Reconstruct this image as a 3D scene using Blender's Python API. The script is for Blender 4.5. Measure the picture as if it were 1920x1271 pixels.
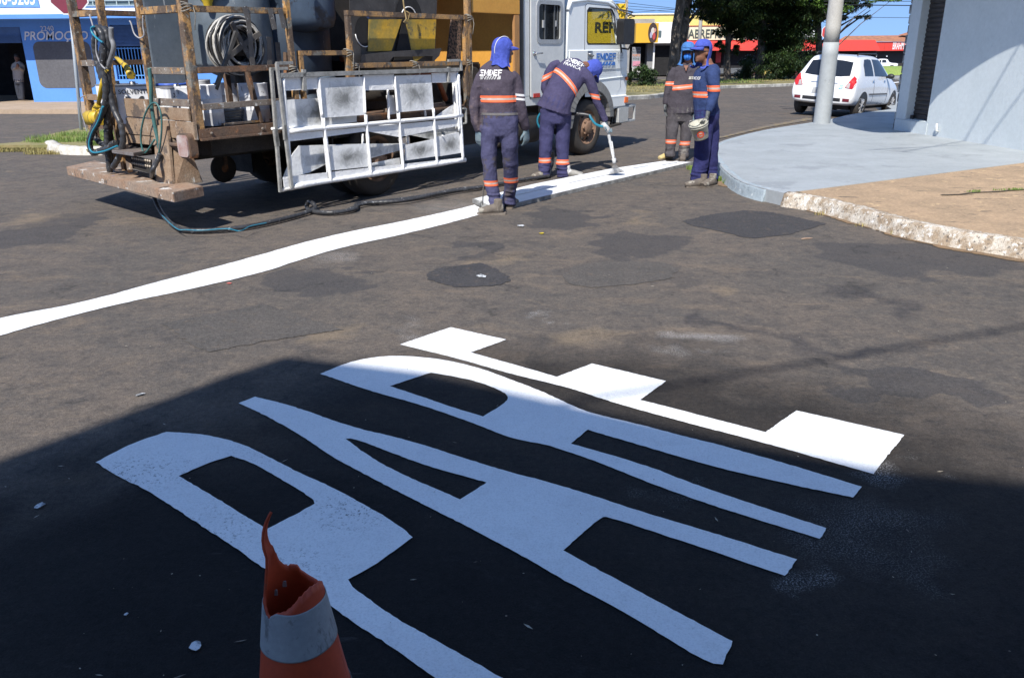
import bpy, bmesh, math, random
from mathutils import Vector, Matrix, noise
from mathutils.kdtree import KDTree
from mathutils.bvhtree import BVHTree
random.seed(7)
PI = math.pi
R = math.radians
scene = bpy.context.scene
for o in list(bpy.data.objects): bpy.data.objects.remove(o)

# ------------------------------------------------------------------ camera
F = 1520.0; YH = 95.0; H = 1.6; ROLL = R(0.5)
TH = math.atan((635.5-YH)/F)
cam = bpy.data.cameras.new('camera'); camo = bpy.data.objects.new('camera', cam)
scene.collection.objects.link(camo); scene.camera = camo
cam.sensor_width = 36; cam.lens = 36*F/1920; cam.clip_end = 3000; cam.clip_start = .05
fw = Vector((0, math.cos(TH), -math.sin(TH))); U0 = Vector((0, math.sin(TH), math.cos(TH))); X0 = Vector((1, 0, 0))
cr = X0*math.cos(ROLL)-U0*math.sin(ROLL); cu = X0*math.sin(ROLL)+U0*math.cos(ROLL)
m = Matrix((cr, cu, -fw)).transposed().to_4x4(); m.translation = (0, 0, H); camo.matrix_world = m

# ------------------------------------------------------------------ light
SUN_AZ, SUN_EL = 18.5, 47.0            # azimuth the shadows fall towards (deg right of forward), elevation
sdir = Vector((math.sin(R(SUN_AZ))*math.cos(R(SUN_EL)), math.cos(R(SUN_AZ))*math.cos(R(SUN_EL)), -math.sin(R(SUN_EL))))
w = bpy.data.worlds.new('World'); scene.world = w; w.use_nodes = True
nt = w.node_tree; bg = nt.nodes['Background']; sky = nt.nodes.new('ShaderNodeTexSky')
sky.sky_type = 'NISHITA'; sky.sun_disc = False; sky.sun_elevation = R(SUN_EL)
sky.sun_rotation = R(180+SUN_AZ); sky.altitude = 900; sky.air_density = 1.0; sky.dust_density = 0.15; sky.ozone_density = 3.6
tcw = nt.nodes.new('ShaderNodeTexCoord'); vm = nt.nodes.new('ShaderNodeVectorMath'); vm.inputs[1].default_value = (0, 0, .30); nt.links.new(tcw.outputs['Generated'], vm.inputs[0])
vn = nt.nodes.new('ShaderNodeVectorMath'); vn.operation = 'NORMALIZE'; nt.links.new(vm.outputs[0], vn.inputs[0]); nt.links.new(vn.outputs[0], sky.inputs[0])
nt.links.new(sky.outputs[0], bg.inputs[0]); bg.inputs[1].default_value = 0.15
sl = bpy.data.lights.new('sun', 'SUN'); sl.energy = 4.6; sl.angle = R(0.53); sl.color = (1, .95, .87)
so = bpy.data.objects.new('sun', sl); scene.collection.objects.link(so)
so.rotation_euler = (-sdir).to_track_quat('Z', 'Y').to_euler()
scene.view_settings.view_transform = 'Standard'; scene.view_settings.look = 'None'
scene.view_settings.exposure = 0.60; scene.view_settings.gamma = 1.0
scene.render.engine = 'CYCLES'

# ------------------------------------------------------------------ pixel -> place helpers (photo pixels, 1920 wide)
def ray(px, py):
    x = (px-960)/F; y = -(py-635.5)/F
    return (fw + cr*x + cu*y)
def sm(t): t = max(0., min(1., t)); return t*t*(3-2*t)
def T(x, y):
    z = -0.018*max(0, min(y, 220)-28)
    z -= 0.10*sm((x-7.6)/1.6)*sm((y-18.3)/2.0)*(1-sm((y-27)/6))
    return z
def G(px, py, z=0.):                       # point on flat level z
    d = ray(px, py); t = (z-H)/d.z; return Vector((d.x*t, d.y*t, z))
def GT(px, py, dz=0.):                     # point on terrain
    d = ray(px, py); t = 1.
    lo, hi = .5, 900.
    for _ in range(60):
        t = (lo+hi)/2; p = d*t
        if H+p.z > T(p.x, p.y)+dz: lo = t
        else: hi = t
    return Vector((d.x*t, d.y*t, H+d.z*t))
def A(px, py, Y):                          # point on a pixel ray at depth Y
    d = ray(px, py); t = Y/d.y; return Vector((d.x*t, Y, H+d.z*t))
def PL(P0, az, px, py, off=0.):            # point on a vertical plane through P0 with direction az; off moves the plane along its left normal
    u = Vector((math.sin(R(az)), math.cos(R(az)))); n = Vector((-u.y, u.x))
    d = ray(px, py); P = Vector((P0[0], P0[1]))+n*off
    t = (P.dot(n))/(d.x*n.x+d.y*n.y); q = Vector((d.x*t, d.y*t))
    return (q-P).dot(u), off, H+d.z*t

# ------------------------------------------------------------------ materials
MATS = {}
def nodes(name):
    m = bpy.data.materials.new(name); m.use_nodes = True
    return m, m.node_tree.nodes, m.node_tree.links, m.node_tree.nodes['Principled BSDF']
def ramp(N, L, fac, stops):
    r = N.new('ShaderNodeValToRGB'); el = r.color_ramp.elements
    while len(el) < len(stops): el.new(.5)
    for e, (p, c) in zip(el, stops):
        e.position = p; e.color = (c, c, c, 1) if isinstance(c, (int, float)) else (*c, 1)
    L.new(fac, r.inputs[0]); return r.outputs[0]
def mixc(N, L, fac, a, b, mode='MIX'):
    x = N.new('ShaderNodeMix'); x.data_type = 'RGBA'; x.blend_type = mode
    for s, v in ((0, fac), (6, a), (7, b)):
        if hasattr(v, 'links'): L.new(v, x.inputs[s])
        else: x.inputs[s].default_value = v if isinstance(v, (int, float)) else (*v, 1)
    return x.outputs[2]
def tex(N, L, kind, vec, scale, detail=4, rough=.6, dist=0.):
    t = N.new('ShaderNodeTexNoise' if kind == 'n' else 'ShaderNodeTexVoronoi')
    t.inputs['Scale'].default_value = scale
    if kind == 'n':
        t.inputs['Detail'].default_value = detail; t.inputs['Roughness'].default_value = rough; t.inputs['Distortion'].default_value = dist
    L.new(vec, t.inputs['Vector']); return t.outputs[0]
def mat(name, c, c2=None, scale=6, lo=.35, hi=.65, rough=.6, metal=0., bump=0., bscale=60, stretch=(1, 1, 1), stain=None, spec=.5, fine=0.12, coat=0, world=False, bdist=.01):
    """noise-varied material: c..c2 mix, optional list of stains (colour, scale, threshold, stretch)"""
    if name in MATS: return MATS[name]
    m, N, L, B = nodes(name)
    tc = N.new('ShaderNodeTexCoord'); vec = tc.outputs['Object']
    if world: vec = N.new('ShaderNodeNewGeometry').outputs['Position']
    mp = N.new('ShaderNodeMapping'); mp.inputs['Scale'].default_value = stretch; L.new(vec, mp.inputs[0])
    if c2 is None: c2 = tuple(v*.8 for v in c)
    n1 = tex(N, L, 'n', mp.outputs[0], scale, 6, .65)
    col = mixc(N, L, ramp(N, L, n1, [(lo, 0), (hi, 1)]), c, c2)
    for st in (stain or []):
        sc, ss, th = st[:3]; mp2 = N.new('ShaderNodeMapping'); mp2.inputs['Scale'].default_value = st[3] if len(st) > 3 else (1, 1, 1)
        mp2.inputs['Location'].default_value = (ss*1.7, ss*.3, 2.1); L.new(vec, mp2.inputs[0])
        n2 = tex(N, L, 'n', mp2.outputs[0], ss, 8, .7)
        col = mixc(N, L, ramp(N, L, n2, [(th-.035, 0), (th+.01, 1)]), col, sc)
    if fine:
        n3 = tex(N, L, 'n', vec, scale*14, 3, .7)
        col = mixc(N, L, 1., col, ramp(N, L, n3, [(.3, 1-fine), (.7, 1+fine)]), 'MULTIPLY')
    L.new(col, B.inputs['Base Color'])
    B.inputs['Metallic'].default_value = metal; B.inputs['Specular IOR Level'].default_value = spec
    L.new(ramp(N, L, n1, [(.3, max(0, rough-.1)), (.7, min(1, rough+.1))]), B.inputs['Roughness'])
    if coat: B.inputs['Coat Weight'].default_value = coat; B.inputs['Coat Roughness'].default_value = .08
    if bump:
        b = N.new('ShaderNodeBump'); b.inputs['Strength'].default_value = bump; b.inputs['Distance'].default_value = bdist
        L.new(tex(N, L, 'n', mp.outputs[0], bscale, 5, .6), b.inputs['Height']); L.new(b.outputs[0], B.inputs['Normal'])
    MATS[name] = m; return m
def glass(name='glass', c=(.75, .8, .8), alpha=.35):
    if name in MATS: return MATS[name]
    m, N, L, B = nodes(name)
    B.inputs['Base Color'].default_value = (*c, 1); B.inputs['Roughness'].default_value = .03
    tr = N.new('ShaderNodeBsdfTransparent'); tr.inputs[0].default_value = (.8, .83, .8, 1)
    gl = N.new('ShaderNodeBsdfGlossy'); gl.inputs['Roughness'].default_value = .02
    fr = N.new('ShaderNodeLayerWeight'); pw = N.new('ShaderNodeMath'); pw.operation = 'POWER'; pw.inputs[1].default_value = 5; L.new(fr.outputs['Facing'], pw.inputs[0]); ma = N.new('ShaderNodeMath'); ma.operation = 'MULTIPLY_ADD'; ma.inputs[1].default_value = .8; ma.inputs[2].default_value = .05; L.new(pw.outputs[0], ma.inputs[0])
    mx = N.new('ShaderNodeMixShader'); L.new(ma.outputs[0], mx.inputs[0]); L.new(tr.outputs[0], mx.inputs[1]); L.new(gl.outputs[0], mx.inputs[2])
    L.new(mx.outputs[0], N['Material Output'].inputs[0]); MATS[name] = m; return m

# ------------------------------------------------------------------ object helpers
def link(o): scene.collection.objects.link(o); return o
def tag(o, label=None, cat=None, group=None, kind=None):
    if label: o['label'] = label
    if cat: o['category'] = cat
    if group: o['group'] = group
    if kind: o['kind'] = kind
    return o
def empty(name, loc=(0, 0, 0), rz=0.):
    o = bpy.data.objects.new(name, None); link(o); o.location = loc; o.rotation_euler = (0, 0, rz); o.empty_display_size = .1
    return o
def mobj(name, me, mt=None, parent=None, smooth=False):
    o = bpy.data.objects.new(name, me); link(o)
    if mt is not None:
        if len(me.materials): me.materials.clear()
        for x in (mt if isinstance(mt, (list, tuple)) else [mt]): me.materials.append(x)
    if parent is not None: o.parent = parent
    if smooth:
        for p in me.polygons: p.use_smooth = True
    return o
class MB:
    """collects shapes into one mesh"""
    def __init__(s): s.bm = bmesh.new(); s.mi = 0
    def _new(s, vs, fs):
        V = [s.bm.verts.new(v) for v in vs]; out = []
        for f in fs:
            try: x = s.bm.faces.new([V[i] for i in f]); x.material_index = s.mi; out.append(x)
            except ValueError: pass
        return V
    def box(s, x0, x1, y0, y1, z0, z1):
        s._new([(x, y, z) for x in (x0, x1) for y in (y0, y1) for z in (z0, z1)],
               [(0, 1, 3, 2), (4, 6, 7, 5), (0, 4, 5, 1), (2, 3, 7, 6), (0, 2, 6, 4), (1, 5, 7, 3)]); return s
    def bar(s, p, q, w=.05, h=None, up=(0, 0, 1), ext=0.):
        p, q = Vector(p), Vector(q); h = h or w; d = (q-p).normalized(); p = p-d*ext; q = q+d*ext
        up = Vector(up)
        if abs(d.dot(up)) > .98: up = Vector((1, 0, 0))
        a = d.cross(up).normalized(); b = a.cross(d).normalized()
        s._new([c+a*(i*w/2)+b*(j*h/2) for c in (p, q) for i, j in ((-1, -1), (1, -1), (1, 1), (-1, 1))],
               [(0, 3, 2, 1), (4, 5, 6, 7), (0, 1, 5, 4), (1, 2, 6, 5), (2, 3, 7, 6), (3, 0, 4, 7)]); return s
    def prism(s, pts, d):
        """closed prism: polygon pts (3D) extruded by vector d"""
        pts = [Vector(p) for p in pts]; d = Vector(d); n = len(pts)
        s._new(pts+[p+d for p in pts], [tuple(range(n)), tuple(range(2*n-1, n-1, -1))]+[(i, i+n, (i+1) % n+n, (i+1) % n) for i in range(n)]); return s
    def tube(s, pts, r, n=10, cap=True, side=None, squash=1.):
        """swept tube, r single / list ; elliptical if squash or list of tuples"""
        pts = [Vector(p) for p in pts]; k = len(pts)
        rs = r if isinstance(r, (list, tuple)) else [r]*k
        ref = Vector(side) if side is not None else None
        rings = []; prev = None
        for i, p in enumerate(pts):
            d = (pts[min(i+1, k-1)]-pts[max(i-1, 0)])
            if d.length < 1e-9: d = Vector((0, 0, 1))
            d.normalize()
            if ref is not None: a = (ref-d*ref.dot(d))
            elif prev is not None: a = prev-d*prev.dot(d)
            else:
                up = Vector((0, 0, 1)) if abs(d.z) < .9 else Vector((1, 0, 0)); a = d.cross(up)
            a.normalize(); prev = a; b = d.cross(a)
            ra, rb = rs[i] if isinstance(rs[i], (tuple, list)) else (rs[i], rs[i]*squash)
            rings.append([s.bm.verts.new(p+a*(ra*math.cos(t))+b*(rb*math.sin(t))) for t in [2*PI*j/n for j in range(n)]])
        for r0, r1 in zip(rings, rings[1:]):
            for j in range(n):
                f = s.bm.faces.new((r0[j], r0[(j+1) % n], r1[(j+1) % n], r1[j])); f.material_index = s.mi; f.smooth = True
        if cap:
            for rr, rev in ((rings[0], True), (rings[-1], False)):
                f = s.bm.faces.new(list(reversed(rr)) if rev else rr); f.material_index = s.mi
        return s
    def lathe(s, prof, c=(0, 0, 0), ax=(0, 0, 1), n=28, closed=False):
        """prof: list of (radius, height) along ax"""
        c = Vector(c); ax = Vector(ax).normalized(); u = Vector((1, 0, 0)) if abs(ax.x) < .9 else Vector((0, 1, 0))
        a = ax.cross(u).normalized(); b = ax.cross(a)
        rings = []
        for r, h in prof:
            rings.append([s.bm.verts.new(c+ax*h+(a*math.cos(t)+b*math.sin(t))*max(r, 1e-4)) for t in [2*PI*j/n for j in range(n)]])
        for r0, r1 in zip(rings, rings[1:]):
            for j in range(n):
                f = s.bm.faces.new((r0[j], r0[(j+1) % n], r1[(j+1) % n], r1[j])); f.material_index = s.mi; f.smooth = True
        if closed:
            s.bm.faces.new(list(reversed(rings[0]))).material_index = s.mi; s.bm.faces.new(rings[-1]).material_index = s.mi
        return s
    def ball(s, c, r, seg=16, rin=10, rot=None):
        c = Vector(c); r = (r, r, r) if isinstance(r, (int, float)) else r
        mt = Matrix.Translation(c) @ (rot.to_4x4() if rot is not None else Matrix.Identity(4)) @ Matrix.Diagonal((*r, 1))
        x = bmesh.ops.create_uvsphere(s.bm, u_segments=seg, v_segments=rin, radius=1, matrix=mt)
        for v in x['verts']:
            for f in v.link_faces: f.material_index = s.mi; f.smooth = True
        return s
    def mesh(s, name, bevel=0., recalc=True):
        if recalc: bmesh.ops.recalc_face_normals(s.bm, faces=s.bm.faces)
        if bevel:
            bmesh.ops.bevel(s.bm, geom=[e for e in s.bm.edges if len(e.link_faces) == 2 and e.calc_face_angle(0) > .6], offset=bevel, segments=2, affect='EDGES', clamp_overlap=True)
        me = bpy.data.meshes.new(name); s.bm.to_mesh(me); s.bm.free(); return me
    def build(s, name, mt, parent=None, bevel=0., recalc=True):
        return mobj(name, s.mesh(name, bevel, recalc), mt, parent)
def txt(name, body, size, origin, xdir, ydir, mt, parent=None, extrude=.002, center=True, wide=1., shear=0., bold=.0):
    cu_ = bpy.data.curves.new(name, 'FONT'); cu_.body = body; cu_.size = 1; cu_.extrude = 0; cu_.offset = bold; cu_.resolution_u = 3
    cu_.shear = shear
    if center: cu_.align_x = 'CENTER'; cu_.align_y = 'CENTER'
    t = bpy.data.objects.new(name, cu_); link(t)
    dg = bpy.context.evaluated_depsgraph_get(); me = bpy.data.meshes.new_from_object(t.evaluated_get(dg)); bpy.data.objects.remove(t)
    x = Vector(xdir).normalized(); y = Vector(ydir).normalized(); z = x.cross(y)
    M = Matrix((x, y, z)).transposed().to_4x4(); M.translation = Vector(origin)+z*extrude
    me.transform(M @ Matrix.Diagonal((size*wide, size, size, 1)))
    return mobj(name, me, mt, parent)
def soften(P, lim=50, it=2):
    """round off the shallow corners of an outline, keep the sharp ones"""
    for _ in range(it):
        out = []; n = len(P)
        for i in range(n):
            a, b, c = Vector(P[i-1][:2]), Vector(P[i][:2]), Vector(P[(i+1) % n][:2])
            if (b-a).length > 1e-6 and (c-b).length > 1e-6 and math.degrees((b-a).angle(c-b)) < lim: out += [b.lerp(a, .25), b.lerp(c, .25)]
            else: out.append(b)
        P = out
    return P
def fillpoly(name, loops, z, mt, jitter=.006, step=.04, thick=.0, parent=None):
    """flat filled outline(s) with holes from ground loops, edges slightly ragged"""
    cv = bpy.data.curves.new(name, 'CURVE'); cv.dimensions = '2D'; cv.fill_mode = 'BOTH'
    for lp in loops:
        pts = []
        for i, p in enumerate(lp):
            q = lp[(i+1) % len(lp)]; n = max(1, int((Vector(q[:2])-Vector(p[:2])).length/step))
            for k in range(n):
                c = Vector(p[:2]).lerp(Vector(q[:2]), k/n)
                nn = noise.noise_vector((c.x*5, c.y*5, .3))*jitter*.7 + noise.noise_vector((c.x*60, c.y*60, 1.3))*jitter*.9
                pts.append((c.x+nn.x, c.y+nn.y))
        sp = cv.splines.new('POLY'); sp.points.add(len(pts)-1); sp.use_cyclic_u = True
        for k, p in enumerate(pts): sp.points[k].co = (p[0], p[1], 0, 1)
    t = bpy.data.objects.new(name, cv); link(t)
    if thick: cv.extrude = thick/2
    dg = bpy.context.evaluated_depsgraph_get(); me = bpy.data.meshes.new_from_object(t.evaluated_get(dg)); bpy.data.objects.remove(t)
    me.transform(Matrix.Translation((0, 0, z+thick/2)))
    if not thick:
        for p in me.polygons:
            pass
    o = mobj(name, me, mt, parent); return o

def block_text(name, body, h, wd, origin, xdir, ydir, mt, parent=None, th=.003, gap=.16, st=.21):
    """plain heavy block capitals (E M D F); h cap height, wd letter width"""
    x = Vector(xdir).normalized(); y = Vector(ydir).normalized(); z = x.cross(y); mb = MB(); s = st*h; n = len(body)
    ws = [wd*(1.28 if c == 'M' else 1) for c in body]; tot = sum(ws)+gap*wd*(n-1); cx = -tot/2
    def poly(P): mb.prism([Vector(origin)+x*(cx+px)+y*(py-h/2) for px, py in P], z*th)
    for c, w_ in zip(body, ws):
        if c in 'EF':
            poly([(0, 0), (s, 0), (s, h), (0, h)]); poly([(s, h-s*.9), (w_, h-s*.9), (w_, h), (s, h)]); poly([(s, h*.5-s*.42), (w_*.9, h*.5-s*.42), (w_*.9, h*.5+s*.42), (s, h*.5+s*.42)])
            if c == 'E': poly([(s, 0), (w_, 0), (w_, s*.9), (s, s*.9)])
        elif c == 'M':
            poly([(0, 0), (s*.95, 0), (s*.95, h), (0, h)]); poly([(w_-s*.95, 0), (w_, 0), (w_, h), (w_-s*.95, h)])
            poly([(s*.95, h), (s*.95, h-s*1.5), (w_/2, h*.12), (w_/2, h*.12+s*1.5)]); poly([(w_-s*.95, h), (w_/2, h*.12+s*1.5), (w_/2, h*.12), (w_-s*.95, h-s*1.5)])
        elif c == 'D':
            poly([(0, 0), (s, 0), (s, h), (0, h)]); O = [(s, h), (w_*.62, h), (w_*.88, h*.86), (w_, h*.62), (w_, h*.38), (w_*.88, h*.14), (w_*.62, 0), (s, 0)]; I = [(s, h-s*.9), (w_*.56, h-s*.9), (w_*.68, h*.70), (w_-s, h*.58), (w_-s, h*.42), (w_*.68, h*.30), (w_*.56, s*.9), (s, s*.9)]
            for i in range(7): poly([O[i], O[i+1], I[i+1], I[i]])
        cx += w_+gap*wd
    return mb.build(name, mt, parent)
# ================================================================== SETTING
def ground_material():
    m, N, L, B = nodes('asphalt')
    pos = N.new('ShaderNodeNewGeometry').outputs['Position']
    n1 = tex(N, L, 'n', pos, .55, 8, .68, .6); n2 = tex(N, L, 'n', pos, 3.1, 8, .7, .3); n3 = tex(N, L, 'n', pos, 160, 4, .7)
    n4 = tex(N, L, 'n', pos, 42, 6, .75); n6 = tex(N, L, 'n', pos, 11, 8, .75, .4)
    col = mixc(N, L, ramp(N, L, n1, [(.40, 0), (.60, 1)]), (.134, .112, .094), (.102, .092, .083))
    col = mixc(N, L, ramp(N, L, n2, [(.36, 0), (.52, .30), (.66, .85)]), col, (.078, .072, .069))
    col = mixc(N, L, ramp(N, L, n6, [(.50, 0), (.66, .50)]), col, (.175, .142, .113))
    col = mixc(N, L, ramp(N, L, n6, [(.34, .75), (.46, 0)]), col, (.060, .056, .055))
    # tan dust streaks
    mp = N.new('ShaderNodeMapping'); mp.inputs['Scale'].default_value = (1, 2.2, 1); mp.inputs['Rotation'].default_value = (0, 0, .5); L.new(pos, mp.inputs[0])
    n5 = tex(N, L, 'n', mp.outputs[0], 1.4, 9, .72, .8)
    col = mixc(N, L, ramp(N, L, n5, [(.53, 0), (.70, .5)]), col, (.215, .165, .12))
    warp = N.new('ShaderNodeTexNoise'); warp.inputs['Scale'].default_value = 2.6; warp.inputs['Detail'].default_value = 7; L.new(pos, warp.inputs['Vector'])
    wv = N.new('ShaderNodeVectorMath'); wv.operation = 'MULTIPLY_ADD'; L.new(warp.outputs['Color'], wv.inputs[0])
    wv.inputs[1].default_value = (1.1, 1.1, 0); wv.inputs[2].default_value = (-.55, -.55, 0)
    wp = N.new('ShaderNodeVectorMath'); L.new(pos, wp.inputs[0]); L.new(wv.outputs[0], wp.inputs[1])
    def mask(cx, cy, rx, ry, rot=0, soft=.2, ring=None, k=1.0):
        mp = N.new('ShaderNodeMapping'); mp.vector_type = 'TEXTURE'
        mp.inputs['Location'].default_value = (cx, cy, 0); mp.inputs['Rotation'].default_value = (0, 0, rot); mp.inputs['Scale'].default_value = (rx, ry, 1e3)
        L.new(wp.outputs[0], mp.inputs[0]); ln = N.new('ShaderNodeVectorMath'); ln.operation = 'LENGTH'; L.new(mp.outputs[0], ln.inputs[0])
        if ring: return ramp(N, L, ln.outputs['Value'], [(max(0, .5-ring*2), 0), (.5, k), (min(1, .5+ring*2), 0)])
        return ramp(N, L, ln.outputs['Value'], [(1-soft, k), (1, 0)] if soft < 1 else [(0, k), (1, 0)])
    def pxm(x0, x1, y0, y1, **kw):
        a = G((x0+x1)/2, y1); b = G((x0+x1)/2, y0); c0 = G(x0, (y0+y1)/2); c1 = G(x1, (y0+y1)/2); c = (a+b)/2
        return mask(c.x, c.y, (c1.x-c0.x)/2, (b.y-a.y)/2, **kw)
    dark = (.060, .058, .060)
    for a in ((1100, 1300, 432, 486), (480, 690, 500, 560), (860, 930, 452, 486),
              (0, 170, 400, 470), (1560, 1900, 700, 760), (1500, 1920, 450, 520), (1000, 1120, 390, 430)):
        col = mixc(N, L, pxm(*a, soft=.13, k=.72), col, dark)
    col = mixc(N, L, pxm(1050, 1275, 488, 540, soft=.06, k=.55), col, (.078, .072, .069))
    for a in ((1290, 1380, 520, 556), (1000, 1200, 610, 650), (560, 660, 610, 650), (860, 1020, 470, 500), (20, 130, 395, 430), (1180, 1240, 395, 425)):
        col = mixc(N, L, pxm(*a, soft=.9, k=.45), col, (.25, .19, .125))
    # tyre arcs
    a = G(1530, 590)
    am = mask(a.x, a.y, 1.35, 1.25, ring=.045, k=.75)
    br = ramp(N, L, tex(N, L, 'n', pos, .9, 3, .5), [(.44, 0), (.56, 1)])
    mm = N.new('ShaderNodeMath'); mm.operation = 'MULTIPLY'; L.new(am, mm.inputs[0]); L.new(br, mm.inputs[1])
    col = mixc(N, L, mm.outputs[0], col, (.045, .044, .048))
    # road blackened round the lettering, with the foreground shade painted deeper into the colour
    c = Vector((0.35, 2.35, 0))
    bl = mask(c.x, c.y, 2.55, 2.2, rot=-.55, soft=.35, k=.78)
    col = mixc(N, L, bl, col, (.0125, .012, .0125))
    shade_l = mask(-1.2, 1.4, 2.6, 1.9, soft=.4, k=.85); col = mixc(N, L, shade_l, col, (.013, .0125, .013))  # wide mask on the left, deepens the foreground shade in the asphalt colour
    shade_r = mask(2.6, .6, 2.2, 2.1, soft=.3, k=.85); col = mixc(N, L, shade_r, col, (.014, .0135, .015))  # same painted shade carried on across the right foreground
    # white over-spray dust
    sp = ramp(N, L, n3, [(.50, 0), (.60, 1)])
    for (x0, x1, y0, y1), k in (((1480, 1760, 900, 1130), .20), ((1640, 1760, 830, 930), .45), ((1225, 1400, 628, 665), .7), ((740, 860, 600, 628), .35), ((560, 700, 470, 500), .35),
                                ((1440, 1530, 1000, 1075), .35), ((760, 930, 370, 420), .35), ((990, 1050, 588, 606), .6), ((1180, 1300, 905, 940), .15)):
        mk = pxm(x0, x1, y0, y1, soft=.95, k=k); mm = N.new('ShaderNodeMath'); mm.operation = 'MULTIPLY'; L.new(mk, mm.inputs[0]); L.new(sp, mm.inputs[1])
        col = mixc(N, L, mm.outputs[0], col, (.6, .6, .6))
    # cracks
    vr = N.new('ShaderNodeTexVoronoi'); vr.feature = 'DISTANCE_TO_EDGE'; vr.inputs['Scale'].default_value = .45; L.new(wp.outputs[0], vr.inputs['Vector'])
    ck = ramp(N, L, vr.outputs['Distance'], [(0, 1), (.012, 0)]); cb = ramp(N, L, n2, [(.46, 0), (.6, 1)])
    mm = N.new('ShaderNodeMath'); mm.operation = 'MULTIPLY'; L.new(ck, mm.inputs[0]); L.new(cb, mm.inputs[1])
    m2 = N.new('ShaderNodeMath'); m2.operation = 'MULTIPLY'; m2.inputs[1].default_value = .55; L.new(mm.outputs[0], m2.inputs[0])
    col = mixc(N, L, m2.outputs[0], col, (.03, .03, .03))
    # small dark dashes pressed into the surface
    mp = N.new('ShaderNodeMapping'); mp.inputs['Scale'].default_value = (7, 22, 1); mp.inputs['Rotation'].default_value = (0, 0, .12); L.new(pos, mp.inputs[0])
    col = mixc(N, L, ramp(N, L, tex(N, L, 'n', mp.outputs[0], 1, 2, .5), [(.70, 0), (.76, .7)]), col, (.045, .042, .042))
    # aggregate
    col = mixc(N, L, 1., col, ramp(N, L, n3, [(.28, .60), (.5, 1.), (.72, 1.5)]), 'MULTIPLY')
    col = mixc(N, L, 1., col, ramp(N, L, n4, [(.3, .66), (.7, 1.34)]), 'MULTIPLY')
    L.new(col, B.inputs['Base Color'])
    L.new(ramp(N, L, n2, [(.3, .78), (.7, .95)]), B.inputs['Roughness']); B.inputs['Specular IOR Level'].default_value = .14
    b = N.new('ShaderNodeBump'); b.inputs['Strength'].default_value = .8; b.inputs['Distance'].default_value = .008
    L.new(tex(N, L, 'n', pos, 120, 4, .7), b.inputs['Height'])
    b2 = N.new('ShaderNodeBump'); b2.inputs['Strength'].default_value = .35; b2.inputs['Distance'].default_value = .03
    L.new(n2, b2.inputs['Height']); L.new(b.outputs[0], b2.inputs['Normal']); L.new(b2.outputs[0], B.inputs['Normal'])
    return m
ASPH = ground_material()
def axis_vals(a, b, fine0, fine1, st):
    v = [a]+[fine0+st*i for i in range(int((fine1-fine0)/st)+1)]+[b]; return v
bm = bmesh.new()
xs = [-700, -200, -60]+[-16+.8*i for i in range(56)]+[60, 200, 700]
ys = [-60, -20]+[-8+1.*i for i in range(60)]+[60, 80, 120, 160, 220, 900]
gv = [[bm.verts.new((x, y, T(x, y))) for x in xs] for y in ys]
for j in range(len(ys)-1):
    for i in range(len(xs)-1): bm.faces.new((gv[j][i], gv[j][i+1], gv[j+1][i+1], gv[j+1][i])).smooth = True
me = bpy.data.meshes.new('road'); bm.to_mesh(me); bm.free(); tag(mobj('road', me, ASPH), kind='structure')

# ---- repair patches: thin layers of darker asphalt with their own edges
def patch_mat(name, c, c2):
    m, N, L, B = nodes(name); pos = N.new('ShaderNodeNewGeometry').outputs['Position']
    col = mixc(N, L, ramp(N, L, tex(N, L, 'n', pos, 3, 8, .7), [(.35, 0), (.65, 1)]), c, c2)
    col = mixc(N, L, ramp(N, L, tex(N, L, 'n', pos, 11, 8, .75), [(.55, 0), (.68, .5)]), col, (.15, .115, .085))
    col = mixc(N, L, 1., col, ramp(N, L, tex(N, L, 'n', pos, 42, 6, .75), [(.3, .66), (.7, 1.34)]), 'MULTIPLY'); col = mixc(N, L, 1., col, ramp(N, L, tex(N, L, 'n', pos, 160, 4, .7), [(.28, .60), (.5, 1.), (.72, 1.5)]), 'MULTIPLY')
    L.new(col, B.inputs['Base Color']); B.inputs['Roughness'].default_value = .9; B.inputs['Specular IOR Level'].default_value = .14
    b = N.new('ShaderNodeBump'); b.inputs['Strength'].default_value = .8; b.inputs['Distance'].default_value = .008; L.new(tex(N, L, 'n', pos, 120, 4, .7), b.inputs['Height']); L.new(b.outputs[0], B.inputs['Normal'])
    return m
PT1 = patch_mat('patch_dark', (.062, .060, .062), (.050, .049, .052)); PT2 = patch_mat('patch_mid', (.104, .094, .086), (.080, .075, .071))
for m_, pts in ((PT1, ((1280,415),(1330,403),(1393,395),(1447,399),(1493,408),(1550,420),(1510,432),(1480,440),(1420,448),(1390,445),(1347,433),(1300,425))),
                (PT1, ((800,512),(825,502),(900,494),(935,505),(960,527),(925,537),(850,540),(805,525))),
                (PT2, ((305,607),(360,596),(415,585),(500,570),(560,590),(640,618),(560,632),(500,640),(390,662),(350,640))),
                (PT2, ((1055,515),(1075,500),(1130,490),(1240,492),(1270,505),(1262,522),(1180,535),(1110,540),(1065,532))),
                ):
    tag(fillpoly('asphalt_patch', [[G(*p) for p in pts]], .0035, m_, jitter=.03, step=.03), kind='structure')
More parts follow.
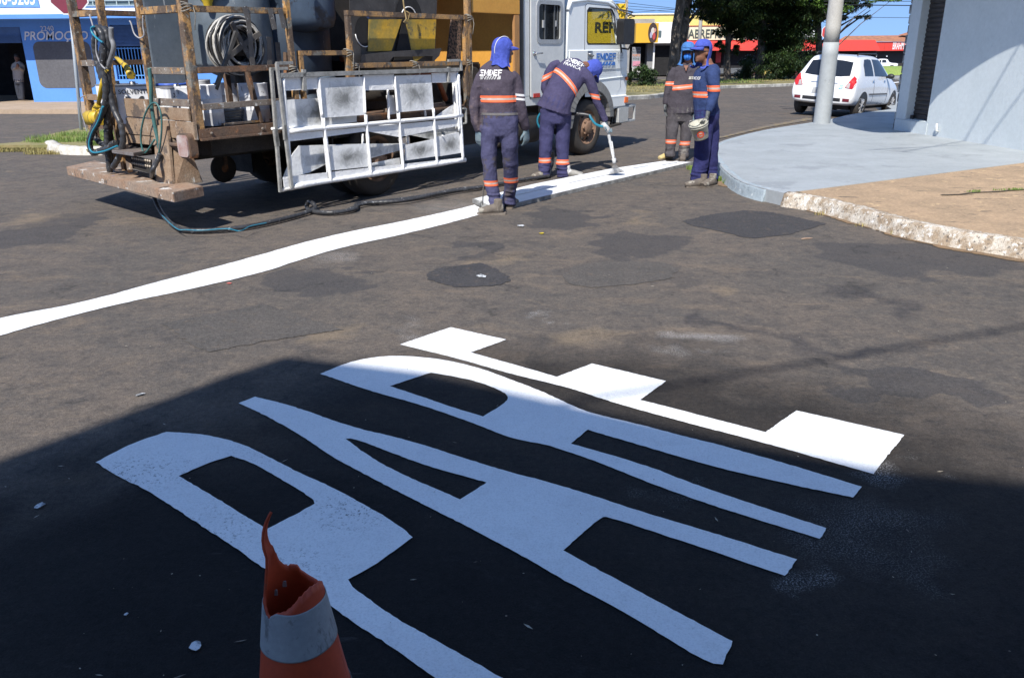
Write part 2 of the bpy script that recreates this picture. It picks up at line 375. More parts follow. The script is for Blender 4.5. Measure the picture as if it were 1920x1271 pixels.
# ---- white paint
def paint_mat(name, wear):
    m, N, L, B = nodes(name); pos = N.new('ShaderNodeNewGeometry').outputs['Position']
    n = tex(N, L, 'n', pos, 2.2, 5, .6); n3 = tex(N, L, 'n', pos, 75, 6, .75); n4 = tex(N, L, 'n', pos, 10, 6, .6)
    col = mixc(N, L, ramp(N, L, n, [(.3, 0), (.7, 1)]), (.88, .89, .89), (.80, .81, .82))
    col = mixc(N, L, ramp(N, L, n4, [(.5, 0), (.8, .25)]), col, (.55, .55, .55))
    th = .625-wear*.02
    a = ramp(N, L, n3, [(th-.02, 0), (th+.01, 1)])
    b = None
    for (px_, py_, rx_, ry_, k_) in ((250, 890, .34, .22, 1), (660, 960, .26, .20, 1), (400, 1000, .25, .3, .7), (560, 1060, .2, .2, .6), (830, 720, .3, .2, .3), (480, 860, .3, .3, .35)):
        g_ = G(px_, py_); mp = N.new('ShaderNodeMapping'); mp.vector_type = 'TEXTURE'; mp.inputs['Location'].default_value = (g_.x, g_.y, 0); mp.inputs['Scale'].default_value = (rx_, ry_, 1e3); L.new(pos, mp.inputs[0])
        ln = N.new('ShaderNodeVectorMath'); ln.operation = 'LENGTH'; L.new(mp.outputs[0], ln.inputs[0]); r_ = ramp(N, L, ln.outputs['Value'], [(0, k_), (1, 0)])
        if b is None: b = r_
        else: mx = N.new('ShaderNodeMath'); mx.operation = 'MAXIMUM'; L.new(b, mx.inputs[0]); L.new(r_, mx.inputs[1]); b = mx.outputs[0]
    if not wear: b = ramp(N, L, n, [(.62, 0), (.75, .25)])
    mm = N.new('ShaderNodeMath'); mm.operation = 'MULTIPLY'; L.new(a, mm.inputs[0]); L.new(b, mm.inputs[1])
    col = mixc(N, L, mm.outputs[0], col, (.05, .05, .052)); col = mixc(N, L, 1., col, ramp(N, L, tex(N, L, 'n', pos, 130, 4, .75), [(.30, .80), (.5, 1.), (.7, 1.06)]), 'MULTIPLY'); L.new(col, B.inputs['Base Color'])
    B.inputs['Roughness'].default_value = .55
    bp = N.new('ShaderNodeBump'); bp.inputs['Strength'].default_value = .9; bp.inputs['Distance'].default_value = .006
    L.new(tex(N, L, 'n', pos, 110, 4, .7), bp.inputs['Height']); L.new(bp.outputs[0], B.inputs['Normal'])
    return m
PAINT = paint_mat('road_paint', 1.9); PAINT2 = paint_mat('road_paint_fresh', 0)
Pl = [(180,868),(248,832),(312,811),(385,816),(454,832),(544,880),(649,927),(739,980),(774,1009),(713,1054),(652,1088),(657,1101),(739,1160),(845,1218),(940,1271),(1060,1345),(1020,1400),(813,1271),(739,1218),(634,1149),(607,1128),(496,1070),(433,1022),(359,975),(280,922),(222,896)]
Ph = [(336,894),(391,869),(433,856),(475,869),(586,935),(590,946),(560,964),(502,993),(422,946)]
Al = [(448,757),(478,745),(544,761),(655,801),(766,827),(897,869),(960,888),(1044,909),(1155,946),(1330,999),(1495,1051),(1472,1081),(1330,1033),(1142,970),(1126,971),(1055,1034),(1166,1094),(1374,1205),(1356,1247),(1324,1244),(1171,1149),(1066,1094),(960,1032),(818,959),(713,906),(634,864),(607,847),(554,811),(502,782)]
Ah = [(647,824),(665,823),(781,869),(913,906),(862,938),(766,896),(702,864)]
Rl = [(601,702),(665,676),(739,667),(824,674),(897,690),(960,714),(1023,738),(1087,769),(1145,785),(1256,812),(1414,853),(1616,914),(1600,934),(1403,893),(1256,853),(1102,807),(1071,833),(1213,874),(1303,911),(1549,992),(1538,1012),(1330,948),(1224,909),(1050,840),(960,824),(897,798),(792,761),(686,732)]
Rh = [(731,725),(808,700),(887,713),(950,738),(955,753),(905,782),(845,764)]
El = [(750,647),(845,615),(949,638),(883,662),(960,684),(1044,708),(1110,683),(1249,716),(1200,751),(1320,782),(1435,812),(1493,771),(1695,817),(1637,890),(1435,832),(1300,797),(1155,758),(1065,727),(960,703),(870,676)]
word = empty('road_lettering', G(900, 850)); tag(word, 'big white painted word PARE on the dark road in front of the cone', 'road marking')
for lps in ((Pl, Ph), (Al, Ah), (Rl, Rh), (El,)):
    o = fillpoly('letter', [soften([G(*p) for p in lp]) for lp in lps], .0045, PAINT, jitter=.0040, step=.018, thick=.0008)
    o.parent = word; o.matrix_parent_inverse = Matrix.Translation(-word.location)
tag(word.children[0], 'letter P of the painted word'); tag(word.children[1], 'letter A of the painted word'); tag(word.children[2], 'letter R of the painted word'); tag(word.children[3], 'letter E of the painted word')
SL = [(-120,632),(0,596),(150,570),(300,528),(450,490),(560,458),(650,436),(750,417),(850,395),(890,385),(916,399),(850,417),(750,442),(650,462),(565,487),(500,510),(350,545),(225,570),(100,602),(0,630),(-120,668)]
o = fillpoly('stop_line', [soften([G(*p) for p in SL])], .0045, PAINT2, jitter=.008, step=.03, thick=.0008); tag(o, 'long fresh white line painted across the road from the left edge to the workers', 'road line')
# yellow line on the far side of the corner
YM = mat('yellow_road_paint', (.26, .19, .08), (.13, .11, .09), scale=7, lo=.38, hi=.52, rough=.8, world=True)
YL = [(1345,262),(1440,240),(1528,225),(1512,222.5),(1440,236),(1345,258.5)]
tag(fillpoly('kerb_line', [[GT(*p) for p in YL]], .010, YM, jitter=.02, step=.08, thick=.002), 'faded yellow line along the far edge of the grey corner pavement', 'road line')

# ---- pavement (raised, painted grey blue near the building, bare earth-brown concrete beyond)
GREY = mat('pavement_grey_paint', (.345, .370, .385), (.285, .31, .325), scale=1.3, rough=.6, bump=.25, bscale=45, world=True, fine=.06, stain=[((.26, .28, .295), 1.3, .60), ((.22, .235, .25), 5, .68), ((.42, .42, .42), 14, .70)])
BROWN = mat('pavement_brown_concrete', (.38, .265, .165), (.27, .195, .125), scale=2.2, rough=.9, bump=.6, bscale=40, world=True, fine=.25, stain=[((.13, .10, .07), 2.6, .62, (1, 3, 1)), ((.48, .34, .2), 7, .64), ((.08, .07, .055), 20, .70)])
ZP = .14
gre = [(1470,362),(1400,345),(1365,325),(1345,303),(1337,285),(1345,269),(1380,257),(1440,243),(1528,229),(1561,223),(1601,214),(1672,205)]
def slab(name, pts, z1, z0, mt):
    mb = MB(); mb.prism([(p.x, p.y, z0) for p in pts], (0, 0, z1-z0)); return tag(mb.build(name, mt), kind='structure')
def smoothloop(P, n=4):
    out = []
    for i in range(len(P)-1):
        p0 = P[max(i-1, 0)]; p1 = P[i]; p2 = P[i+1]; p3 = P[min(i+2, len(P)-1)]
        for k in range(n):
            t = k/n; out.append(.5*((2*p1)+(p2-p0)*t+(2*p0-5*p1+4*p2-p3)*t*t+(3*p1-p0-3*p2+p3)*t**3))
    return out+[P[-1]]
gpts = smoothloop([G(*p, ZP) for p in gre]); gfar = gpts[-1]
split = G(1920, 305, ZP); sp0 = gpts[0]; dv = (split-sp0).normalized()
gpoly = gpts+[Vector((gfar.x+3, gfar.y+9, ZP)), Vector((20, 32, ZP)), Vector((20, 10, ZP)), sp0+dv*12]
slab('pavement', gpoly, ZP, -.5, GREY)
brk = [(1470,362),(1530,371),(1600,388),(1700,415),(1800,434),(1920,452),(2200,500)]
bpts = smoothloop([G(*p, ZP) for p in brk]); last = bpts[-1]
KW = .13
def offs(P, d):
    out = []
    for i, p in enumerate(P):
        t = (P[min(i+1, len(P)-1)]-P[max(i-1, 0)]).normalized(); out.append(p+Vector((-t.y, t.x, 0))*d)
    return out
inn = offs(bpts, .10)
bpoly = inn+[Vector((last.x+6, last.y-4, 0)), Vector((20, 2, 0)), sp0+dv*11.5+Vector((0, -.02, 0))]
slab('pavement', bpoly, ZP-.006, -.5, BROWN)
# flaking white kerb along the brown part: swept profile with lumpy surface
KM = mat('kerb_flaked_paint', (.52, .47, .40), (.31, .24, .17), scale=8, lo=.42, hi=.56, rough=.9, bump=1., bscale=30, world=True, fine=.3, stain=[((.10, .09, .08), 38, .60), ((.66, .64, .60), 17, .60)])
def kerb(name, P, w, z, mt, lump=.012, lean=.05, parent=None):
    bm = bmesh.new(); rows = []
    Q = []
    for a, b in zip(P, P[1:]):
        n = max(1, int((b-a).length/.035))
        for k in range(n): Q.append(a.lerp(b, k/n))
    Q.append(P[-1])
    for i, p in enumerate(Q):
        t = (Q[min(i+1, len(Q)-1)]-Q[max(i-1, 0)]).normalized(); nrm = Vector((-t.y, t.x, 0))
        prof = [(-lean-.01, -.02), (-lean, 0), (-lean*.8, .03), (-lean*.5, z*.5), (-lean*.25, z*.8), (0, z*.97), (.03, z+.004), (w*.7, z+.006), (w, z), (w, -.02)]
        row = []
        for (a, h) in prof:
            c = p+nrm*a; c.z = h
            c += noise.noise_vector(c*14)*lump+noise.noise_vector(c*45)*lump*.5; row.append(bm.verts.new(c))
        rows.append(row)
    for r0, r1 in zip(rows, rows[1:]):
        for j in range(len(r0)-1):
            bm.faces.new((r0[j], r1[j], r1[j+1], r0[j+1])).smooth = True
    bm.faces.new(rows[0]); bm.faces.new(list(reversed(rows[-1])))
    bmesh.ops.recalc_face_normals(bm, faces=bm.faces)
    me = bpy.data.meshes.new(name); bm.to_mesh(me); bm.free(); return mobj(name, me, mt, parent)
tag(kerb('kerb', bpts, .12, ZP, KM, lump=.007), kind='structure')
GK = mat('kerb_grey_paint', (.33, .39, .43), (.25, .30, .34), scale=9, rough=.8, bump=.7, bscale=30, world=True, stain=[((.45, .5, .52), 16, .64)])
gr_r = list(reversed(gpts[2:])); tag(kerb('kerb', gr_r, .10, ZP-.004, GK, lump=.006, lean=.035), kind='structure')
# dirt strip with weeds in the gutter
DIRT = mat('gutter_dirt', (.24, .155, .085), (.13, .09, .055), scale=7, rough=.95, bump=.8, world=True, fine=.3)
gl = [G(*p) for p in ((1338,330),(1352,341),(1400,358),(1468,378),(1600,413),(1700,442),(1800,464),(1920,485),(2200,540))]
gi = offs(smoothloop(gl, 4), .06); go_ = [p+Vector((-math.sin(i*1.7)*.03-.10-.05*noise.noise((i*.7, 0, 0)), -.13-.05*noise.noise((i*.9, 3, 0)), 0)) for i, p in enumerate(smoothloop(gl, 4))]
tag(fillpoly('dirt_strip', [gi+list(reversed(go_))], .004, DIRT, jitter=.03, step=.04, thick=.003), kind='structure')
GR = [mat('grass_green', (.10, .19, .03), (.19, .24, .05), scale=3, rough=.7, world=True), mat('grass_dry', (.38, .31, .12), (.22, .20, .07), scale=3, rough=.8, world=True)]
def grass(name, spots, mt, n, h, wd=.006, kind='stuff', label=None, cat=None, lean=.5):
    """spots: list of (centre, rx, ry) ground patches"""
    bm = bmesh.new()
    for k in range(n):
        c, rx, ry = spots[k % len(spots)]; a = random.random()*2*PI; r = math.sqrt(random.random())
        x = c[0]+rx*r*math.cos(a); y = c[1]+ry*r*math.sin(a); z = c[2] if len(c) > 2 else 0
        hh = h*random.uniform(.4, 1.1); a = random.random()*2*PI; l = random.uniform(.1, lean)*hh; ww = wd*random.uniform(.7, 1.3)
        dx, dy = math.cos(a), math.sin(a)
        v = [(x-dy*ww, y+dx*ww, z), (x+dy*ww, y-dx*ww, z), (x+dx*l*.4+dy*ww*.7, y+dy*l*.4-dx*ww*.7, z+hh*.6), (x+dx*l*.4-dy*ww*.7, y+dy*l*.4+dx*ww*.7, z+hh*.6), (x+dx*l, y+dy*l, z+hh*.95)]
        v = [bm.verts.new(q) for q in v]; bm.faces.new(v[:4]); bm.faces.new((v[3], v[2], v[4]))
    me = bpy.data.meshes.new(name); bm.to_mesh(me); bm.free(); o = mobj(name, me, mt); tag(o, label, cat, kind=kind); return o
def sp(px, py, r, r2=None): g = G(px, py); return (g, r, r2 or r)
grass('grass', [sp(1312, 322, .10, .16), sp(1300, 318, .10, .1), sp(1370, 345, .10, .06), sp(1348, 340, .05, .05), sp(1310, 326, .12, .12)], GR[0], 900, .07, .004)
grass('grass', [sp(1500, 389, .08, .05), sp(1640, 424, .2, .05), sp(1700, 440, .15, .05), sp(1740, 450, .1, .05), sp(1800, 462, .08, .05), sp(1385, 349, .08, .05), sp(1560, 403, .2, .04), sp(1880, 477, .1, .04)], GR[1], 900, .05, .003)
grass('grass', [(G(1888, 357, ZP), .16, .02), (G(1826, 360, ZP), .08, .02), (G(1905, 356, ZP), .1, .02)], GR[0], 200, .03, .003)

# crack with weeds in the brown concrete, and darker streak near the kerb
CRK = mat('crack_dark', (.07, .055, .035), (.04, .035, .025), scale=20, rough=.95, world=True)
cl = [G(x, y, ZP) for x, y in ((1765, 366), (1800, 365), (1835, 361), (1870, 360), (1900, 357), (1960, 355))]
up_ = [p+Vector((0, .03+.02*noise.noise((i*2.1, 0, 0)), 0)) for i, p in enumerate(smoothloop(cl, 5))]; dn_ = [p-Vector((0, .012, 0)) for p in smoothloop(cl, 5)]
tag(fillpoly('crack', [up_+list(reversed(dn_))], ZP+.001, CRK, jitter=.012, step=.03, thick=.001), kind='structure')
cl = smoothloop([G(x, y, ZP) for x, y in ((1500, 362), (1540, 372), (1590, 384), (1640, 398))], 5)
tag(fillpoly('dirt_strip', [[p+Vector((0, .10, 0)) for p in cl]+[p+Vector((0, .04, 0)) for p in reversed(cl)]], ZP+.001, mat('moss_dirt', (.10, .085, .05), (.16, .12, .07), scale=9, rough=.95, world=True), jitter=.03, step=.03, thick=.001), kind='structure')

# ================================================================== RIGHT BUILDING
WP = G(1675, 243, ZP); WAZ = 173.73
def WQ(px, py, off=0): s, o, z = PL(WP, WAZ, px, py, off); return s, z
wu = Vector((math.sin(R(WAZ)), math.cos(R(WAZ)), 0)); wn = Vector((wu.y, -wu.x, 0))   # wn points towards the street (-x)
if wn.x > 0: wn = -wn
WALLM = mat('light_blue_render', (.58, .63, .655), (.53, .585, .61), scale=1.1, rough=.75, bump=.28, bscale=26, fine=.05, stain=[((.55, .60, .63), 5, .68, (1, 1, .4)), ((.33, .40, .46), 3.2, .69, (1, 1, .3))])
STONE = mat('stone_cladding', (.40, .41, .40), (.13, .13, .13), scale=6, lo=.45, hi=.5, rough=.85, bump=1, bscale=14, fine=.3)
SHUT = mat('dark_shutter_steel', (.055, .045, .042), (.035, .03, .03), scale=6, rough=.45, metal=.3, stain=[((.12, .09, .07), 9, .64)])
bld = empty('corner_building', (WP.x, WP.y, ZP), 0)
tag(bld, 'pale blue corner building with dark roller shutter on the right', 'building')
def wpt(s, o, z): return WP+wu*s+wn*o+Vector((0, 0, z-ZP))-Vector((bld.location))      # local coordinates; o>0 towards the street
def wbox(mb, s0, s1, o0, o1, z0, z1):
    mb.prism([wpt(s0, o0, z0), wpt(s1, o0, z0), wpt(s1, o1, z0), wpt(s0, o1, z0)], (0, 0, z1-z0))
s_sh0 = WQ(1697, 225)[0]; s_sh1 = WQ(1737, 231)[0]; zs = WQ(1737, 229)[1]
TOPZ = 4.6
mb = MB(); wbox(mb, s_sh1, 13, -.30, 0, ZP-.3, TOPZ); wbox(mb, 0.02, s_sh0, -.30, 0, ZP-.3, TOPZ); wbox(mb, s_sh0, s_sh1, -.30, -.002, ZP-.3, zs); wbox(mb, s_sh0, s_sh1, -.30, -.002, 3.7, TOPZ)
wbox(mb, 0.02, 13, -6, -.302, 3.9, TOPZ-.003)
mb.prism([wpt(0.02, -.30, ZP-.3), wpt(0.02, -6, ZP-.3), wpt(.22, -6, ZP-.3), wpt(.22, -.30, ZP-.3)], (0, 0, TOPZ-ZP+.25))
mb.build('wall', WALLM, bld, bevel=.004)
mb = MB()
# roller shutter with corrugated slats
n = int((3.7-zs)/.078)
prof = []
for k in range(n+1):
    z = zs+.01+k*.078; prof += [(-.155, z), (-.140, z+.018), (-.138, z+.048), (-.152, z+.070)]
bmv = [[mb.bm.verts.new(wpt(s, o, z)) for s in (s_sh0-.01, s_sh1+.01)] for o, z in prof]
for a, b in zip(bmv, bmv[1:]): mb.bm.faces.new((a[0], a[1], b[1], b[0]))
sh = mb.build('shutter', SHUT, bld, recalc=False)
mb = MB(); wbox(mb, s_sh1-.09, s_sh1-.03, -.13, -.09, zs+.003, zs+.06); mb.build('lock', SHUT, sh); mb = MB(); wbox(mb, s_sh0, s_sh0+.08, -.13, -.09, zs+.003, zs+.07); mb.build('lock', SHUT, sh)
mb = MB()    # sill step in front of the shutter
wbox(mb, .03, s_sh1+.06, .002, .018, ZP-.1, zs-.012); mb.build('sill', WALLM, bld, bevel=.012)
mb = MB()
bm2 = mb.bm
for k in range(26):
    z0 = ZP-.02+k*.17; z1 = z0+.16
    for j in range(3):
        a = -.02-j*.11-random.uniform(0, .02); d = random.uniform(.0, .03)
        mb.prism([wpt(-.10+d, a, z0), wpt(.017, a, z0), wpt(.017, a-.10, z0), wpt(-.10+d, a-.10, z0)], (0, 0, z1-z0))
mb.build('stone_cladding', STONE, bld, bevel=.01)
# the marquee slab above: outline found by following the sun back from the shadow edge it throws
ZC = 3.35
def back(p, z): t = (z-p.z)/(-sdir.z); return p-sdir*t
def wpx(px, py): s, z = WQ(px, py); return WP+wu*s+Vector((0, 0, z-ZP))
edge = [back(G(px, py, ZP), ZC) for px, py in ((1561,229),(1581,237),(1616,244),(1650,248))]
edge += [back(wpx(px, py), ZC) for px, py in ((1740,189),(1775,151),(1818,118),(1856,93),(1893,73),(1920,62))]
outl = [Vector((7.25, 17.4, 0)), Vector((6.45, 16.2, 0))]+edge+[Vector((7.15, 11.0, 0)), Vector((7.9, 10.8, 0)), Vector((9, 10.8, 0)), Vector((9, 17.2, 0))]
outl = smoothloop(outl[:-2], 3)+outl[-2:]
mb = MB(); mb.prism([Vector((p.x, p.y, ZC))-bld.location for p in outl], (0, 0, -.16)); mb.build('canopy', WALLM, bld)
# small conduit pipe end on the wall
pw = wpx(1760, 247); mb = MB(); mb.tube([pw-bld.location+wn*.01, pw-bld.location+wn*.05+Vector((0, 0, .02)), pw-bld.location+wn*.055+Vector((0, 0, .13))], .018, 8); mb.build('pipe', mat('white_pvc', (.7, .7, .68)), bld)

# building behind the viewpoint whose roof corner shades the foreground
ZB = 8.0
bs = [(0,862),(150,806),(300,752),(430,703),(540,668),(800,700),(1080,762),(1400,832),(1640,878),(1920,905)]
rb = [back(G(*p), ZB) for p in bs]
d0 = (rb[0]-rb[1]).normalized(); d1 = (rb[-1]-rb[-2]).normalized()
rb = [rb[0]+d0*10]+[p for p in rb]+[rb[-1]+d1*14]
poly = [(p.x, p.y, ZB) for p in rb]+[(rb[-1].x, -24, ZB), (rb[0].x, -24, ZB)]
BW = mat('behind_wall', (.34, .33, .31), (.28, .27, .25), scale=1)
bb = empty('street_building', (rb[4].x, rb[4].y-8, 0)); tag(bb, 'two storey corner building behind the viewpoint that throws the foreground shade', 'building')
mb = MB(); mb.prism([Vector(p)-bb.location for p in poly], (0, 0, -.25)); mb.build('roof', BW, bb)
mb = MB(); cx_, cy_ = 0, -14
mb.prism([Vector((cx_+(p[0]-cx_)*.90, min(p[1]-1.5, cy_+(p[1]-cy_)*.90), 0))-bb.location for p in poly], (0, 0, ZB-.252)); mb.build('wall', BW, bb)

# ================================================================== POLE, SIGNS, CABLES
pb = G(1540.5, 231, ZP)
CONC = mat('pole_concrete', (.44, .43, .40), (.36, .35, .33), scale=4, rough=.85, bump=.3, stretch=(1, 1, .4), stain=[((.3, .29, .27), 6, .66, (1, 1, .2))])
pole = empty('utility_pole', pb); tag(pole, 'concrete utility pole with pale grey blue painted lower half on the corner pavement', 'pole')
zband = PL((pb.x, pb.y), 90, 1555, 80)[2]-ZP
r0 = .165; rr = lambda z: r0-.010*z
tilt = Vector((0.012, 0, 1))
MB().tube([(.004*z, 0, z) for z in [-.3+(zband+.3)*k/8 for k in range(9)]], [rr(max(0, -.3+(zband+.3)*k/8))+.003 for k in range(9)], 28).build('painted_base', GREY, pole)
MB().tube([(.004*z, 0, z) for z in [zband-.01+(9-zband)*k/24 for k in range(25)]], [rr(zband-.01+(9-zband)*k/24) for k in range(25)], 28).build('shaft', CONC, pole)
mb = MB(); mb.bar((-1, 0, 8.1), (1, 0, 8.1), .1, .12); mb.bar((-.9, 0, 7.1), (.9, 0, 7.1), .1, .12); mb.build('crossarm', CONC, pole)
CABLE = mat('black_cable', (.02, .02, .02), rough=.6)
def cable(name, p, q, r, sag=.25, ext=12, label=''):
    p, q = Vector(p), Vector(q); d = (q-p).normalized(); a = p-d*ext; b = q+d*ext; L_ = (b-a).length
    n = 24; pts = [a.lerp(b, k/n)+Vector((0, 0, sag*((2*k/n-1)**2-.0))) for k in range(n+1)]
    o = MB().tube(pts, r, 6).build(name, CABLE); tag(o, label, 'cable', 'overhead cables'); return o
cable('overhead_cable', back(G(1300, 716), 8.5), back(G(1920, 612), 8.5), .020, .0, 10, 'thick overhead cable whose soft shadow crosses the road on the right')
for i, (p, q, zz) in enumerate((((1865, 165), (1812, 258), 6.6), ((1919, 170), (1848, 266), 6.7))):
    cable('overhead_cable', back(wpx(*p), zz), back(wpx(*q), zz), .014, 0, 2.2, ('left ' if i == 0 else 'right ')+'overhead cable of the pair shading the pale blue wall')
for i, (y0, y1) in enumerate(((3, 6), (10, 14), (33, 37))):
    cable('overhead_cable', A(1600, y0, 48+i), A(1700, y1-3, 52+i), (.02, .03, .015)[i], .0, 3, ('uppermost', 'middle', 'lowest')[i]+' cable across the sky left of the corner building')
for i, (ya, yb) in enumerate(((6, 14), (12, 17), (17, 22), (25, 20))):
    cable('overhead_cable', A(1175, ya, 55+i), A(1245, yb, 58+i), .014, .0, 2, ('topmost', 'second', 'third', 'lowest')[i]+' cable across the sky above the yellow shop')

def octagon(name, base, hgt, r, face, backc, label, text, textsize, textmat, tilt=0., post=.03, postm=None, post_top=None, sg=(.5, .02, .03)):
    """road stop sign facing direction `face` (2D vector)"""
    e = empty(name, base); tag(e, label, 'road sign')
    f = Vector((*face, 0)).normalized(); sx = Vector((-f.y, f.x, 0)); up = Vector((0, 0, 1))
    tx = Vector((tilt, 0, 0))
    MB().tube([(0, 0, -.3), tx*(hgt+r+.1)+up*(hgt+r+.1)], post, 12).build('post', postm, e)
    c = up*hgt+tx*hgt+f*(post+.004)
    oc = lambda rad, off: [c+f*off+(sx*math.cos(PI/8+k*PI/4)+up*math.sin(PI/8+k*PI/4))*rad for k in range(8)]
    MB().prism(oc(r, 0), f*.004).build('sign_plate', mat('sign_white', (.75, .75, .75), rough=.4), e)
    MB().prism(oc(r*.93, .0045), f*.002).build('sign_face', mat('sign_red'+name+str(sg[0]), sg, rough=.4), e)
    txt('sign_text', text, textsize, c+f*.008, -sx if False else sx*-1, up, textmat, e, wide=.8)
    return e
WHT = mat('white_letters', (.78, .78, .78), rough=.5)
LM = empty('tmp'); bpy.data.objects.remove(LM)
# left stop sign on its leaning post, in the grass island
ib = GT(151, 253); SILV = mat('galvanised_post', (.42, .46, .5), (.34, .38, .42), scale=5, rough=.5, metal=.2, stain=[((.25, .16, .12), 3, .66)])
cz = PL((ib.x, ib.y), 90, 137, -9)[2]
octagon('stop_sign', ib, cz, .40, (.12, -1), None, 'faded dark red octagonal stop sign on a thin grey post in the grass island', 'PARE', .30, mat('dull_letters', (.45, .3, .3)), tilt=.10, post=.035, postm=SILV, sg=(.20, .03, .05))
# far stop sign seen beside the concrete pole
fb = GT(1546, 150); fb = Vector((A(1546, 150, 34).x, 34, T(15, 34))); cz = A(1546, 61, 34).z-fb.z
octagon('stop_sign', fb, cz, .33, (-.3, -1), None, 'small red stop sign half hidden behind the concrete pole', 'PARE', .26, WHT, post=.03, postm=SILV, sg=(.5, .05, .05))

# ================================================================== LEFT ISLAND (grass + white kerb)
GRND = mat('island_soil', (.17, .17, .06), (.26, .21, .10), scale=3, rough=.95, world=True, bump=.6)
isl = [(-60,300),(0,283),(85,283),(170,292),(215,291),(240,275),(215,262),(160,248),(110,258),(40,277),(-60,285)]
tag(fillpoly('island', [[GT(*p) for p in isl]], .05, GRND, jitter=.04, thick=.05), kind='structure')
ik = [GT(*p, ) for p in ((87,278),(100,287),(130,290),(165,291),(200,290),(222,285))]
tag(kerb('kerb', smoothloop(ik, 3), .16, .13, mat('kerb_white', (.58, .56, .52), (.38, .35, .29), scale=8, rough=.9, bump=.8, world=True), lump=.014), kind='structure')
grass('grass', [(GT(130, 268, .0), .75, .5), (GT(165, 262), .6, .5), (GT(195, 272), .45, .4), (GT(100, 276), .5, .25), (GT(200, 281), .3, .25), (GT(170, 274), .8, .4)], GR[0], 6500, .19, .006)
grass('grass', [(GT(60, 283), .8, .2), (GT(20, 284), .7, .15), (GT(100, 289), .5, .10), (GT(70, 279), .6, .25), (GT(140, 283), .9, .3)], GR[1], 3200, .07, .006)

# ================================================================== LEFT BLUE SHOP
YS = 28.0
blue = mat('shop_blue', (.10, .27, .66), (.085, .24, .60), scale=1, rough=.7, bump=.1, fine=.05)
WHITEW = mat('white_render', (.80, .79, .78), (.7, .69, .67), scale=2, rough=.8, fine=.05)
DARKI = mat('dark_interior', (.012, .012, .014), rough=.9)
shop = empty('blue_shop', (A(150, 195, YS).x, YS, T(0, YS))); tag(shop, 'blue and white corner shop with a dark doorway and a grey painted panel', 'shop')
def sx_(px): return A(px, 110, YS).x-shop.location.x
def sz_(py): return A(150, py, YS).z-shop.location.z
def sbox(mb, x0, x1, y0, y1, t0, t1):   # px rect, depth t0..t1 in front of facade (towards the viewer positive)
    mb.box(sx_(x0), sx_(x1), -t1, -t0, sz_(y1), sz_(y0))
Y_ = blue
mb = MB()
zg = 200
sbox(mb, 48, 214, 30, zg, -.25, 0); sbox(mb, -400, -30, 30, zg, -.25, 0); sbox(mb, -30, 48, 30, 50, -.25, 0); sbox(mb, 214, 306, 30, 48, -.25, 0); sbox(mb, 306, 820, 30, zg, -.25, 0); sbox(mb, 214, 306, 150, zg, -.25, 0)
mb.build('wall', blue, shop)
mb = MB(); sbox(mb, -400, 168, -140, 30, -.25, -.002); sbox(mb, 168, 296, 12, 30, -.25, -.002); sbox(mb, 296, 820, -140, 30, -.25, -.002); sbox(mb, 168, 296, -140, -40, -.25, -.002); mb.build('upper_wall', WHITEW, shop)
mb = MB(); sbox(mb, -400, 820, 29.5, 37.5, .002, 1.08); mb.build('canopy', blue, shop)
mb = MB(); sbox(mb, -400, 820, -140, zg, -5, -4.8); sbox(mb, -400, 820, -140, -138, -4.8, -.26); sbox(mb, -30, 48, 60, 195, -1.6, -1.5)
mb.build('interior', DARKI, shop)
mb = MB(); sbox(mb, -30, 44, 50, 80, -.2, -.1)
for k in range(9): sbox(mb, -30, 44, 66+k*1.6, 66.9+k*1.6, -.1, -.07)
mb.build('shutter', mat('shop_blue_shutter', (.05, .12, .30), rough=.5), shop)
mb = MB(); sbox(mb, 214, 306, 48, 88, -.2, -.1)
for k in range(14): sbox(mb, 214, 306, 50+k*2.6, 51.4+k*2.6, -.1, -.06)
mb.build('shutter', mat('shop_blue_shutter', (.05, .12, .30), rough=.5), shop)
mb = MB()
for k in range(16): x = 216+k*6; mb.bar((sx_(x), .10, sz_(150)), (sx_(x), .10, sz_(90)), .022)
for y in (92, 118, 143): mb.bar((sx_(213), .10, sz_(y)), (sx_(307), .10, sz_(y)), .03)
mb.build('window_grille', mat('grille_blue', (.10, .32, .72), rough=.5), shop)
# grey rounded painted panel
def rrect(x0, x1, z0, z1, r, n=5):
    P = []
    for cx, cz, a0 in ((x1-r, z1-r, 0), (x0+r, z1-r, 90), (x0+r, z0+r, 180), (x1-r, z0+r, 270)):
        for k in range(n+1): a = R(a0+90*k/n); P.append((cx+r*math.cos(a), cz+r*math.sin(a)))
    return P
mb = MB(); mb.prism([(x, -.012, z) for x, z in rrect(sx_(66), sx_(173), sz_(165), sz_(78), .22)], (0, .010, 0)); mb.build('painted_panel', mat('panel_grey', (.10, .10, .11), (.085, .085, .095), scale=1, rough=.8, fine=.15), shop)
tm = mat('chalk_letters', (.75, .74, .76), rough=.8)
o = txt('wall_lettering', 'PROMOÇÃO', .37, (sx_(112), -.02, sz_(68)), (1, 0, 0), (0, 0, 1), tm, shop, shear=.25, wide=.98, bold=.012)
o = txt('wall_number', '2240', .22, (sx_(99), -.02, sz_(54)), (1, 0, .03), (0, 0, 1), tm, shop)
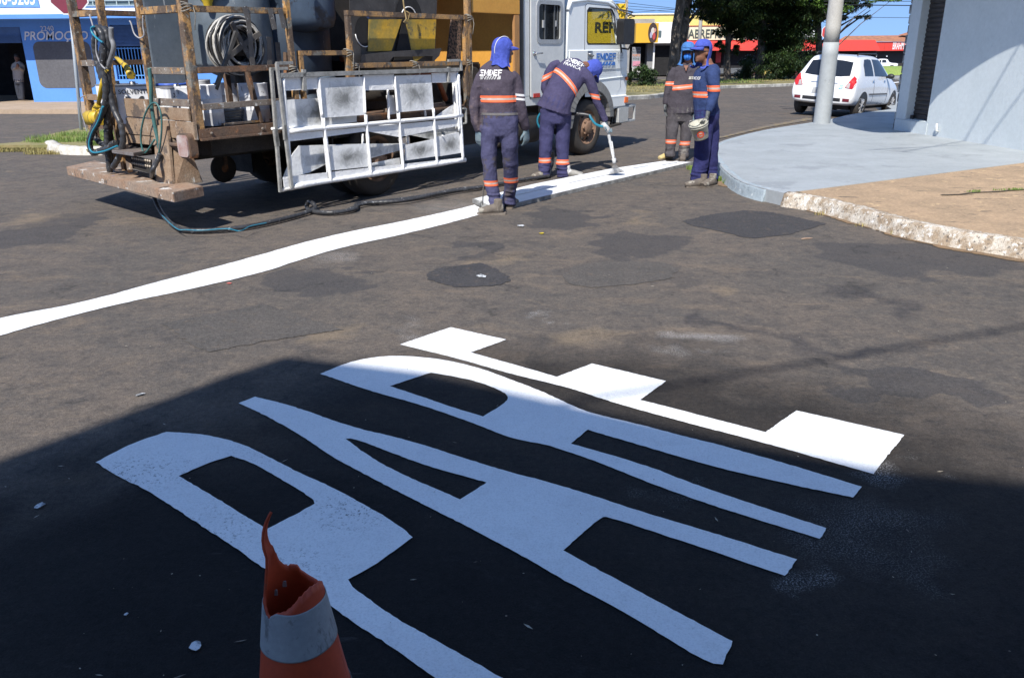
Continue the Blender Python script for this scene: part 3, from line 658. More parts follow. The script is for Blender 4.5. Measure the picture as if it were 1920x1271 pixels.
# banner and window on the white storey
mb = MB(); mb.prism([(sx_(-200), -.03, sz_(12)), (sx_(93), -.03, sz_(13)), (sx_(88), -.03, sz_(-60)), (sx_(-200), -.03, sz_(-60))], (0, .02, 0)); bn = mb.build('banner', mat('banner_blue', (.16, .33, .68), rough=.5), shop)
o = txt('banner_text', '(16)99456-5265', .62, (sx_(16), -.036, sz_(-3.5)), (1, 0, 0), (0, 0, 1), WHT, None, shear=.2, wide=.62, bold=.02); o.parent = bn
mb = MB(); sbox(mb, 168, 296, -40, 12, -.2, -.16); win = mb.build('window', mat('window_dark', (.10, .14, .15), rough=.15), shop)
mb = MB(); 
for x in (169, 188, 210, 232, 255, 276, 295): sbox(mb, x-1, x+1, -40, 12, -.16, -.12)
for y in (10.8, 2, -12): sbox(mb, 168, 296, y-.9, y+.9, -.16, -.11)
sbox(mb, 166, 298, 10.8, 12.6, -.1, .05)
o = mb.build('window_frame', mat('window_frame_grey', (.35, .42, .42), rough=.5), None); o.parent = win
mb = MB(); sbox(mb, 20, 34, 140, 190, -1.4, -.9); mb.build('counter', mat('counter_blue', (.03, .09, .16), rough=.5), shop)
# pavement in front of the shop
SD = mat('shop_pavement', (.40, .30, .21), (.32, .24, .17), scale=2, rough=.9, world=True, fine=.15)
slab('pavement', [GT(-700, 214)-Vector((0, 0, 0)), GT(600, 214), Vector((GT(600, 214).x, 40, 0)), Vector((-40, 40, 0))], T(0, 28)+.12, -1.2, SD)
kb = [GT(-700, 214.2), GT(600, 214.2)]
# ================================================================== FAR BACKGROUND
def kb_strip(name, P, w, z, mt):
    """simple kerb block following the terrain"""
    bm = bmesh.new(); rows = []
    P = smoothloop(P, 5)
    for i, p in enumerate(P):
        t = (P[min(i+1, len(P)-1)]-P[max(i-1, 0)]); t.z = 0; t.normalize(); n = Vector((-t.y, t.x, 0)); tz = T(p.x, p.y)
        rows.append([bm.verts.new((p.x+n.x*a, p.y+n.y*a, tz+h)) for a, h in ((0, -.1), (0, z-.02), (.02, z), (w, z+.004), (w+.002, -.1))])
    for a, b in zip(rows, rows[1:]):
        for j in range(4): bm.faces.new((a[j], b[j], b[j+1], a[j+1]))
    bmesh.ops.recalc_face_normals(bm, faces=bm.faces)
    me = bpy.data.meshes.new(name); bm.to_mesh(me); bm.free(); return tag(mobj(name, me, mt), kind='structure')
KW_ = mat('kerb_dusty', (.52, .50, .44), (.25, .24, .21), scale=3, lo=.4, hi=.6, rough=.9, world=True, fine=.2)
def tsheet(name, px, dz, mt, grid=1.5):
    """sheet draped over the terrain, outline given as photo pixels on the ground"""
    P = [GT(*p) for p in px]; mb = bmesh.new()
    vs = [mb.verts.new(p) for p in P]; f = mb.faces.new(vs)
    ys_ = [27+.5*k for k in range(8)]+[33+3*k for k in range(60)]
    for y in ys_: bmesh.ops.bisect_plane(mb, geom=mb.verts[:]+mb.edges[:]+mb.faces[:], plane_co=(0, y, 0), plane_no=(0, 1, 0))
    for v in mb.verts: v.co.z = T(v.co.x, v.co.y)+dz
    bmesh.ops.recalc_face_normals(mb, faces=mb.faces)
    me = bpy.data.meshes.new(name); mb.to_mesh(me); mb.free(); return tag(mobj(name, me, mt), kind='structure')
MG = mat('median_ground', (.20, .17, .07), (.09, .09, .035), scale=.8, rough=.95, world=True, fine=.3, stain=[((.34, .28, .13), 1.5, .56)])
med = [(1100,200),(1180,188),(1240,183),(1300,171),(1360,166),(1420,164),(1500,161),(1560,158),(1680,150),(1600,147),(1400,147),(1240,153),(1150,160),(1060,172)]
tsheet('median_strip', med, .12, MG)
kb_strip('kerb', [GT(*p) for p in ((1080,203),(1180,188.5),(1240,183.5),(1300,171.5),(1360,166.5),(1420,164.5),(1500,161.5),(1560,158.5),(1690,150.5))], .15, .135, KW_)
grass('grass', [(GT(px, py), 1.0+.3*(k % 3), .5) for k, (px, py) in enumerate(((1200,178),(1225,172),(1260,168),(1300,164),(1350,160),(1400,158),(1450,156),(1490,155),(1190,168)))], GR[1], 2600, .22, .018)
grass('grass', [(GT(px, py), 1.6, 1.0) for px, py in ((1330,158),(1370,156),(1420,154),(1470,153),(1230,165),(1380,160))], GR[0], 2200, .25, .02)
# far grassy mound by the pickup
MGR = mat('verge_grass', (.16, .27, .05), (.22, .27, .07), scale=.6, rough=.9, world=True, fine=.3)
mb = MB(); c = GT(1668, 141); mb.ball((c.x, c.y, c.z-1.2), (9, 3.2, 2.05), 40, 20); tag(mb.build('grass_verge', MGR), kind='structure')
kb_strip('kerb', [GT(1560, 152), GT(1640, 148), GT(1730, 146.5)], .3, .16, mat('kerb_grey', (.30, .32, .34), rough=.9))
# far carriageway white line
tsheet('road_marking', [(1655,157),(1700,152.8),(1700,154.2),(1655,158.6)], .012, PAINT2)

LEAF = mat('mango_leaf', (.034, .062, .014), (.014, .030, .009), scale=.9, lo=.4, hi=.6, rough=.45, world=True, fine=.3)
LEAF2 = mat('bright_leaf', (.13, .22, .03), (.05, .11, .02), scale=1.2, lo=.4, hi=.6, rough=.5, world=True, fine=.3)
BARK = mat('bark', (.12, .10, .08), (.05, .042, .036), scale=5, lo=.42, hi=.58, rough=.95, bump=1, bscale=12, stretch=(1, 1, .35), stain=[((.22, .20, .17), 3.5, .62), ((.30, .22, .15), 2, .70)])
for lm in (LEAF, LEAF2):
    B = lm.node_tree.nodes['Principled BSDF']; B.inputs['Transmission Weight'].default_value = 0
def leaves(bm, c, r, n, size, droop=.6, rng=random):
    for _ in range(n):
        while True:
            v = Vector((rng.uniform(-1, 1), rng.uniform(-1, 1), rng.uniform(-1, 1)))
            if v.length < 1: break
        v = v*(.55+.45*v.length)
        p = Vector(c)+Vector((v.x*r[0], v.y*r[1], v.z*r[2]))
        a = rng.random()*2*PI; d = Vector((math.cos(a), math.sin(a), -droop*rng.uniform(.2, 2.2))).normalized()
        s = Vector((-math.sin(a), math.cos(a), rng.uniform(-.5, .5))).normalized(); L_ = size*rng.uniform(.6, 1.2); W_ = L_*.17
        vs = [bm.verts.new(p), bm.verts.new(p+d*L_*.45+s*W_), bm.verts.new(p+d*L_), bm.verts.new(p+d*L_*.45-s*W_)]
        bm.faces.new(vs)
def tree(name, label, base, trunk, blobs, size, mt=LEAF, dens=1., cat='tree', group=None, limb=True):
    """trunk: list of (dx,dy,z,r) ; blobs: list of (dx,dy,z,rx,ry,rz,n)"""
    e = empty(name, base); tag(e, label, cat, group)
    rng = random.Random(hash(label) % 1000 if False else len(label)*31+int(base[0]*10))
    mb = MB(); pts = [Vector(t[:3]) for t in trunk]; pts2 = []; rs = []
    for i in range(len(pts)-1):
        for k in range(4):
            t = k/4; p = pts[i].lerp(pts[i+1], t); p += noise.noise_vector(p*1.3+Vector(base))*.06; pts2.append(p); rs.append(trunk[i][3]*(1-t)+trunk[i+1][3]*t)
    pts2.append(pts[-1]); rs.append(trunk[-1][3]); rs[0] *= 1.35
    mb.tube(pts2, rs, 14)
    if limb:
        for b in blobs[:9]:
            c = Vector(b[:3]); s = min(pts2, key=lambda q: abs(q.z-(c.z-.9*abs(c.x)-.2)))
            m_ = s.lerp(c, .5)+Vector((0, 0, .25)); mb.tube([s, m_, c], [rs[-1]*.55, rs[-1]*.35, rs[-1]*.12], 7)
    for v in mb.bm.verts: v.co += noise.noise_vector(v.co*5)*.03
    mb.build('trunk', BARK, e)
    bm = bmesh.new()
    if cat == 'tree' and mt is LEAF: blobs = list(blobs)+[(-1.2, -3.0, 6.3, 3.4, 3.0, 1.0, 4200), (.8, .5, 6.6, 2.6, 2.4, 1.0, 2200)]
    for (x, y, z, rx, ry, rz, n) in blobs:
        k = max(3, int(n*dens/(90 if z > 5 else 60)))
        for _ in range(k):
            a = Vector((rng.gauss(0, .5), rng.gauss(0, .5), rng.gauss(0, .5))); 
            cc = (x+a.x*rx, y+a.y*ry, z+a.z*rz); s = rng.uniform(.22, .5)
            leaves(bm, cc, (rx*s, ry*s, rz*s*.9), 90, size, rng=rng)
    me = bpy.data.meshes.new('crown'); bm.to_mesh(me); bm.free(); mobj('crown', me, mt, e); return e
def tb(px, py): g = GT(px, py); return g
def rel(base, px, py, dy=0):   # offset from base of a pixel at base depth (+dy)
    a = A(px, py, base.y+dy); return (a.x-base.x, dy, a.z-base.z)
# 1: bare trunk nearest the cab
b = tb(1258, 163); t = [(0, 0, -.2, .36)]+[(*rel(b, px, py), r) for px, py, r in ((1262,120,.27),(1268,60,.24),(1276,0,.23),(1280,-90,.2))]
tree('mango_tree', 'tall bare mottled trunk standing nearest to the truck cab', b, t, [(*rel(b, 1250, -75, 0), 3.2, 2.6, 1.0, 2500), (*rel(b, 1330, -60, 1), 2.8, 2.5, 1.1, 3000)], .30)
# 2: leaning dark trunk behind it
b = tb(1296, 157); b = Vector((b.x, b.y, b.z)); t = [(0, 0, -.2, .30)]+[(*rel(b, px, py), r) for px, py, r in ((1277,110,.24),(1284,50,.24),(1292,0,.22),(1300,-90,.2))]
tree('mango_tree', 'slim leaning trunk just left of the beige shop sign', b, t, [(*rel(b, 1300, -30, 0), 1.6, 2.5, .9, 1500), (*rel(b, 1282, 6, .5), .7, .8, .35, 350), (*rel(b, 1330, 8, 1), 1.1, 1.5, .7, 1200)], .30)
# 3: trunk behind the two standing workers' heads
b = tb(1364, 154); t = [(0, 0, -.2, .28)]+[(*rel(b, px, py), r) for px, py, r in ((1364,110,.2),(1366,60,.19),(1372,0,.18),(1376,-60,.16))]
tree('mango_tree', 'dark leafy tree whose low boughs hang in front of the beige sign', b, t,
     [(*rel(b, 1340, 12, 0), 1.6, 1.8, .6, 2600), (*rel(b, 1382, 25, -.5), 1.5, 1.8, .9, 3600), (*rel(b, 1360, 48, -.6), .9, 1.0, .5, 700), (*rel(b, 1388, 62, .3), .8, 1.0, .6, 800), (*rel(b, 1335, 28, .2), .9, 1.0, .35, 700), (*rel(b, 1352, 84, -.4), .42, .5, .35, 260), (*rel(b, 1378, 92, -.3), .4, .5, .3, 220), (*rel(b, 1400, -10, 1), 2.4, 2.2, .8, 2400)], .30)
b = tb(1424, 152); t = [(0, 0, -.2, .34)]+[(*rel(b, px, py), r) for px, py, r in ((1426,110,.25),(1430,50,.24),(1424,0,.22),(1420,-60,.2))]
tree('mango_tree', 'middle tree of the median with dense dark foliage', b, t,
     [(*rel(b, 1420, 10, 0), 2.4, 2, 1.0, 4200), (*rel(b, 1452, 45, 0), 1.7, 1.7, 1.2, 3600), (*rel(b, 1455, 90, .3), 1.2, 1.2, 1.0, 2200), (*rel(b, 1405, 40, .5), 1.0, 1.2, .6, 900), (*rel(b, 1470, 115, .5), .9, 1, .7, 1300)], .30)
b = tb(1452, 151); t = [(0, 0, -.2, .2)]+[(*rel(b, px, py), r) for px, py, r in ((1450,110,.15),(1458,50,.14),(1466,0,.12))]
tree('mango_tree', 'thin trunk buried in dark leaves right of the middle tree', b, t,
     [(*rel(b, 1480, 12, 0), 2.2, 2, 1.1, 4000), (*rel(b, 1492, 55, 0), 1.2, 1.6, 1.1, 2600), (*rel(b, 1470, 80, 0), 1.0, 1.2, .8, 1500)], .30)
b = tb(1537, 149); b = Vector((b.x, b.y, b.z)); t = [(0, 0, -.2, .30)]+[(*rel(b, px, py), r) for px, py, r in ((1536,110,.25),(1534,60,.24),(1532,0,.24),(1530,-60,.22))]
tree('mango_tree', 'tree beside the concrete pole with bright green tips against the sky', b, t,
     [(*rel(b, 1520, 18, 0), 1.9, 2, .7, 3000), (*rel(b, 1555, 8, -1), 1.5, 1.8, .7, 2400), (*rel(b, 1590, 3, -1), 1.5, 1.6, .5, 1900), (*rel(b, 1615, 12, -1.2), .75, .9, .6, 520), (*rel(b, 1632, 20, -1.2), .42, .5, .42, 200), (*rel(b, 1580, 26, -1), .5, .7, .3, 300), (*rel(b, 1608, 30, -1), .30, .4, .2, 130)], .27)
b = tb(1550, 150); by_ = b.y-4; b = Vector((A(1550, 110, by_).x, by_, T(b.x, by_))); t = [(0, 0, -.2, .10), (*rel(b, 1553, 60), .09), (*rel(b, 1562, 0), .08)]
tree('mango_tree', 'light green leaf cluster hanging right at the pole top', b, t, [(*rel(b, 1578, 10, 0), .7, .7, .45, 520), (*rel(b, 1530, 5, 0), .9, .7, .4, 500), (*rel(b, 1650, -2, 0), .9, .7, .16, 300), (*rel(b, 1678, -4, 0), .5, .5, .14, 160)], .22, LEAF2)
b = tb(1480, 150); t = [(0, 0, -.2, .16)]+[(*rel(b, px, py), r) for px, py, r in ((1484,100,.13),(1480,40,.12),(1478,0,.12))]
tree('mango_tree', 'slender tree in the darkest foliage left of the far stop sign', b, t,
     [(*rel(b, 1440, 18, -1), 2.2, 1.6, .8, 3600), (*rel(b, 1500, 30, -.5), 1.5, 1.4, 1.0, 3000), (*rel(b, 1475, 70, -.5), 1.3, 1.2, .9, 2400), (*rel(b, 1410, 55, -.5), .7, .8, .8, 900), (*rel(b, 1445, 105, -.5), .8, .8, .6, 900), (*rel(b, 1550, 25, -.5), 1.0, 1.2, .6, 1400)], .28)
# bushes
def bush(label, px, py, r, n, size=.16, mt=LEAF, h=None, dy=0):
    b = GT(px, py); b = Vector((b.x, b.y+dy, T(b.x, b.y+dy)))
    return tree('shrub', label, b, [(0, 0, -.1, .05), (0, 0, (h or r)*.6, .03)], [(0, 0, (h or r)*.8, r, r, (h or r)*.8, n)], size, mt, cat='shrub', limb=False)
bush('round dark green shrub beside the cab front', 1203, 166, .75, 2200, .18, LEAF)
bush('shrub under the middle tree', 1395, 153, .9, 1500, .2)
bush('shrub with thin stems left of the middle trunk', 1390, 150, .6, 500, .2)
bush('low dark hedge bush left of the white hatchback', 1490, 153, 1.3, 3000, .2, h=1.3)
bush('bush between the median trunk and the hatchback', 1455, 154, 1.2, 2600, .2)
bush('low bush beside the rear lamp of the hatchback', 1513, 150, .9, 1800, .2, h=1.2)

def part(parent, name, mt, fn, bevel=0):
    mb = MB(); fn(mb); return mb.build(name, mt, parent, bevel)
def facade(name, label, Yd, px_anchor, cat='shop', az=0.):
    """frontal building helper: box(px0,px1,py0,py1,front,back)"""
    a = A(px_anchor, 130, Yd); e = empty(name, (a.x, Yd, T(a.x, Yd)-.1)); tag(e, label, cat)
    def bx(mb, x0, x1, y0, y1, t0=0., t1=.3, dy=0.):
        p = A((x0+x1)/2, y0, Yd); q = A((x0+x1)/2, y1, Yd)
        mb.box(A(x0, (y0+y1)/2, Yd).x-a.x, A(x1, (y0+y1)/2, Yd).x-a.x, t0, t1, q.z-e.location.z, p.z-e.location.z)
    def pt(x, y, t=0.): p = A(x, y, Yd); return Vector((p.x-a.x, t, p.z-e.location.z))
    return e, bx, pt
# --- big yellow building far behind
YEL = mat('yellow_render', (.72, .55, .17), (.66, .50, .15), scale=.4, rough=.8, fine=.06)
e, bx, pt = facade('yellow_warehouse', 'long pale yellow building behind the trees', 100, 1350, 'building')
part(e, 'wall', YEL, lambda mb: bx(mb, 1140, 1490, 27, 145, 0, 12))
part(e, 'parapet', WHITEW, lambda mb: bx(mb, 1139, 1491, 25.2, 27, -.15, 12.1))
# --- white wall shop between
e, bx, pt = facade('white_shop', 'white two storey shop with dark doorways right of the yellow sign', 88, 1230)
part(e, 'wall', WHITEW, lambda mb: (bx(mb, 1228, 1292, 42, 82, 0, 8), bx(mb, 1214, 1228, 42, 142, 0, 8), bx(mb, 1258, 1292, 82, 142, 0, 8), bx(mb, 1228, 1258, 82, 142, .6, 8)))
part(e, 'door', DARKI, lambda mb: bx(mb, 1229, 1257, 86, 142, .4, .55))
part(e, 'window', mat('window_dark'  , (.10, .14, .15)), lambda mb: (bx(mb, 1229, 1240, 58, 71, -.06, -.01),))
part(e, 'ledge', WHITEW, lambda mb: bx(mb, 1213, 1292, 79.5, 81.5, -.8, -.01))
# --- yellow signed shop
OY = mat('sign_ochre', (.70, .40, .03), (.64, .36, .03), scale=1, rough=.6, fine=.04)
e, bx, pt = facade('ochre_sign_shop', 'narrow shop under a deep ochre sign board with an oval dark badge', 66, 1205)
part(e, 'wall', mat('grey_shop_wall', (.30, .30, .31), (.22, .22, .22), scale=2), lambda mb: (bx(mb, 1213, 1224, 82, 145, 0, 6), bx(mb, 1085, 1180, 82, 145, 0, 6), bx(mb, 1160, 1228, 36, 82, .3, 6)))
part(e, 'interior', DARKI, lambda mb: bx(mb, 1180, 1213, 82, 145, 1., 1.2))
sg = part(e, 'sign_board', OY, lambda mb: bx(mb, 1188, 1229.5, 45, 81, -1.2, .25))
def oval(mb, cx, cy, rx, ry, t, th):
    c = pt(cx, cy, t); k = 66/F; mb.prism([c+Vector((rx*k*math.cos(a), 0, ry*k*math.sin(a))) for a in [2*PI*i/28 for i in range(28)]], (0, th, 0))
bd = part(e, 'badge', mat('badge_dark', (.05, .03, .03), rough=.6), lambda mb: oval(mb, 1219, 62.5, 8, 16, -1.26, .05))
for nm, c, args in (('badge_motif', (.6, .55, .5), (1219, 60, 3.2, 6)), ('badge_motif', (.45, .06, .06), (1221, 69, 2.5, 6)), ('badge_motif', (.35, .36, .5), (1215.5, 67, 2, 5)), ('badge_motif', (.5, .25, .2), (1223, 58, 1.8, 3))):
    o = part(None, nm, mat('motif%s' % (c[0]), c), lambda mb: oval(mb, *args, -1.28-.004*len(bd.children), .01)); o.parent = bd
ps = part(e, 'poster', mat('poster_grey', (.30, .33, .36), (.22, .2, .22), scale=3), lambda mb: bx(mb, 1183.5, 1199, 89, 125, -.5, -.42))
for i, (y, c, s) in enumerate(((93, (.05, .06, .08), 'ALOJA'), (98.5, (.05, .06, .08), 'PRONTA'), (104.5, (.75, .25, .08), 'PORTE'), (111, (.06, .06, .07), 'FONE'))):
    o = txt('poster_text', s, .22, pt(1191, y, -.52), (1, 0, 0), (0, 0, 1), mat('ptxt%d' % i, c), None, wide=.85); o.parent = ps
o = part(None, 'poster_panel', mat('poster_pink', (.6, .25, .32), (.45, .2, .28), scale=4), lambda mb: bx(mb, 1184.5, 1198, 115, 124, -.53, -.51)); o.parent = ps
def bars(mb):
    for k in range(7): bx(mb, 1184+k*2.2, 1185+k*2.2, 126, 140, -.5, -.45)
    bx(mb, 1183, 1199, 125.5, 127, -.5, -.44)
part(e, 'railing', WHITEW, bars)
# --- yellow shop with the big lettering, seen through the cab windows
Y2 = mat('bright_yellow_wall', (.72, .47, .02), (.66, .42, .02), scale=.8, rough=.7, fine=.05)
e, bx, pt = facade('bright_yellow_shop', 'bright yellow shop with big black letters seen through the cab window', 52, 1130)
part(e, 'wall', Y2, lambda mb: bx(mb, 1000, 1172, 8, 82, 0, 5)); part(e, 'lower_wall', mat('dark_lower', (.06, .06, .06)), lambda mb: bx(mb, 1000, 1170, 82, 160, .3, 5))
part(e, 'corner_pillar', mat('pale_pillar', (.4, .36, .3)), lambda mb: bx(mb, 1172, 1175.5, -60, 150, -.2, .3))
txt('wall_lettering', 'REFE', .80, pt(1139, 53, -.03), (1, 0, 0), (0, 0, 1), mat('black_letters', (.03, .03, .02)), e, wide=.95, bold=.03)
# --- beige sign shop with red awning
RED = mat('red_awning', (.62, .045, .03), (.55, .04, .03), scale=1, rough=.6, fine=.04)
e, bx, pt = facade('red_awning_shop', 'shop with beige lettered sign above a long red awning', 84, 1340)
part(e, 'wall', mat('dull_red_wall', (.12, .03, .03), (.05, .03, .03), scale=1), lambda mb: (bx(mb, 1272, 1420, 80, 140, .0, 6), bx(mb, 1288, 1412, 50, 80, .3, 6)))
part(e, 'sign_board', mat('beige_sign', (.72, .68, .48), rough=.7), lambda mb: bx(mb, 1291, 1396, 50, 75.5, -.3, .2))
part(e, 'sign_trim', mat('trim_red', (.4, .1, .06)), lambda mb: bx(mb, 1290, 1397, 48.3, 50.2, -.35, .3))
txt('sign_text', 'ABREPIUS', 1.12, pt(1326, 65, -.34), (1, 0, 0), (0, 0, 1), mat('grey_letters', (.06, .075, .07)), e, wide=.80, bold=.02)
def awn(mb, x0, x1, y0, y1, y2):
    a, b = pt(x0, y0, -.1), pt(x1, y0, -.1); c, d = pt(x0, y1, -1.4), pt(x1, y1, -1.4); f, g = pt(x0, y2, -1.42), pt(x1, y2, -1.42)
    mb.prism([a, c, f, f+Vector((0, 1.3, 0))], (b-a))
part(e, 'awning', RED, lambda mb: awn(mb, 1271, 1640, 75.5, 93, 95.5))
part(e, 'pillar', mat('pillar_red', (.5, .04, .04)), lambda mb: bx(mb, 1341, 1350, 96, 118, -.4, -.1))
part(e, 'base_wall', mat('base_grey', (.12, .13, .14)), lambda mb: bx(mb, 1345, 1410, 128, 138, -.5, -.1))
txt('awning_text', 'Pizzas', .55, pt(1449, 87, -1.5), (1, 0, 0), (0, 0, 1), WHT, e)
part(e, 'door', DARKI, lambda mb: (bx(mb, 1300, 1340, 98, 136, -.15, -.05), bx(mb, 1352, 1640, 97, 130, -.2, -.05)))
# --- pale building with lettering, half hidden by the trees, and the long red fronted bar with tiled roof
e, bx, pt = facade('pale_shop', 'pale shop with small white letters on a dark board behind the trees', 90, 1500)
part(e, 'wall', mat('pale_wall', (.52, .52, .50), (.45, .45, .43)), lambda mb: (bx(mb, 1396, 1475, 48, 76, 0, 5), bx(mb, 1478, 1532, 50, 98, 0, 5)))
part(e, 'board', mat('board_dark', (.04, .05, .055)), lambda mb: (bx(mb, 1480, 1531, 56, 97, -.2, -.05),))
txt('board_text', 'BURGER', .9, pt(1508, 65, -.25), (1, 0, 0), (0, 0, 1), WHT, e, wide=.9, bold=.03); txt('board_text', 'CAZUMINHO', .75, pt(1506, 89, -.25), (1, 0, 0), (0, 0, 1), WHT, e, wide=.85, bold=.03)
part(e, 'lower_wall', mat('dull_red_wall', (.12, .03, .03)), lambda mb: bx(mb, 1478, 1540, 98, 140, .3, 4))
def strut(mb):
    mb.bar(pt(1506, 124, -.6), pt(1511, 92, -.6), .12); mb.bar(pt(1504, 124, -.7), pt(1519, 92, -.7), .12)
part(e, 'strut', WHITEW, strut)
e, bx, pt = facade('red_fronted_bar', 'long bar with a red fascia and clay tiled roof beyond the hatchback', 165, 1620)
part(e, 'fascia', RED, lambda mb: bx(mb, 1545, 1760, 79.5, 96, -2.0, -1.8))
def ribs(mb):
    for x in (1607, 1650, 1610): bx(mb, x, x+.35, 79.6, 96, -2.02, -2.001)
part(e, 'fascia_seam', mat('seam', (.35, .03, .02)), ribs)
part(e, 'wall', mat('bar_dark', (.035, .03, .03)), lambda mb: bx(mb, 1545, 1760, 96, 140, 0, 8))
part(e, 'soffit', DARKI, lambda mb: bx(mb, 1545, 1760, 95, 96, -1.79, 8))
txt('fascia_text', 'BRAHMA', 1.9, pt(1677.5, 87, -2.03), (1, 0, 0), (0, 0, 1), WHT, e, wide=.34, bold=.02)
TILE = mat('clay_tiles', (.40, .17, .085), (.24, .11, .07), scale=1.5, rough=.9, bump=1, bscale=30, fine=.3)
def roof(mb):
    mb.prism([pt(1560, 79, -2.2), pt(1598, 67.5, 3), pt(1760, 65.5, 3), pt(1760, 79, -2.2)], (0, .3, .0))
    mb.prism([pt(1690, 66, 1.0), pt(1720, 60.5, 4), pt(1760, 60, 4), pt(1760, 74, .2)], (0, .3, 0))
part(e, 'roof', TILE, roof)
part(e, 'poster', WHT, lambda mb: (bx(mb, 1578, 1589, 102, 106, -.2, -.05), bx(mb, 1590, 1602, 101.5, 106, -.2, -.05)))
part(e, 'lamp', WHT, lambda mb: [bx(mb, x, x+2, 104, 107, -1.2, -1.0) for x in (1618, 1637, 1657)])
# grey utility pole in front of the beige sign
b = A(1308, 130, 70); up_ = empty('utility_pole', (b.x, 70, T(b.x, 70))); tag(up_, 'thin grey utility pole in front of the beige sign', 'pole')
MB().tube([(0, 0, -.3), (0, 0, 9)], [.16, .13], 10).build('shaft', CONC, up_)
b = A(1276.5, 130, 76); up_ = empty('utility_pole', (b.x, 76, T(b.x, 76))); tag(up_, 'thin pole against the yellow wall between the two left trunks', 'pole')
MB().tube([(0, 0, -.3), (0, 0, 8)], [.10, .10], 8).build('shaft', CONC, up_)
# far pavement in front of the shops
PVF = mat('far_pavement', (.42, .42, .41), (.33, .33, .33), scale=.5, rough=.9, world=True)
tsheet('pavement', [(1150,147),(1240,143),(1420,141.5),(1420,139.5),(1240,140),(1150,143)], .1, PVF)
# ================================================================== TRUCK
TP = G(709, 367); TAZ = 37.0
truck = empty('flatbed_truck', (TP.x, TP.y, 0), R(90-TAZ)); tag(truck, 'white cab road painting truck with an open rusty rail bed full of gear', 'truck')
tM = Matrix.Translation((TP.x, TP.y, 0)) @ Matrix.Rotation(R(90-TAZ), 4, 'Z'); tMi = tM.inverted()
tu = Vector((math.sin(R(TAZ)), math.cos(R(TAZ)))); tn = Vector((-tu.y, tu.x))
def S(px, py, y=0.): s, o, z = PL((TP.x, TP.y), TAZ, px, py, y); return Vector((s, y, z))
def RR(px, py, s0=-2.23):
    q = (TP.x+tu.x*s0, TP.y+tu.y*s0); t, o, z = PL(q, TAZ-90, px, py); return Vector((s0, t, z))
def LG(px, py, z): return tMi @ G(px, py, z)
def TW(v): return tM @ Vector(v)
def put(o, base=(0, 0, 0)):       # place a top-level mesh built in truck coordinates
    o.matrix_world = tM @ Matrix.Translation(base); return o
OCH = mat('ochre_paint_worn', (.43, .235, .075), (.25, .16, .09), scale=6, rough=.75, bump=.6, bscale=40, fine=.3, stain=[((.10, .07, .05), 7, .53, (1, 1, .5)), ((.38, .36, .30), 15, .66), ((.16, .15, .13), 5, .60)])
RUST = mat('rusty_brown_steel', (.15, .085, .05), (.09, .065, .05), scale=6, rough=.85, bump=.6, bscale=30, fine=.25, stain=[((.30, .28, .25), 8, .64, (1, 1, .35)), ((.24, .11, .05), 5, .60), ((.55, .55, .54), 22, .70, (1, 1, .5))])
GREYR = mat('paint_spattered_rail', (.20, .17, .14), (.12, .09, .075), scale=8, rough=.8, bump=.5, fine=.25, stain=[((.50, .49, .46), 20, .62), ((.35, .19, .07), 7, .62)])
TAILM = mat('weathered_tail_boards', (.27, .20, .14), (.20, .125, .075), scale=5, rough=.85, bump=.5, fine=.25, stain=[((.55, .54, .50), 9, .63, (1, 1, .2)), ((.10, .075, .06), 4, .60), ((.04, .12, .30), 2.4, .73)])
UNDER = mat('dark_chassis', (.035, .028, .023), (.02, .018, .016), scale=5, rough=.9, fine=.3)
TYRE = mat('tyre_rubber', (.035, .032, .030), (.06, .05, .042), scale=5, rough=.9, bump=.3, fine=.2)
RIMM = mat('rusty_wheel_rim', (.23, .145, .095), (.17, .10, .065), scale=6, rough=.8, bump=.3, fine=.2)
def P_(name, mt, fn, parent=None, bevel=0.):
    mb = MB(); fn(mb); return mb.build(name, mt, parent or truck, bevel)
ZFL = .93; ZB0 = .835; W = 2.02
P_('bed_floor', RUST, lambda mb: mb.box(-2.20, 2.86, .02, W, ZB0+.01, ZFL-.012))
P_('side_beam', RUST, lambda mb: (mb.box(-2.25, 2.86, -.02, .03, ZB0, ZFL), mb.box(-2.25, 2.86, W-.01, W+.04, ZB0, ZFL), mb.box(-2.25, 2.86, -.05, -.022, ZB0-.012, ZB0+.01)), bevel=.004)
def chassis(mb):
    mb.box(-2.1, 5.7, .55, .68, .58, .80); mb.box(-2.1, 5.7, 1.36, 1.49, .58, .80)
    for s in (-1.9, -1.1, -.6, .7, 1.5, 2.3, 3.2): mb.box(s, s+.1, .68, 1.36, .62, .78)
    mb.box(-.10, .10, .3, 1.75, .36, .52); mb.box(-.22, .22, .85, 1.2, .26, .6); mb.box(4.65, 4.8, .3, 1.75, .3, .42)
    mb.box(1.1, 2.2, .08, .5, .42, .78); mb.box(-2.05, -1.0, .12, 1.9, .66, .82); mb.box(-1.0, 2.8, .05, 1.9, .70, .82)
    mb.tube([(.2, 1.02, .5), (4.2, 1.02, .6)], .05); mb.tube([(2.4, .2, .52), (3.4, .2, .52)], .22, 16)
P_('chassis', UNDER, chassis)
P_('mud_flap', UNDER, lambda mb: mb.box(-.62, -.60, .02, .55, .22, .80)); P_('mud_flap', UNDER, lambda mb: mb.box(-.62, -.60, 1.5, 2.02, .22, .80))
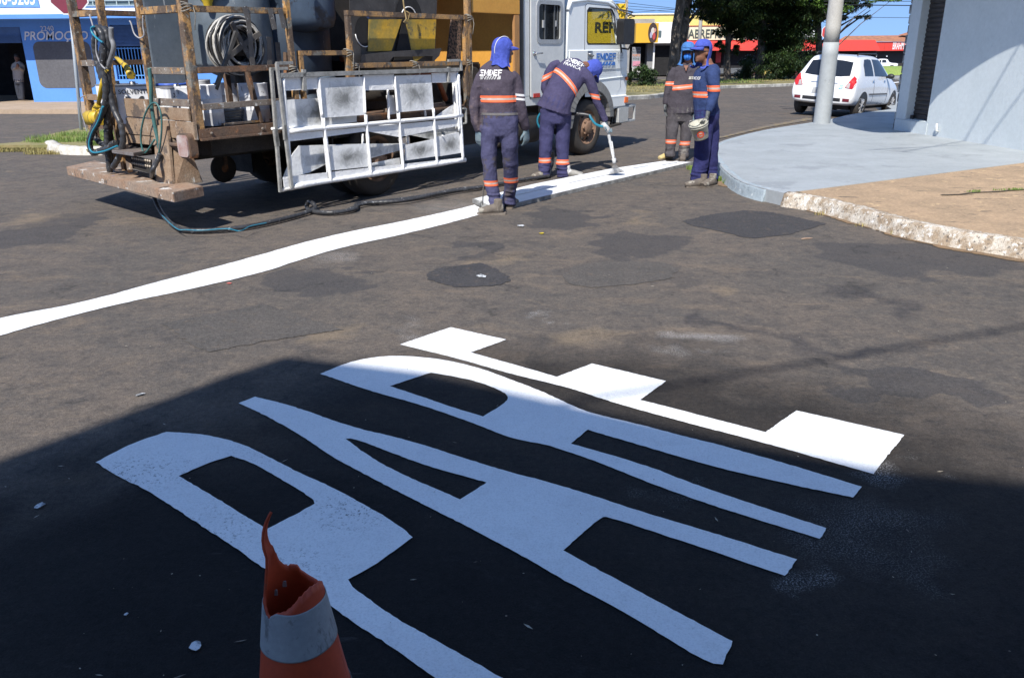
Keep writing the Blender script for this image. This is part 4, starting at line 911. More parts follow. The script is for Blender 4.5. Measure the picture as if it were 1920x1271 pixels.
def wheel(s, y0, y1, r=.43, face=-1, nm='wheel'):
    """y0 outer face, y1 inner"""
    e = P_(nm, TYRE, lambda mb: mb.lathe([(r*.60, 0), (r*.66, -.012), (r*.80, -.016), (r*.93, -.004), (r*.985, .025), (r, .06), (r, abs(y1-y0)-.05), (r*.97, abs(y1-y0)-.02), (r*.6, abs(y1-y0))], (s, y0, r), (0, -face, 0), 40))
    def rim(mb):
        mb.lathe([(r*.61, -.008), (r*.60, .004), (r*.55, .012), (r*.53, .05), (r*.50, .075), (r*.44, .05), (r*.34, .03), (r*.26, .012), (r*.24, -.03), (r*.16, -.045), (r*.05, -.05), (.001, -.05)], (s, y0, r), (0, -face, 0), 40)
        for k in range(8):
            a = k*PI/4; c = Vector((s+math.cos(a)*r*.28, y0+face*.0, r+math.sin(a)*r*.28)); mb.tube([c, c+Vector((0, face*.03, 0))], .018, 6)
    o = P_('rim', RIMM, rim, e)
    def holes(mb):
        for k in range(8):
            a = (k+.5)*PI/4; c = Vector((s+math.cos(a)*r*.41, y0-face*.042, r+math.sin(a)*r*.41)); mb.lathe([(.001, .004), (.034, .004), (.034, -.02)], c, (0, face, 0), 12)
    h = P_('rim_hole', UNDER, holes, e)
    return e
wheel(0, -.02, .24); wheel(0, .29, .53, face=-1); wheel(0, W+.0, W-.24, face=1); wheel(4.70, .04, .28); wheel(4.70, W-.02, W-.26, face=1)
# spare caster seen under the tail
c = S(419, 316, 1.2); P_('caster_wheel', TYRE, lambda mb: mb.lathe([(.04, -.03), (.10, -.03), (.155, -.02), (.16, 0), (.155, .02), (.10, .03), (.04, .03)], c, (0, 1, 0), 24)); P_('caster_fork', RUST, lambda mb: (mb.bar(c+Vector((0, -.05, 0)), c+Vector((.02, -.05, .35)), .03), mb.lathe([(.001, -.035), (.045, -.035), (.045, .035), (.001, .035)], c, (0, 1, 0), 12)))
# posts and rails of the bed
def rail(p, q, w=.05, h=None, m=OCH, nm='rail'): return P_(nm, m, lambda mb: mb.bar(p, q, w, h, up=(0, 0, 1) if abs((Vector(q)-Vector(p)).normalized().z) < .9 else (1, 0, 0)), bevel=.004)
zt = 2.75
rail((-2.21, .03, ZB0+.0), (-2.21, .03, zt), .075, m=OCH, nm='post')
rail((-2.20, .12, ZFL), (-2.16, .14, zt), .04, m=RUST, nm='post')
rail((-2.24, .70, .98), (-2.24, .70, zt), .06, nm='post')
rail((-2.22, 1.50, ZFL-.3), (-2.22, 1.40, zt), .065, nm='post')
rail((-2.22, 1.99, .74), (-2.22, 1.99, zt), .075, nm='post')
rail((-1.08, -.01, ZFL), (-1.10, -.01, zt), .055, nm='post')
rail((1.73, .0, ZFL), (1.73, .0, zt), .07, nm='post')
rail((.0, W-.02, ZFL), (0, W-.02, zt), .06, m=RUST, nm='post')
for z, t0, t1, m in ((1.985, 1.45, 1.97, OCH), (1.51, 1.48, 1.97, GREYR), (1.17, 1.50, 1.97, TAILM)): rail((-2.23, t0, z), (-2.23, t1, z), .05, .06, m)
for z, m in ((1.975, OCH), (1.445, GREYR), (1.16, GREYR)): rail((-2.23, .07, z), (-2.23, .67, z), .05, .065, m)
for z, m in ((1.975, OCH), (1.45, RUST), (1.125, GREYR)): rail((-2.17, -.005, z), (-1.11, -.005, z+.01), .05, .055, m)
for z, m in ((2.01, RUST), (1.51, RUST)): rail((-2.2, W, z), (1.7, W, z), .05, .055, m)
def ufr(s0, s1, z0, z1, w=.055, y=-.012, bottom=False, m=OCH):
    rail((s0, y, z0), (s0, y, z1-w/2), w, m=m, nm='frame_post'); rail((s1, y, z0), (s1, y, z1-w/2), w, m=m, nm='frame_post')
    rail((s0-w/2, y, z1), (s1+w/2, y, z1), w, m=m, nm='frame_rail')
    if bottom: rail((s0+w/2, y, bottom), (s1-w/2, y, bottom), w, m=m, nm='frame_rail')
ufr(-.98, -.34, ZFL, 1.59, .05)
ufr(-.29, 1.66, ZFL, 1.99, .055, -.008, 1.455)
rail((-.20, .05, ZFL), (-.20, .05, 1.45), .05, m=RUST, nm='post'); rail((-1.45, .12, ZFL), (-1.55, .12, 1.44), .07, .03, m=RUST, nm='brace')
# tail boards
zA1 = 1.18; 
P_('tail_board', TAILM, lambda mb: mb.box(-2.285, -2.255, .72, 1.32, 1.005, zA1), bevel=.004)
P_('tail_board', TAILM, lambda mb: mb.box(-2.275, -2.25, .07, .715, 1.00, 1.115), bevel=.004)
P_('tail_board', TAILM, lambda mb: mb.box(-2.295, -2.26, -.02, 1.34, ZB0, .995), bevel=.004)
P_('tail_board', TAILM, lambda mb: mb.box(-2.29, -2.262, .62, 1.28, .745, .828), bevel=.004)
P_('tail_frame', OCH, lambda mb: (mb.box(-2.29, -2.23, 1.36, 1.42, .45, 1.2), mb.box(-2.28, -2.22, 1.60, 1.66, .5, .95), mb.box(-2.28, -2.24, .44, .475, .6, .82)))
# rear step assembly
P_('step_post', TAILM, lambda mb: mb.bar(RR(231, 247, -2.32), RR(244, 321, -2.45), .05, .05), bevel=.003)
def ladder(mb):
    a = RR(302, 236, -2.32); b = RR(306, 345, -2.42); mb.prism([a+Vector((0, .14, 0)), a+Vector((0, -.10, 0)), Vector((b.x, b.y-.16, .40)), Vector((b.x, b.y+.12, .40))], (.03, 0, 0))
    mb.prism([Vector((b.x+.03, b.y-.16, .40)), Vector((b.x+.33, b.y-.16, .40)), Vector((b.x+.25, b.y-.12, .78)), Vector((a.x+.03, a.y-.10, .86))], (0, .01, 0))
P_('step_bracket', TAILM, ladder, bevel=.003)
def step1(mb):
    p = [tMi @ G(*q, .70) for q in ((209, 281), (250, 287), (284, 281), (283, 272), (235, 269))]
    mb.prism(p, (0, 0, -.035))
P_('step_plate', mat('checker_steel', (.30, .27, .25), (.2, .16, .14), scale=12, rough=.5, metal=.5, bump=.8, bscale=45), step1, bevel=.005)
def perf(mb):
    a, b, c, d = (RR(*q, -2.40) for q in ((243, 291), (283, 300), (282, 326), (249, 316))); mb.prism([a, b, c, d], (.012, 0, 0))
pf = P_('perforated_plate', UNDER, perf)
def perfh(mb):
    for r_ in range(2):
        for k in range(9):
            c = RR(248+k*4.1, 296.5+k*.75+r_*10, -2.408); mb.lathe([(.001, -.004), (.012, -.004), (.012, .004)], c, (1, 0, 0), 8)
P_('plate_hole', mat('hole_light', (.45, .38, .30)), perfh, pf)
pl = [LG(*q) for q in ((124,313,.42),(324,361,.42),(381,349,.42),(178,301,.42))]
def plank(mb): mb.prism(pl, (0, 0, -.095))
P_('step_plank', mat('step_plank_paint', (.24, .195, .155), (.27, .17, .11), scale=3, rough=.85, bump=.6, bscale=25, fine=.3, stain=[((.56, .55, .52), 6, .62, (1, 1, 2)), ((.10, .08, .065), 5, .60), ((.03, .12, .42), 2.1, .70), ((.26, .13, .06), 3.1, .66)]), plank, bevel=.006)
# rear lamp
c = RR(348, 274, -2.33); 
def lamp(mb):
    mb.tube([c+Vector((0, .35, .0)), c+Vector((0, .0, -.0))], .022, 8)
    pr = rrect(-.10, .10, -.115, .115, .045); mb.prism([c+Vector((-.02, y, z)) for y, z in pr], (.09, 0, 0))
lp = P_('rear_lamp', RUST, lamp, bevel=.006)
P_('lamp_glass', mat('dusty_lamp_glass', (.30, .17, .15), (.42, .38, .36), scale=9, rough=.35), lambda mb: mb.prism([c+Vector((-.034, y*.82, z*.86)) for y, z in rrect(-.10, .10, -.115, .115, .045)], (.0135, 0, 0)), lp)

# tanks and machinery on the bed
TANK = mat('tank_grey_blue', (.17, .20, .23), (.10, .125, .15), scale=1.5, rough=.5, metal=.1, fine=.08, stain=[((.42, .44, .45), 7, .66, (1, 1, .25)), ((.06, .07, .08), 3, .66, (1, 1, .3))])
TANK2 = mat('tank_dark_blue', (.05, .075, .115), (.03, .045, .07), scale=1.3, rough=.5, fine=.1, stain=[((.28, .30, .33), 6, .66, (1, 1, .2)), ((.03, .03, .035), 2.4, .62)])
P_('paint_tank', TANK, lambda mb: mb.lathe([(.001, 1.24), (.13, 1.24), (.14, 1.34), (.42, 1.47), (.435, 1.5), (.435, 2.35), (.42, 2.40), (.445, 2.42), (.44, 2.5), (.30, 2.62), (.001, 2.66)], (-1.02, 1.05, 0), (0, 0, 1), 40))
for a_, b_ in ((1, 1), (-1, 1), (1, -1), (-1, -1)): P_('tank_leg', RUST, lambda mb: mb.bar((-1.02+.36*a_, 1.05+.36*b_, ZFL-.01), (-1.02+.40*a_, 1.05+.40*b_, 1.6), .05))
P_('tank_panel', TANK, lambda mb: mb.box(-1.95, -1.48, 1.10, 1.13, 1.05, 2.22), bevel=.006)
P_('paint_tank', TANK2, lambda mb: mb.lathe([(.001, .95), (.30, .95), (.47, 1.02), (.475, 2.00), (.44, 2.1), (.475, 2.13), (.475, 2.6), (.001, 2.7)], (-.30, 1.0, 0), (0, 0, 1), 40))
P_('tank_hopper', TANK2, lambda mb: mb.lathe([(.30, 2.5), (.30, 1.95), (.27, 1.86), (.15, 1.82), (.001, 1.80)], (-.42, .48, 0), (0, 0, 1), 32))
P_('engine_block', UNDER, lambda mb: (mb.box(.35, 1.1, .5, 1.4, ZFL-.01, 1.5), mb.box(.0, 1.7, 1.2, 1.7, 1.0, 2.75), mb.tube([(.2, .55, 1.15), (1.4, .55, 1.1)], .12, 14), mb.box(1.15, 1.62, .35, .85, ZFL-.01, 1.25)), bevel=.02)
P_('engine_valve', mat('valve_yellow', (.65, .35, .03)), lambda mb: (mb.ball(S(698, 118, .35), .05), mb.tube([S(698, 118, .35), S(704, 92, .35)], .018, 8)))
for a in ((.5, 1.2, 1.52), (1.1, .6, 1.3)):
    P_('red_pipe', mat('red_oxide', (.28, .09, .04), rough=.7), lambda mb: mb.tube([(a[0]-.2, a[1]-.4, a[2]), (a[0]+.2, a[1]-.4, a[2]+.05), (a[0]+.5, a[1]-.3, a[2]-.3)], .035, 10))
P_('radiator_grille', mat('mesh_rusty', (.20, .12, .08), (.03, .025, .02), scale=30, lo=.48, hi=.52, rough=.8, stain=None), lambda mb: mb.prism([S(848, 28, .30), S(866, 28, .30), S(864, 118, .30), S(838, 118, .30)], (0, .02, 0)))
P_('tool_bar', mat('bare_dark_steel', (.10, .095, .09), (.06, .055, .05), scale=9, rough=.6, metal=.4), lambda mb: mb.bar(S(443, 60, .16), S(404, 168, .16), .035))
FLAT = mat('flat_steel', (.14, .13, .12), (.09, .08, .075), scale=9, rough=.6, metal=.3, stain=[((.45, .44, .42), 25, .66)])
for i, (x0, y0, x1, y1, yy) in enumerate(((458, 13, 466, 39, -.04), (506, 17, 515, 56, -.04), (525, 17, 533, 53, -.04), (464, 20, 475, 136, .09), (504, 70, 506, 124, .10), (520, 80, 524, 120, .10))):
    P_('flat_hook', FLAT, lambda mb: mb.bar(S(x0, y0, yy), S(x1, y1, yy), .006, .055, up=(1, 0, 0)))
# cable reel
rc = S(442, 86, .45); WC = [mat('hose_white_glossy', (.55, .54, .51), (.35, .33, .3), scale=8, rough=.3), mat('hose_black_glossy', (.03, .03, .032), rough=.3)]
reel = P_('hose_reel', UNDER, lambda mb: (mb.lathe([(.001, -.10), (.10, -.10), (.10, .12), (.001, .12)], rc, (0, 1, 0), 20), mb.bar(rc, (rc.x, rc.y, ZFL-.01), .06), mb.lathe([(.11, .10), (.27, .10), (.27, .12), (.11, .12)], rc, (0, 1, 0), 30)))
for k in range(4):
    a = .5+k*PI/2; P_('reel_spoke', FLAT, lambda mb: (mb.bar(rc+Vector((0, -.11, 0)), rc+Vector((math.cos(a)*.24, -.13, math.sin(a)*.24)), .03, .05)), reel)
rg = random.Random(3)
for mi in (0, 1):
    def coils(mb):
        for k in range(26 if mi == 0 else 20):
            rad = rg.uniform(.13, .29)*(1); yy = rg.uniform(-.10, .08); ph = rg.uniform(0, 6); el = rg.uniform(.9, 1.05)
            pts = [rc+Vector((math.cos(t+ph)*rad*el, yy+.02*math.sin(2*t), math.sin(t+ph)*rad+.01*math.sin(3*t))) for t in [2*PI*j/30 for j in range(31)]]
            mb.tube(pts, .010 if mi == 0 else .012, 6, cap=False)
    P_('coiled_hose', WC[mi], coils, reel)

# yellow machine compartment behind the crew box
YB = mat('compartment_yellow', (.60, .30, .05), (.52, .25, .045), scale=2, rough=.6, fine=.08, stain=[((.30, .12, .03), 4, .66, (1, 1, .3)), ((.12, .08, .05), 7, .72)])
P_('compartment_panel', YB, lambda mb: (mb.box(1.80, 2.83, -.01, .03, 2.055, 2.8),), bevel=.006)
P_('compartment_side', YB, lambda mb: (mb.box(1.80, 2.83, 1.90, 1.94, ZFL-.005, 2.8), mb.box(2.78, 2.83, .031, 1.9, ZFL-.005, 2.8), mb.box(1.80, 2.83, .03, 1.9, 2.7, 2.74)))
P_('compartment_post', mat('wood_ochre', (.42, .22, .08), (.30, .15, .055), scale=9, rough=.7, stretch=(6, 6, .6), fine=.15), lambda mb: (mb.box(2.70, 2.82, -.012, .028, ZFL-.003, 2.05),), bevel=.006)
P_('compartment_machine', UNDER, lambda mb: (mb.box(1.9, 2.6, .5, 1.6, ZFL-.003, 1.45), mb.tube([(2.2, .3, 1.2), (2.2, .9, 1.2)], .2, 16)), bevel=.02)
# crew box
WHP = mat('truck_white_paint', (.78, .81, .82), (.72, .76, .78), scale=1.6, rough=.38, fine=.03, stain=[((.42, .40, .37), 4, .70, (1, 1, .5)), ((.50, .50, .49), 13, .72)], coat=.2)
WHD = mat('crew_box_grey_white', (.60, .62, .62), (.50, .52, .53), scale=2.2, rough=.42, fine=.05, stain=[((.30, .28, .26), 5, .67, (1, 1, .4)), ((.35, .33, .3), 15, .72)])
def panel(name, loops, y, th, mt, parent, step=.25):
    """plate in the side plane (x,z) with holes, y..y+th"""
    o = fillpoly(name, [[(p[0], p[1]) for p in lp] for lp in loops], 0, mt, jitter=0, step=9, thick=th)
    o.data.transform(Matrix(((1, 0, 0, 0), (0, 0, -1, y+th), (0, 1, 0, 0), (0, 0, 0, 1)))); o.parent = parent; return o
B0, B1, BZ0, BZ1 = 2.96, 4.02, .845, 2.78
d0, d1, dz0, dz1 = 3.13, 3.96, .96, 2.66
cb = P_('crew_box', WHD, lambda mb: (mb.box(B0, B1, .04, .08, BZ0, dz0+.02), mb.box(B0, d0+.02, .04, .08, dz0+.02, BZ1), mb.box(d1-.02, B1, .04, .08, dz0+.02, BZ1), mb.box(d0+.02, d1-.02, .04, .08, dz1-.02, BZ1),
     mb.box(B0, B0+.03, .081, W, BZ0+.002, BZ1-.002), mb.box(B0+.03, B1, W-.03, W, BZ0+.002, BZ1-.002), mb.box(B0+.03, B1, .081, W-.03, BZ0+.002, BZ0+.05), mb.box(B0, B1, .04, W, BZ1, BZ1+.04), mb.box(B1-.03, B1, .081, W-.03, BZ0+.05, 1.5)), bevel=.006)
P_('box_edge', mat('dark_rubber', (.03, .03, .032)), lambda mb: (mb.box(2.845, 2.955, .02, .06, BZ0, BZ1), mb.box(2.845, 2.955, .061, W, BZ0+.1, BZ1)))
wz0, wz1, ws0, ws1 = 1.73, 2.22, 3.30, 3.87
dr = panel('door', [[(x, z) for x, z in rrect(d0, d1, dz0, dz1, .02)], [(x, z) for x, z in rrect(ws0, ws1, wz0, wz1, .06)]], .018, .02, WHD, truck)
P_('door_gap', mat('dark_rubber', (.03, .03, .032)), lambda mb: (mb.box(d0-.008, d0-.001, .034, .042, dz0-.006, dz1), mb.box(d1+.001, d1+.008, .034, .042, dz0-.006, dz1), mb.box(d0-.008, d1+.008, .034, .042, dz0-.012, dz0-.004)), dr)
wf = panel('window_frame', [[(x, z) for x, z in rrect(ws0-.045, ws1+.045, wz0-.045, wz1+.045, .09)], [(x, z) for x, z in rrect(ws0+.012, ws1-.012, wz0+.012, wz1-.012, .055)]], .008, .012, mat('aluminium', (.55, .56, .57), rough=.35, metal=.6), dr)
P_('window_glass', mat('tinted_glass', (.012, .014, .016), rough=.06, spec=.8, fine=0), lambda mb: mb.box(ws0, ws1, .042, .050, wz0, wz1), dr)
P_('window_bar', mat('aluminium2', (.16, .17, .18), rough=.35, metal=.5), lambda mb: (mb.box(3.48, 3.50, .030, .041, wz0, wz1), mb.box(3.72, 3.745, .030, .041, wz0, wz1), mb.box(3.80, 3.815, .030, .041, wz0+.15, wz1)), dr)
P_('window_latch', mat('latch_grey', (.42, .43, .44), rough=.4), lambda mb: (mb.box(3.43, 3.465, .026, .040, 1.90, 2.0), mb.box(3.755, 3.78, .026, .040, 1.92, 2.0)), dr)
hp = S(1003, 101)
P_('handle', mat('chrome', (.6, .6, .6), rough=.2, metal=.9), lambda mb: (mb.tube([(hp.x, .017, hp.z), (hp.x, -.03, hp.z), (hp.x+.14, -.035, hp.z+.005)], .012, 8), mb.lathe([(.001, -.01), (.03, -.01), (.03, .01)], (hp.x, .012, hp.z), (0, 1, 0), 14)), dr)
q0, q1 = S(1002, 176), S(1013.5, 182.5)
P_('reflector', mat('red_reflector', (.45, .03, .02), rough=.3), lambda mb: mb.box(q0.x, q1.x, .008, .0175, q1.z, q0.z), dr)

# ---- cab
CY0, CY1 = .03, W-.02
cx = 4.74; cz = .42; ar = .60
prof = [(4.07, .66), (4.07, 1.55), (4.10, 2.20), (4.18, 2.30), (4.6, 2.345), (5.2, 2.33), (5.40, 2.285), (5.49, 2.20), (5.66, 1.90), (5.80, 1.62), (5.87, 1.58), (5.90, 1.35), (5.915, 1.05), (5.905, .86), (5.885, .70), (5.36, .66)]
arc = []
for k in range(15):
    a = PI*k/14; arc.append((cx+math.cos(a)*ar, cz+.16+math.sin(a)*(ar-.12)))
arc = [p for p in arc]
sp_ = prof+[p for p in arc if p[1] > .66]+[]
wl = [(4.66, 1.69), (5.58, 1.69), (5.40, 2.12), (5.35, 2.17), (5.28, 2.19), (4.68, 2.19), (4.62, 2.14), (4.63, 1.73)]
cab = empty('cab'); cab.parent = truck
def subp(name, mt, fn, bevel=0): mb = MB(); fn(mb); return mb.build(name, mt, cab, bevel)
subp('cab_side', WHP, lambda mb: None) if False else None
for y, nm in ((CY0, 'cab_side'), (CY1-.04, 'cab_side')):
    panel(nm, [sp_, wl], y, .04, WHP, cab)
def shell(mb):
    P = prof
    for (a, b) in zip(P, P[1:]):
        if (a, b) in ((P[7], P[8]), (P[8], P[9])): continue
        if a == (5.885, .70): continue
        mb.prism([(a[0], CY0+.041, a[1]), (b[0], CY0+.041, b[1]), (b[0], CY1-.041, b[1]), (a[0], CY1-.041, a[1])], Vector((-(b[1]-a[1]), 0, b[0]-a[0])).normalized()*-.03)
    mb.box(4.10, 5.85, CY0+.04, CY1-.04, .70, .74)
shl = subp('cab_shell', WHP, shell)
# chamfered roof edge along the near side
subp('roof_gutter', WHP, lambda mb: [mb.tube([(x, CY0+.01, z-.012) for x, z in ((4.09, 2.16), (4.16, 2.28), (4.6, 2.325), (5.2, 2.31), (5.40, 2.265), (5.50, 2.17), (5.67, 1.88), (5.80, 1.63))], .032, 8)])
subp('windscreen', glass(), lambda mb: mb.prism([(5.475, CY0+.05, 2.20), (5.475, CY1-.05, 2.20), (5.785, CY1-.05, 1.63), (5.785, CY0+.05, 1.63)], (.006, 0, .004)))
BLK = mat('black_trim', (.02, .02, .022), rough=.55)
for y in (CY0+.02, CY1-.026): subp('window_glass', glass(), lambda mb: mb.prism([(x, y, z) for x, z in wl], (0, .005, 0)))
panel('window_seal', [[(x+(.022 if x > 5 else -.02), z+(.02 if z > 1.9 else -.018)) for x, z in wl], wl], CY0-.006, .012, BLK, cab)
def interior(mb):
    mb.box(4.12, 4.30, .15, 1.85, .9, 1.62); mb.box(4.30, 4.8, .2, .85, .9, 1.2); mb.box(4.30, 4.8, 1.15, 1.8, .9, 1.2); mb.box(5.45, 5.72, .08, 1.92, 1.0, 1.66); mb.box(4.42, 4.55, 1.25, 1.7, 1.2, 1.85); mb.box(4.15, 4.6, .12, 1.9, .75, 1.0)
    mb.ball((5.18, 1.42, 1.78), (.17, .12, .12))
subp('seat_and_dash', BLK, interior, .03)
# door outline, belt crease, handle, lettering
dl = [(4.60, .9), (4.56, 1.2), (4.55, 2.22), (4.60, 2.255), (5.32, 2.245), (5.42, 2.19), (5.66, 1.66), (5.70, 1.55), (5.70, 1.0), (5.56, .88)]
def gaps(mb):
    for a, b in zip(dl[1:], dl[2:-1]): mb.bar((a[0], CY0-.001, a[1]), (b[0], CY0-.001, b[1]), .004, .009, up=(0, 1, 0))
door = panel('door', [dl, wl], CY0-.004, .003, WHP, cab)
g_ = MB(); gaps(g_); go = g_.build('door_gap', BLK, door)
def crease(mb):
    mb.prism([(4.11, CY0-.001, 1.60), (5.84, CY0-.001, 1.60), (5.84, CY0-.022, 1.585), (4.11, CY0-.022, 1.585)], (0, 0, -.012))
    mb.prism([(4.11, CY0-.022, 1.585), (5.86, CY0-.022, 1.585), (5.89, CY0-.016, 1.30), (4.11, CY0-.016, 1.30)], (0, .012, 0))
    mb.prism([(4.95, CY0-.001, 1.16), (5.9, CY0-.001, 1.19), (5.9, CY0-.016, 1.18), (4.95, CY0-.016, 1.15)], (0, 0, -.01))
    mb.prism([(5.28, CY0-.001, .885), (5.89, CY0-.001, .885), (5.89, CY0-.03, .87), (5.30, CY0-.03, .87)], (0, 0, -.02))
    mb.prism([(5.30, CY0-.028, .86), (5.885, CY0-.028, .86), (5.865, CY0-.02, .705), (5.34, CY0-.02, .70)], (0, .02, 0))
subp('belt_panel', WHP, crease, .003)
def L3(px, py, y=None): return S(px, py, CY0-.024 if y is None else y)
BLU = mat('letter_blue', (.04, .17, .55), rough=.5)
k = (S(1156, 106).x-S(1118, 106).x)
lc = L3(1137, 107, CY0-.0255)
hh = (S(1137, 98).z-S(1137, 114).z)
o = block_text('door_lettering', 'EMDEF', hh*.86, k/6.2, lc, (1, 0, 0), (0, 0, 1), BLU, door)
def stripes(mb, x0, x1, z0, z1, y, dx, n=4):
    c0 = (x1-x0)
    e = .13*c0; mb.prism([(x0, y, z0), (x0+e*.8, y, z0), (x0+e*1.5, y, z1), (x0, y, z1)], (0, .003, 0)); mb.prism([(x1-e*1.5, y, z0), (x1, y, z0), (x1, y, z1), (x1-e*.8, y, z1)], (0, .003, 0))
    for i in range(n):
        a = x0+e*1.35+i*(c0-e*3)/n; w_ = (c0-e*3)/n*.62; mb.prism([(a, y, z0), (a+w_, y, z0), (a+w_+e*.7, y, z1), (a+e*.7, y, z1)], (0, .003, 0))
za = S(1137, 117).z; zb = S(1137, 123.5).z
o = P_('door_stripes', BLU, lambda mb: stripes(mb, S(1118, 120).x-.04, S(1156, 120).x-.04, zb, za, CY0-.0275, 0)); o.parent = door
GTX = mat('small_text_grey', (.25, .27, .32))
txt('door_small_text', 'Empresa Municipal para o', .062, L3(1137, 128.5), (1, 0, 0), (0, 0, 1), GTX, door, wide=.9); txt('door_small_text', 'Desenvolvimento de Franca', .058, L3(1137, 133), (1, 0, 0), (0, 0, 1), GTX, door, wide=.9)
txt('door_number', 'G-120', .09, L3(1163, 103), (1, 0, 0), (0, 0, 1), GTX, door, wide=.8); txt('door_small_text', 'VELOCIDADE', .035, L3(1163, 109), (1, 0, 0), (0, 0, 1), GTX, door); txt('door_small_text', '80 km/h', .045, L3(1163, 114.5), (1, 0, 0), (0, 0, 1), GTX, door)
c = S(1107, 104); o = P_('door_handle', mat('chrome', (.6, .6, .6)), lambda mb: (mb.box(c.x-.07, c.x+.07, CY0-.028, CY0-.024, c.z-.065, c.z+.065), mb.tube([(c.x-.05, CY0-.03, c.z+.01), (c.x-.02, CY0-.055, c.z+.02), (c.x+.05, CY0-.055, c.z-.01), (c.x+.06, CY0-.028, c.z-.02)], .014, 8)), bevel=.004); o.parent = door
# wheel arch flare
FL = mat('grey_plastic', (.20, .20, .20), (.16, .16, .155), scale=3, rough=.7, fine=.08)
def flare(mb):
    A_ = [(cx+math.cos(a)*(ar+.10), cz+.15+math.sin(a)*(ar-.01)) for a in [R(-2+10*k) for k in range(19)]]; I_ = [(cx+math.cos(a)*(ar-.05), cz+.15+math.sin(a)*(ar-.17)) for a in [R(-2+10*k) for k in range(19)]]
    for i in range(18):
        mb.prism([(A_[i][0], CY0-.05, A_[i][1]), (A_[i+1][0], CY0-.05, A_[i+1][1]), (I_[i+1][0], CY0-.065, I_[i+1][1]), (I_[i][0], CY0-.065, I_[i][1])], (0, .13, 0))
    mb.prism([(4.10, CY0-.05, .90), (4.30, CY0-.05, 1.0), (4.34, CY0-.05, .9), (4.17, CY0-.05, .45), (4.05, CY0-.05, .45)], (0, .3, 0))
subp('wheel_arch', FL, flare, .006)
subp('arch_liner', UNDER, lambda mb: [mb.prism([(cx+math.cos(a)*ar*.98, CY0+.04, cz+.15+math.sin(a)*(ar-.13)), (cx+math.cos(b)*ar*.98, CY0+.04, cz+.15+math.sin(b)*(ar-.13)), (cx+math.cos(b)*ar*.98, CY1-.04, cz+.15+math.sin(b)*(ar-.13)), (cx+math.cos(a)*ar*.98, CY1-.04, cz+.15+math.sin(a)*(ar-.13))], (0, 0, .02)) for a, b in [(R(15*k), R(15*k+15)) for k in range(12)]])
SILB = mat('bumper_grey', (.42, .43, .43), (.35, .36, .36), scale=3, rough=.5)
def bumper(mb):
    a = [S(1153, 232), S(1173, 232), S(1180, 203), S(1166, 203)]
    mb.box(5.62, 5.98, CY0-.03, CY0+.14, .42, .69)
    mb.box(5.90, 6.0, CY0+.14, CY1-.05, .42, .70)
subp('bumper', SILB, bumper, .02)
subp('bumper_frame', SILB, lambda mb: (mb.bar((5.95, CY0, .67), (6.26, CY0+.02, .69), .035), mb.bar((6.26, CY0+.02, .705), (6.26, CY0+.02, .435), .035), mb.bar((5.95, CY0, .44), (6.26, CY0+.02, .44), .035), mb.bar((6.26, CY0+.02, .69), (6.26, CY1, .69), .035), mb.bar((6.26, CY0+.02, .44), (6.26, CY1, .44), .035)), .006)
subp('step', UNDER, lambda mb: (mb.bar((5.32, CY0-.03, .40), (5.66, CY0-.03, .42), .09, .03), mb.bar((5.42, CY0, .40), (5.50, CY0, .66), .025), mb.bar((5.5, CY0, .40), (5.6, CY0, .66), .025)))
ORL = mat('orange_lens', (.75, .16, .02), rough=.25)
def lens(px, py, w_, h_): c = S(px, py); return lambda mb: mb.ball((c.x, CY0-.02, c.z), (w_, .02, h_), 16, 8)
subp('indicator', ORL, lens(1176, 147.5, .035, .03)); c = S(1174.5, 188); subp('indicator', ORL, lambda mb: mb.box(c.x-.06, c.x+.055, CY0-.04, CY0-.005, c.z-.045, c.z+.05), .008)
# mirror
def mirror(mb):
    for y in (-.26,):
        a, b = S(1170.5, 35, y), S(1189, 84, y); pr = rrect(a.x, b.x, b.z, a.z, .06)
        mb.prism([(x, y, z) for x, z in pr], (.05, .16, 0))
    mb.tube([(5.42, CY0, 2.22), (5.66, -.18, 2.16), S(1183, 31, -.26)+Vector((0, .05, 0))], .012, 8); mb.tube([(5.30, CY0-.01, 2.24), (5.7, -.2, 2.10), S(1180, 34, -.26)], .010, 8)
    mb.tube([(5.66, CY0-.01, 1.62), (5.7, -.1, 1.60), S(1182, 86, -.24)], .014, 8); mb.tube([(5.40, CY0-.01, 2.0), (5.64, CY0-.02, 1.66), (5.66, CY0-.02, 1.55)], .016, 8)
subp('mirror', BLK, mirror, .008)
subp('sun_visor', WHP, lambda mb: mb.prism([(5.36, CY0+.0, 2.33), (5.60, CY0+.0, 2.20), (5.60, CY1, 2.20), (5.36, CY1, 2.33)], (0, 0, .015)), .004)

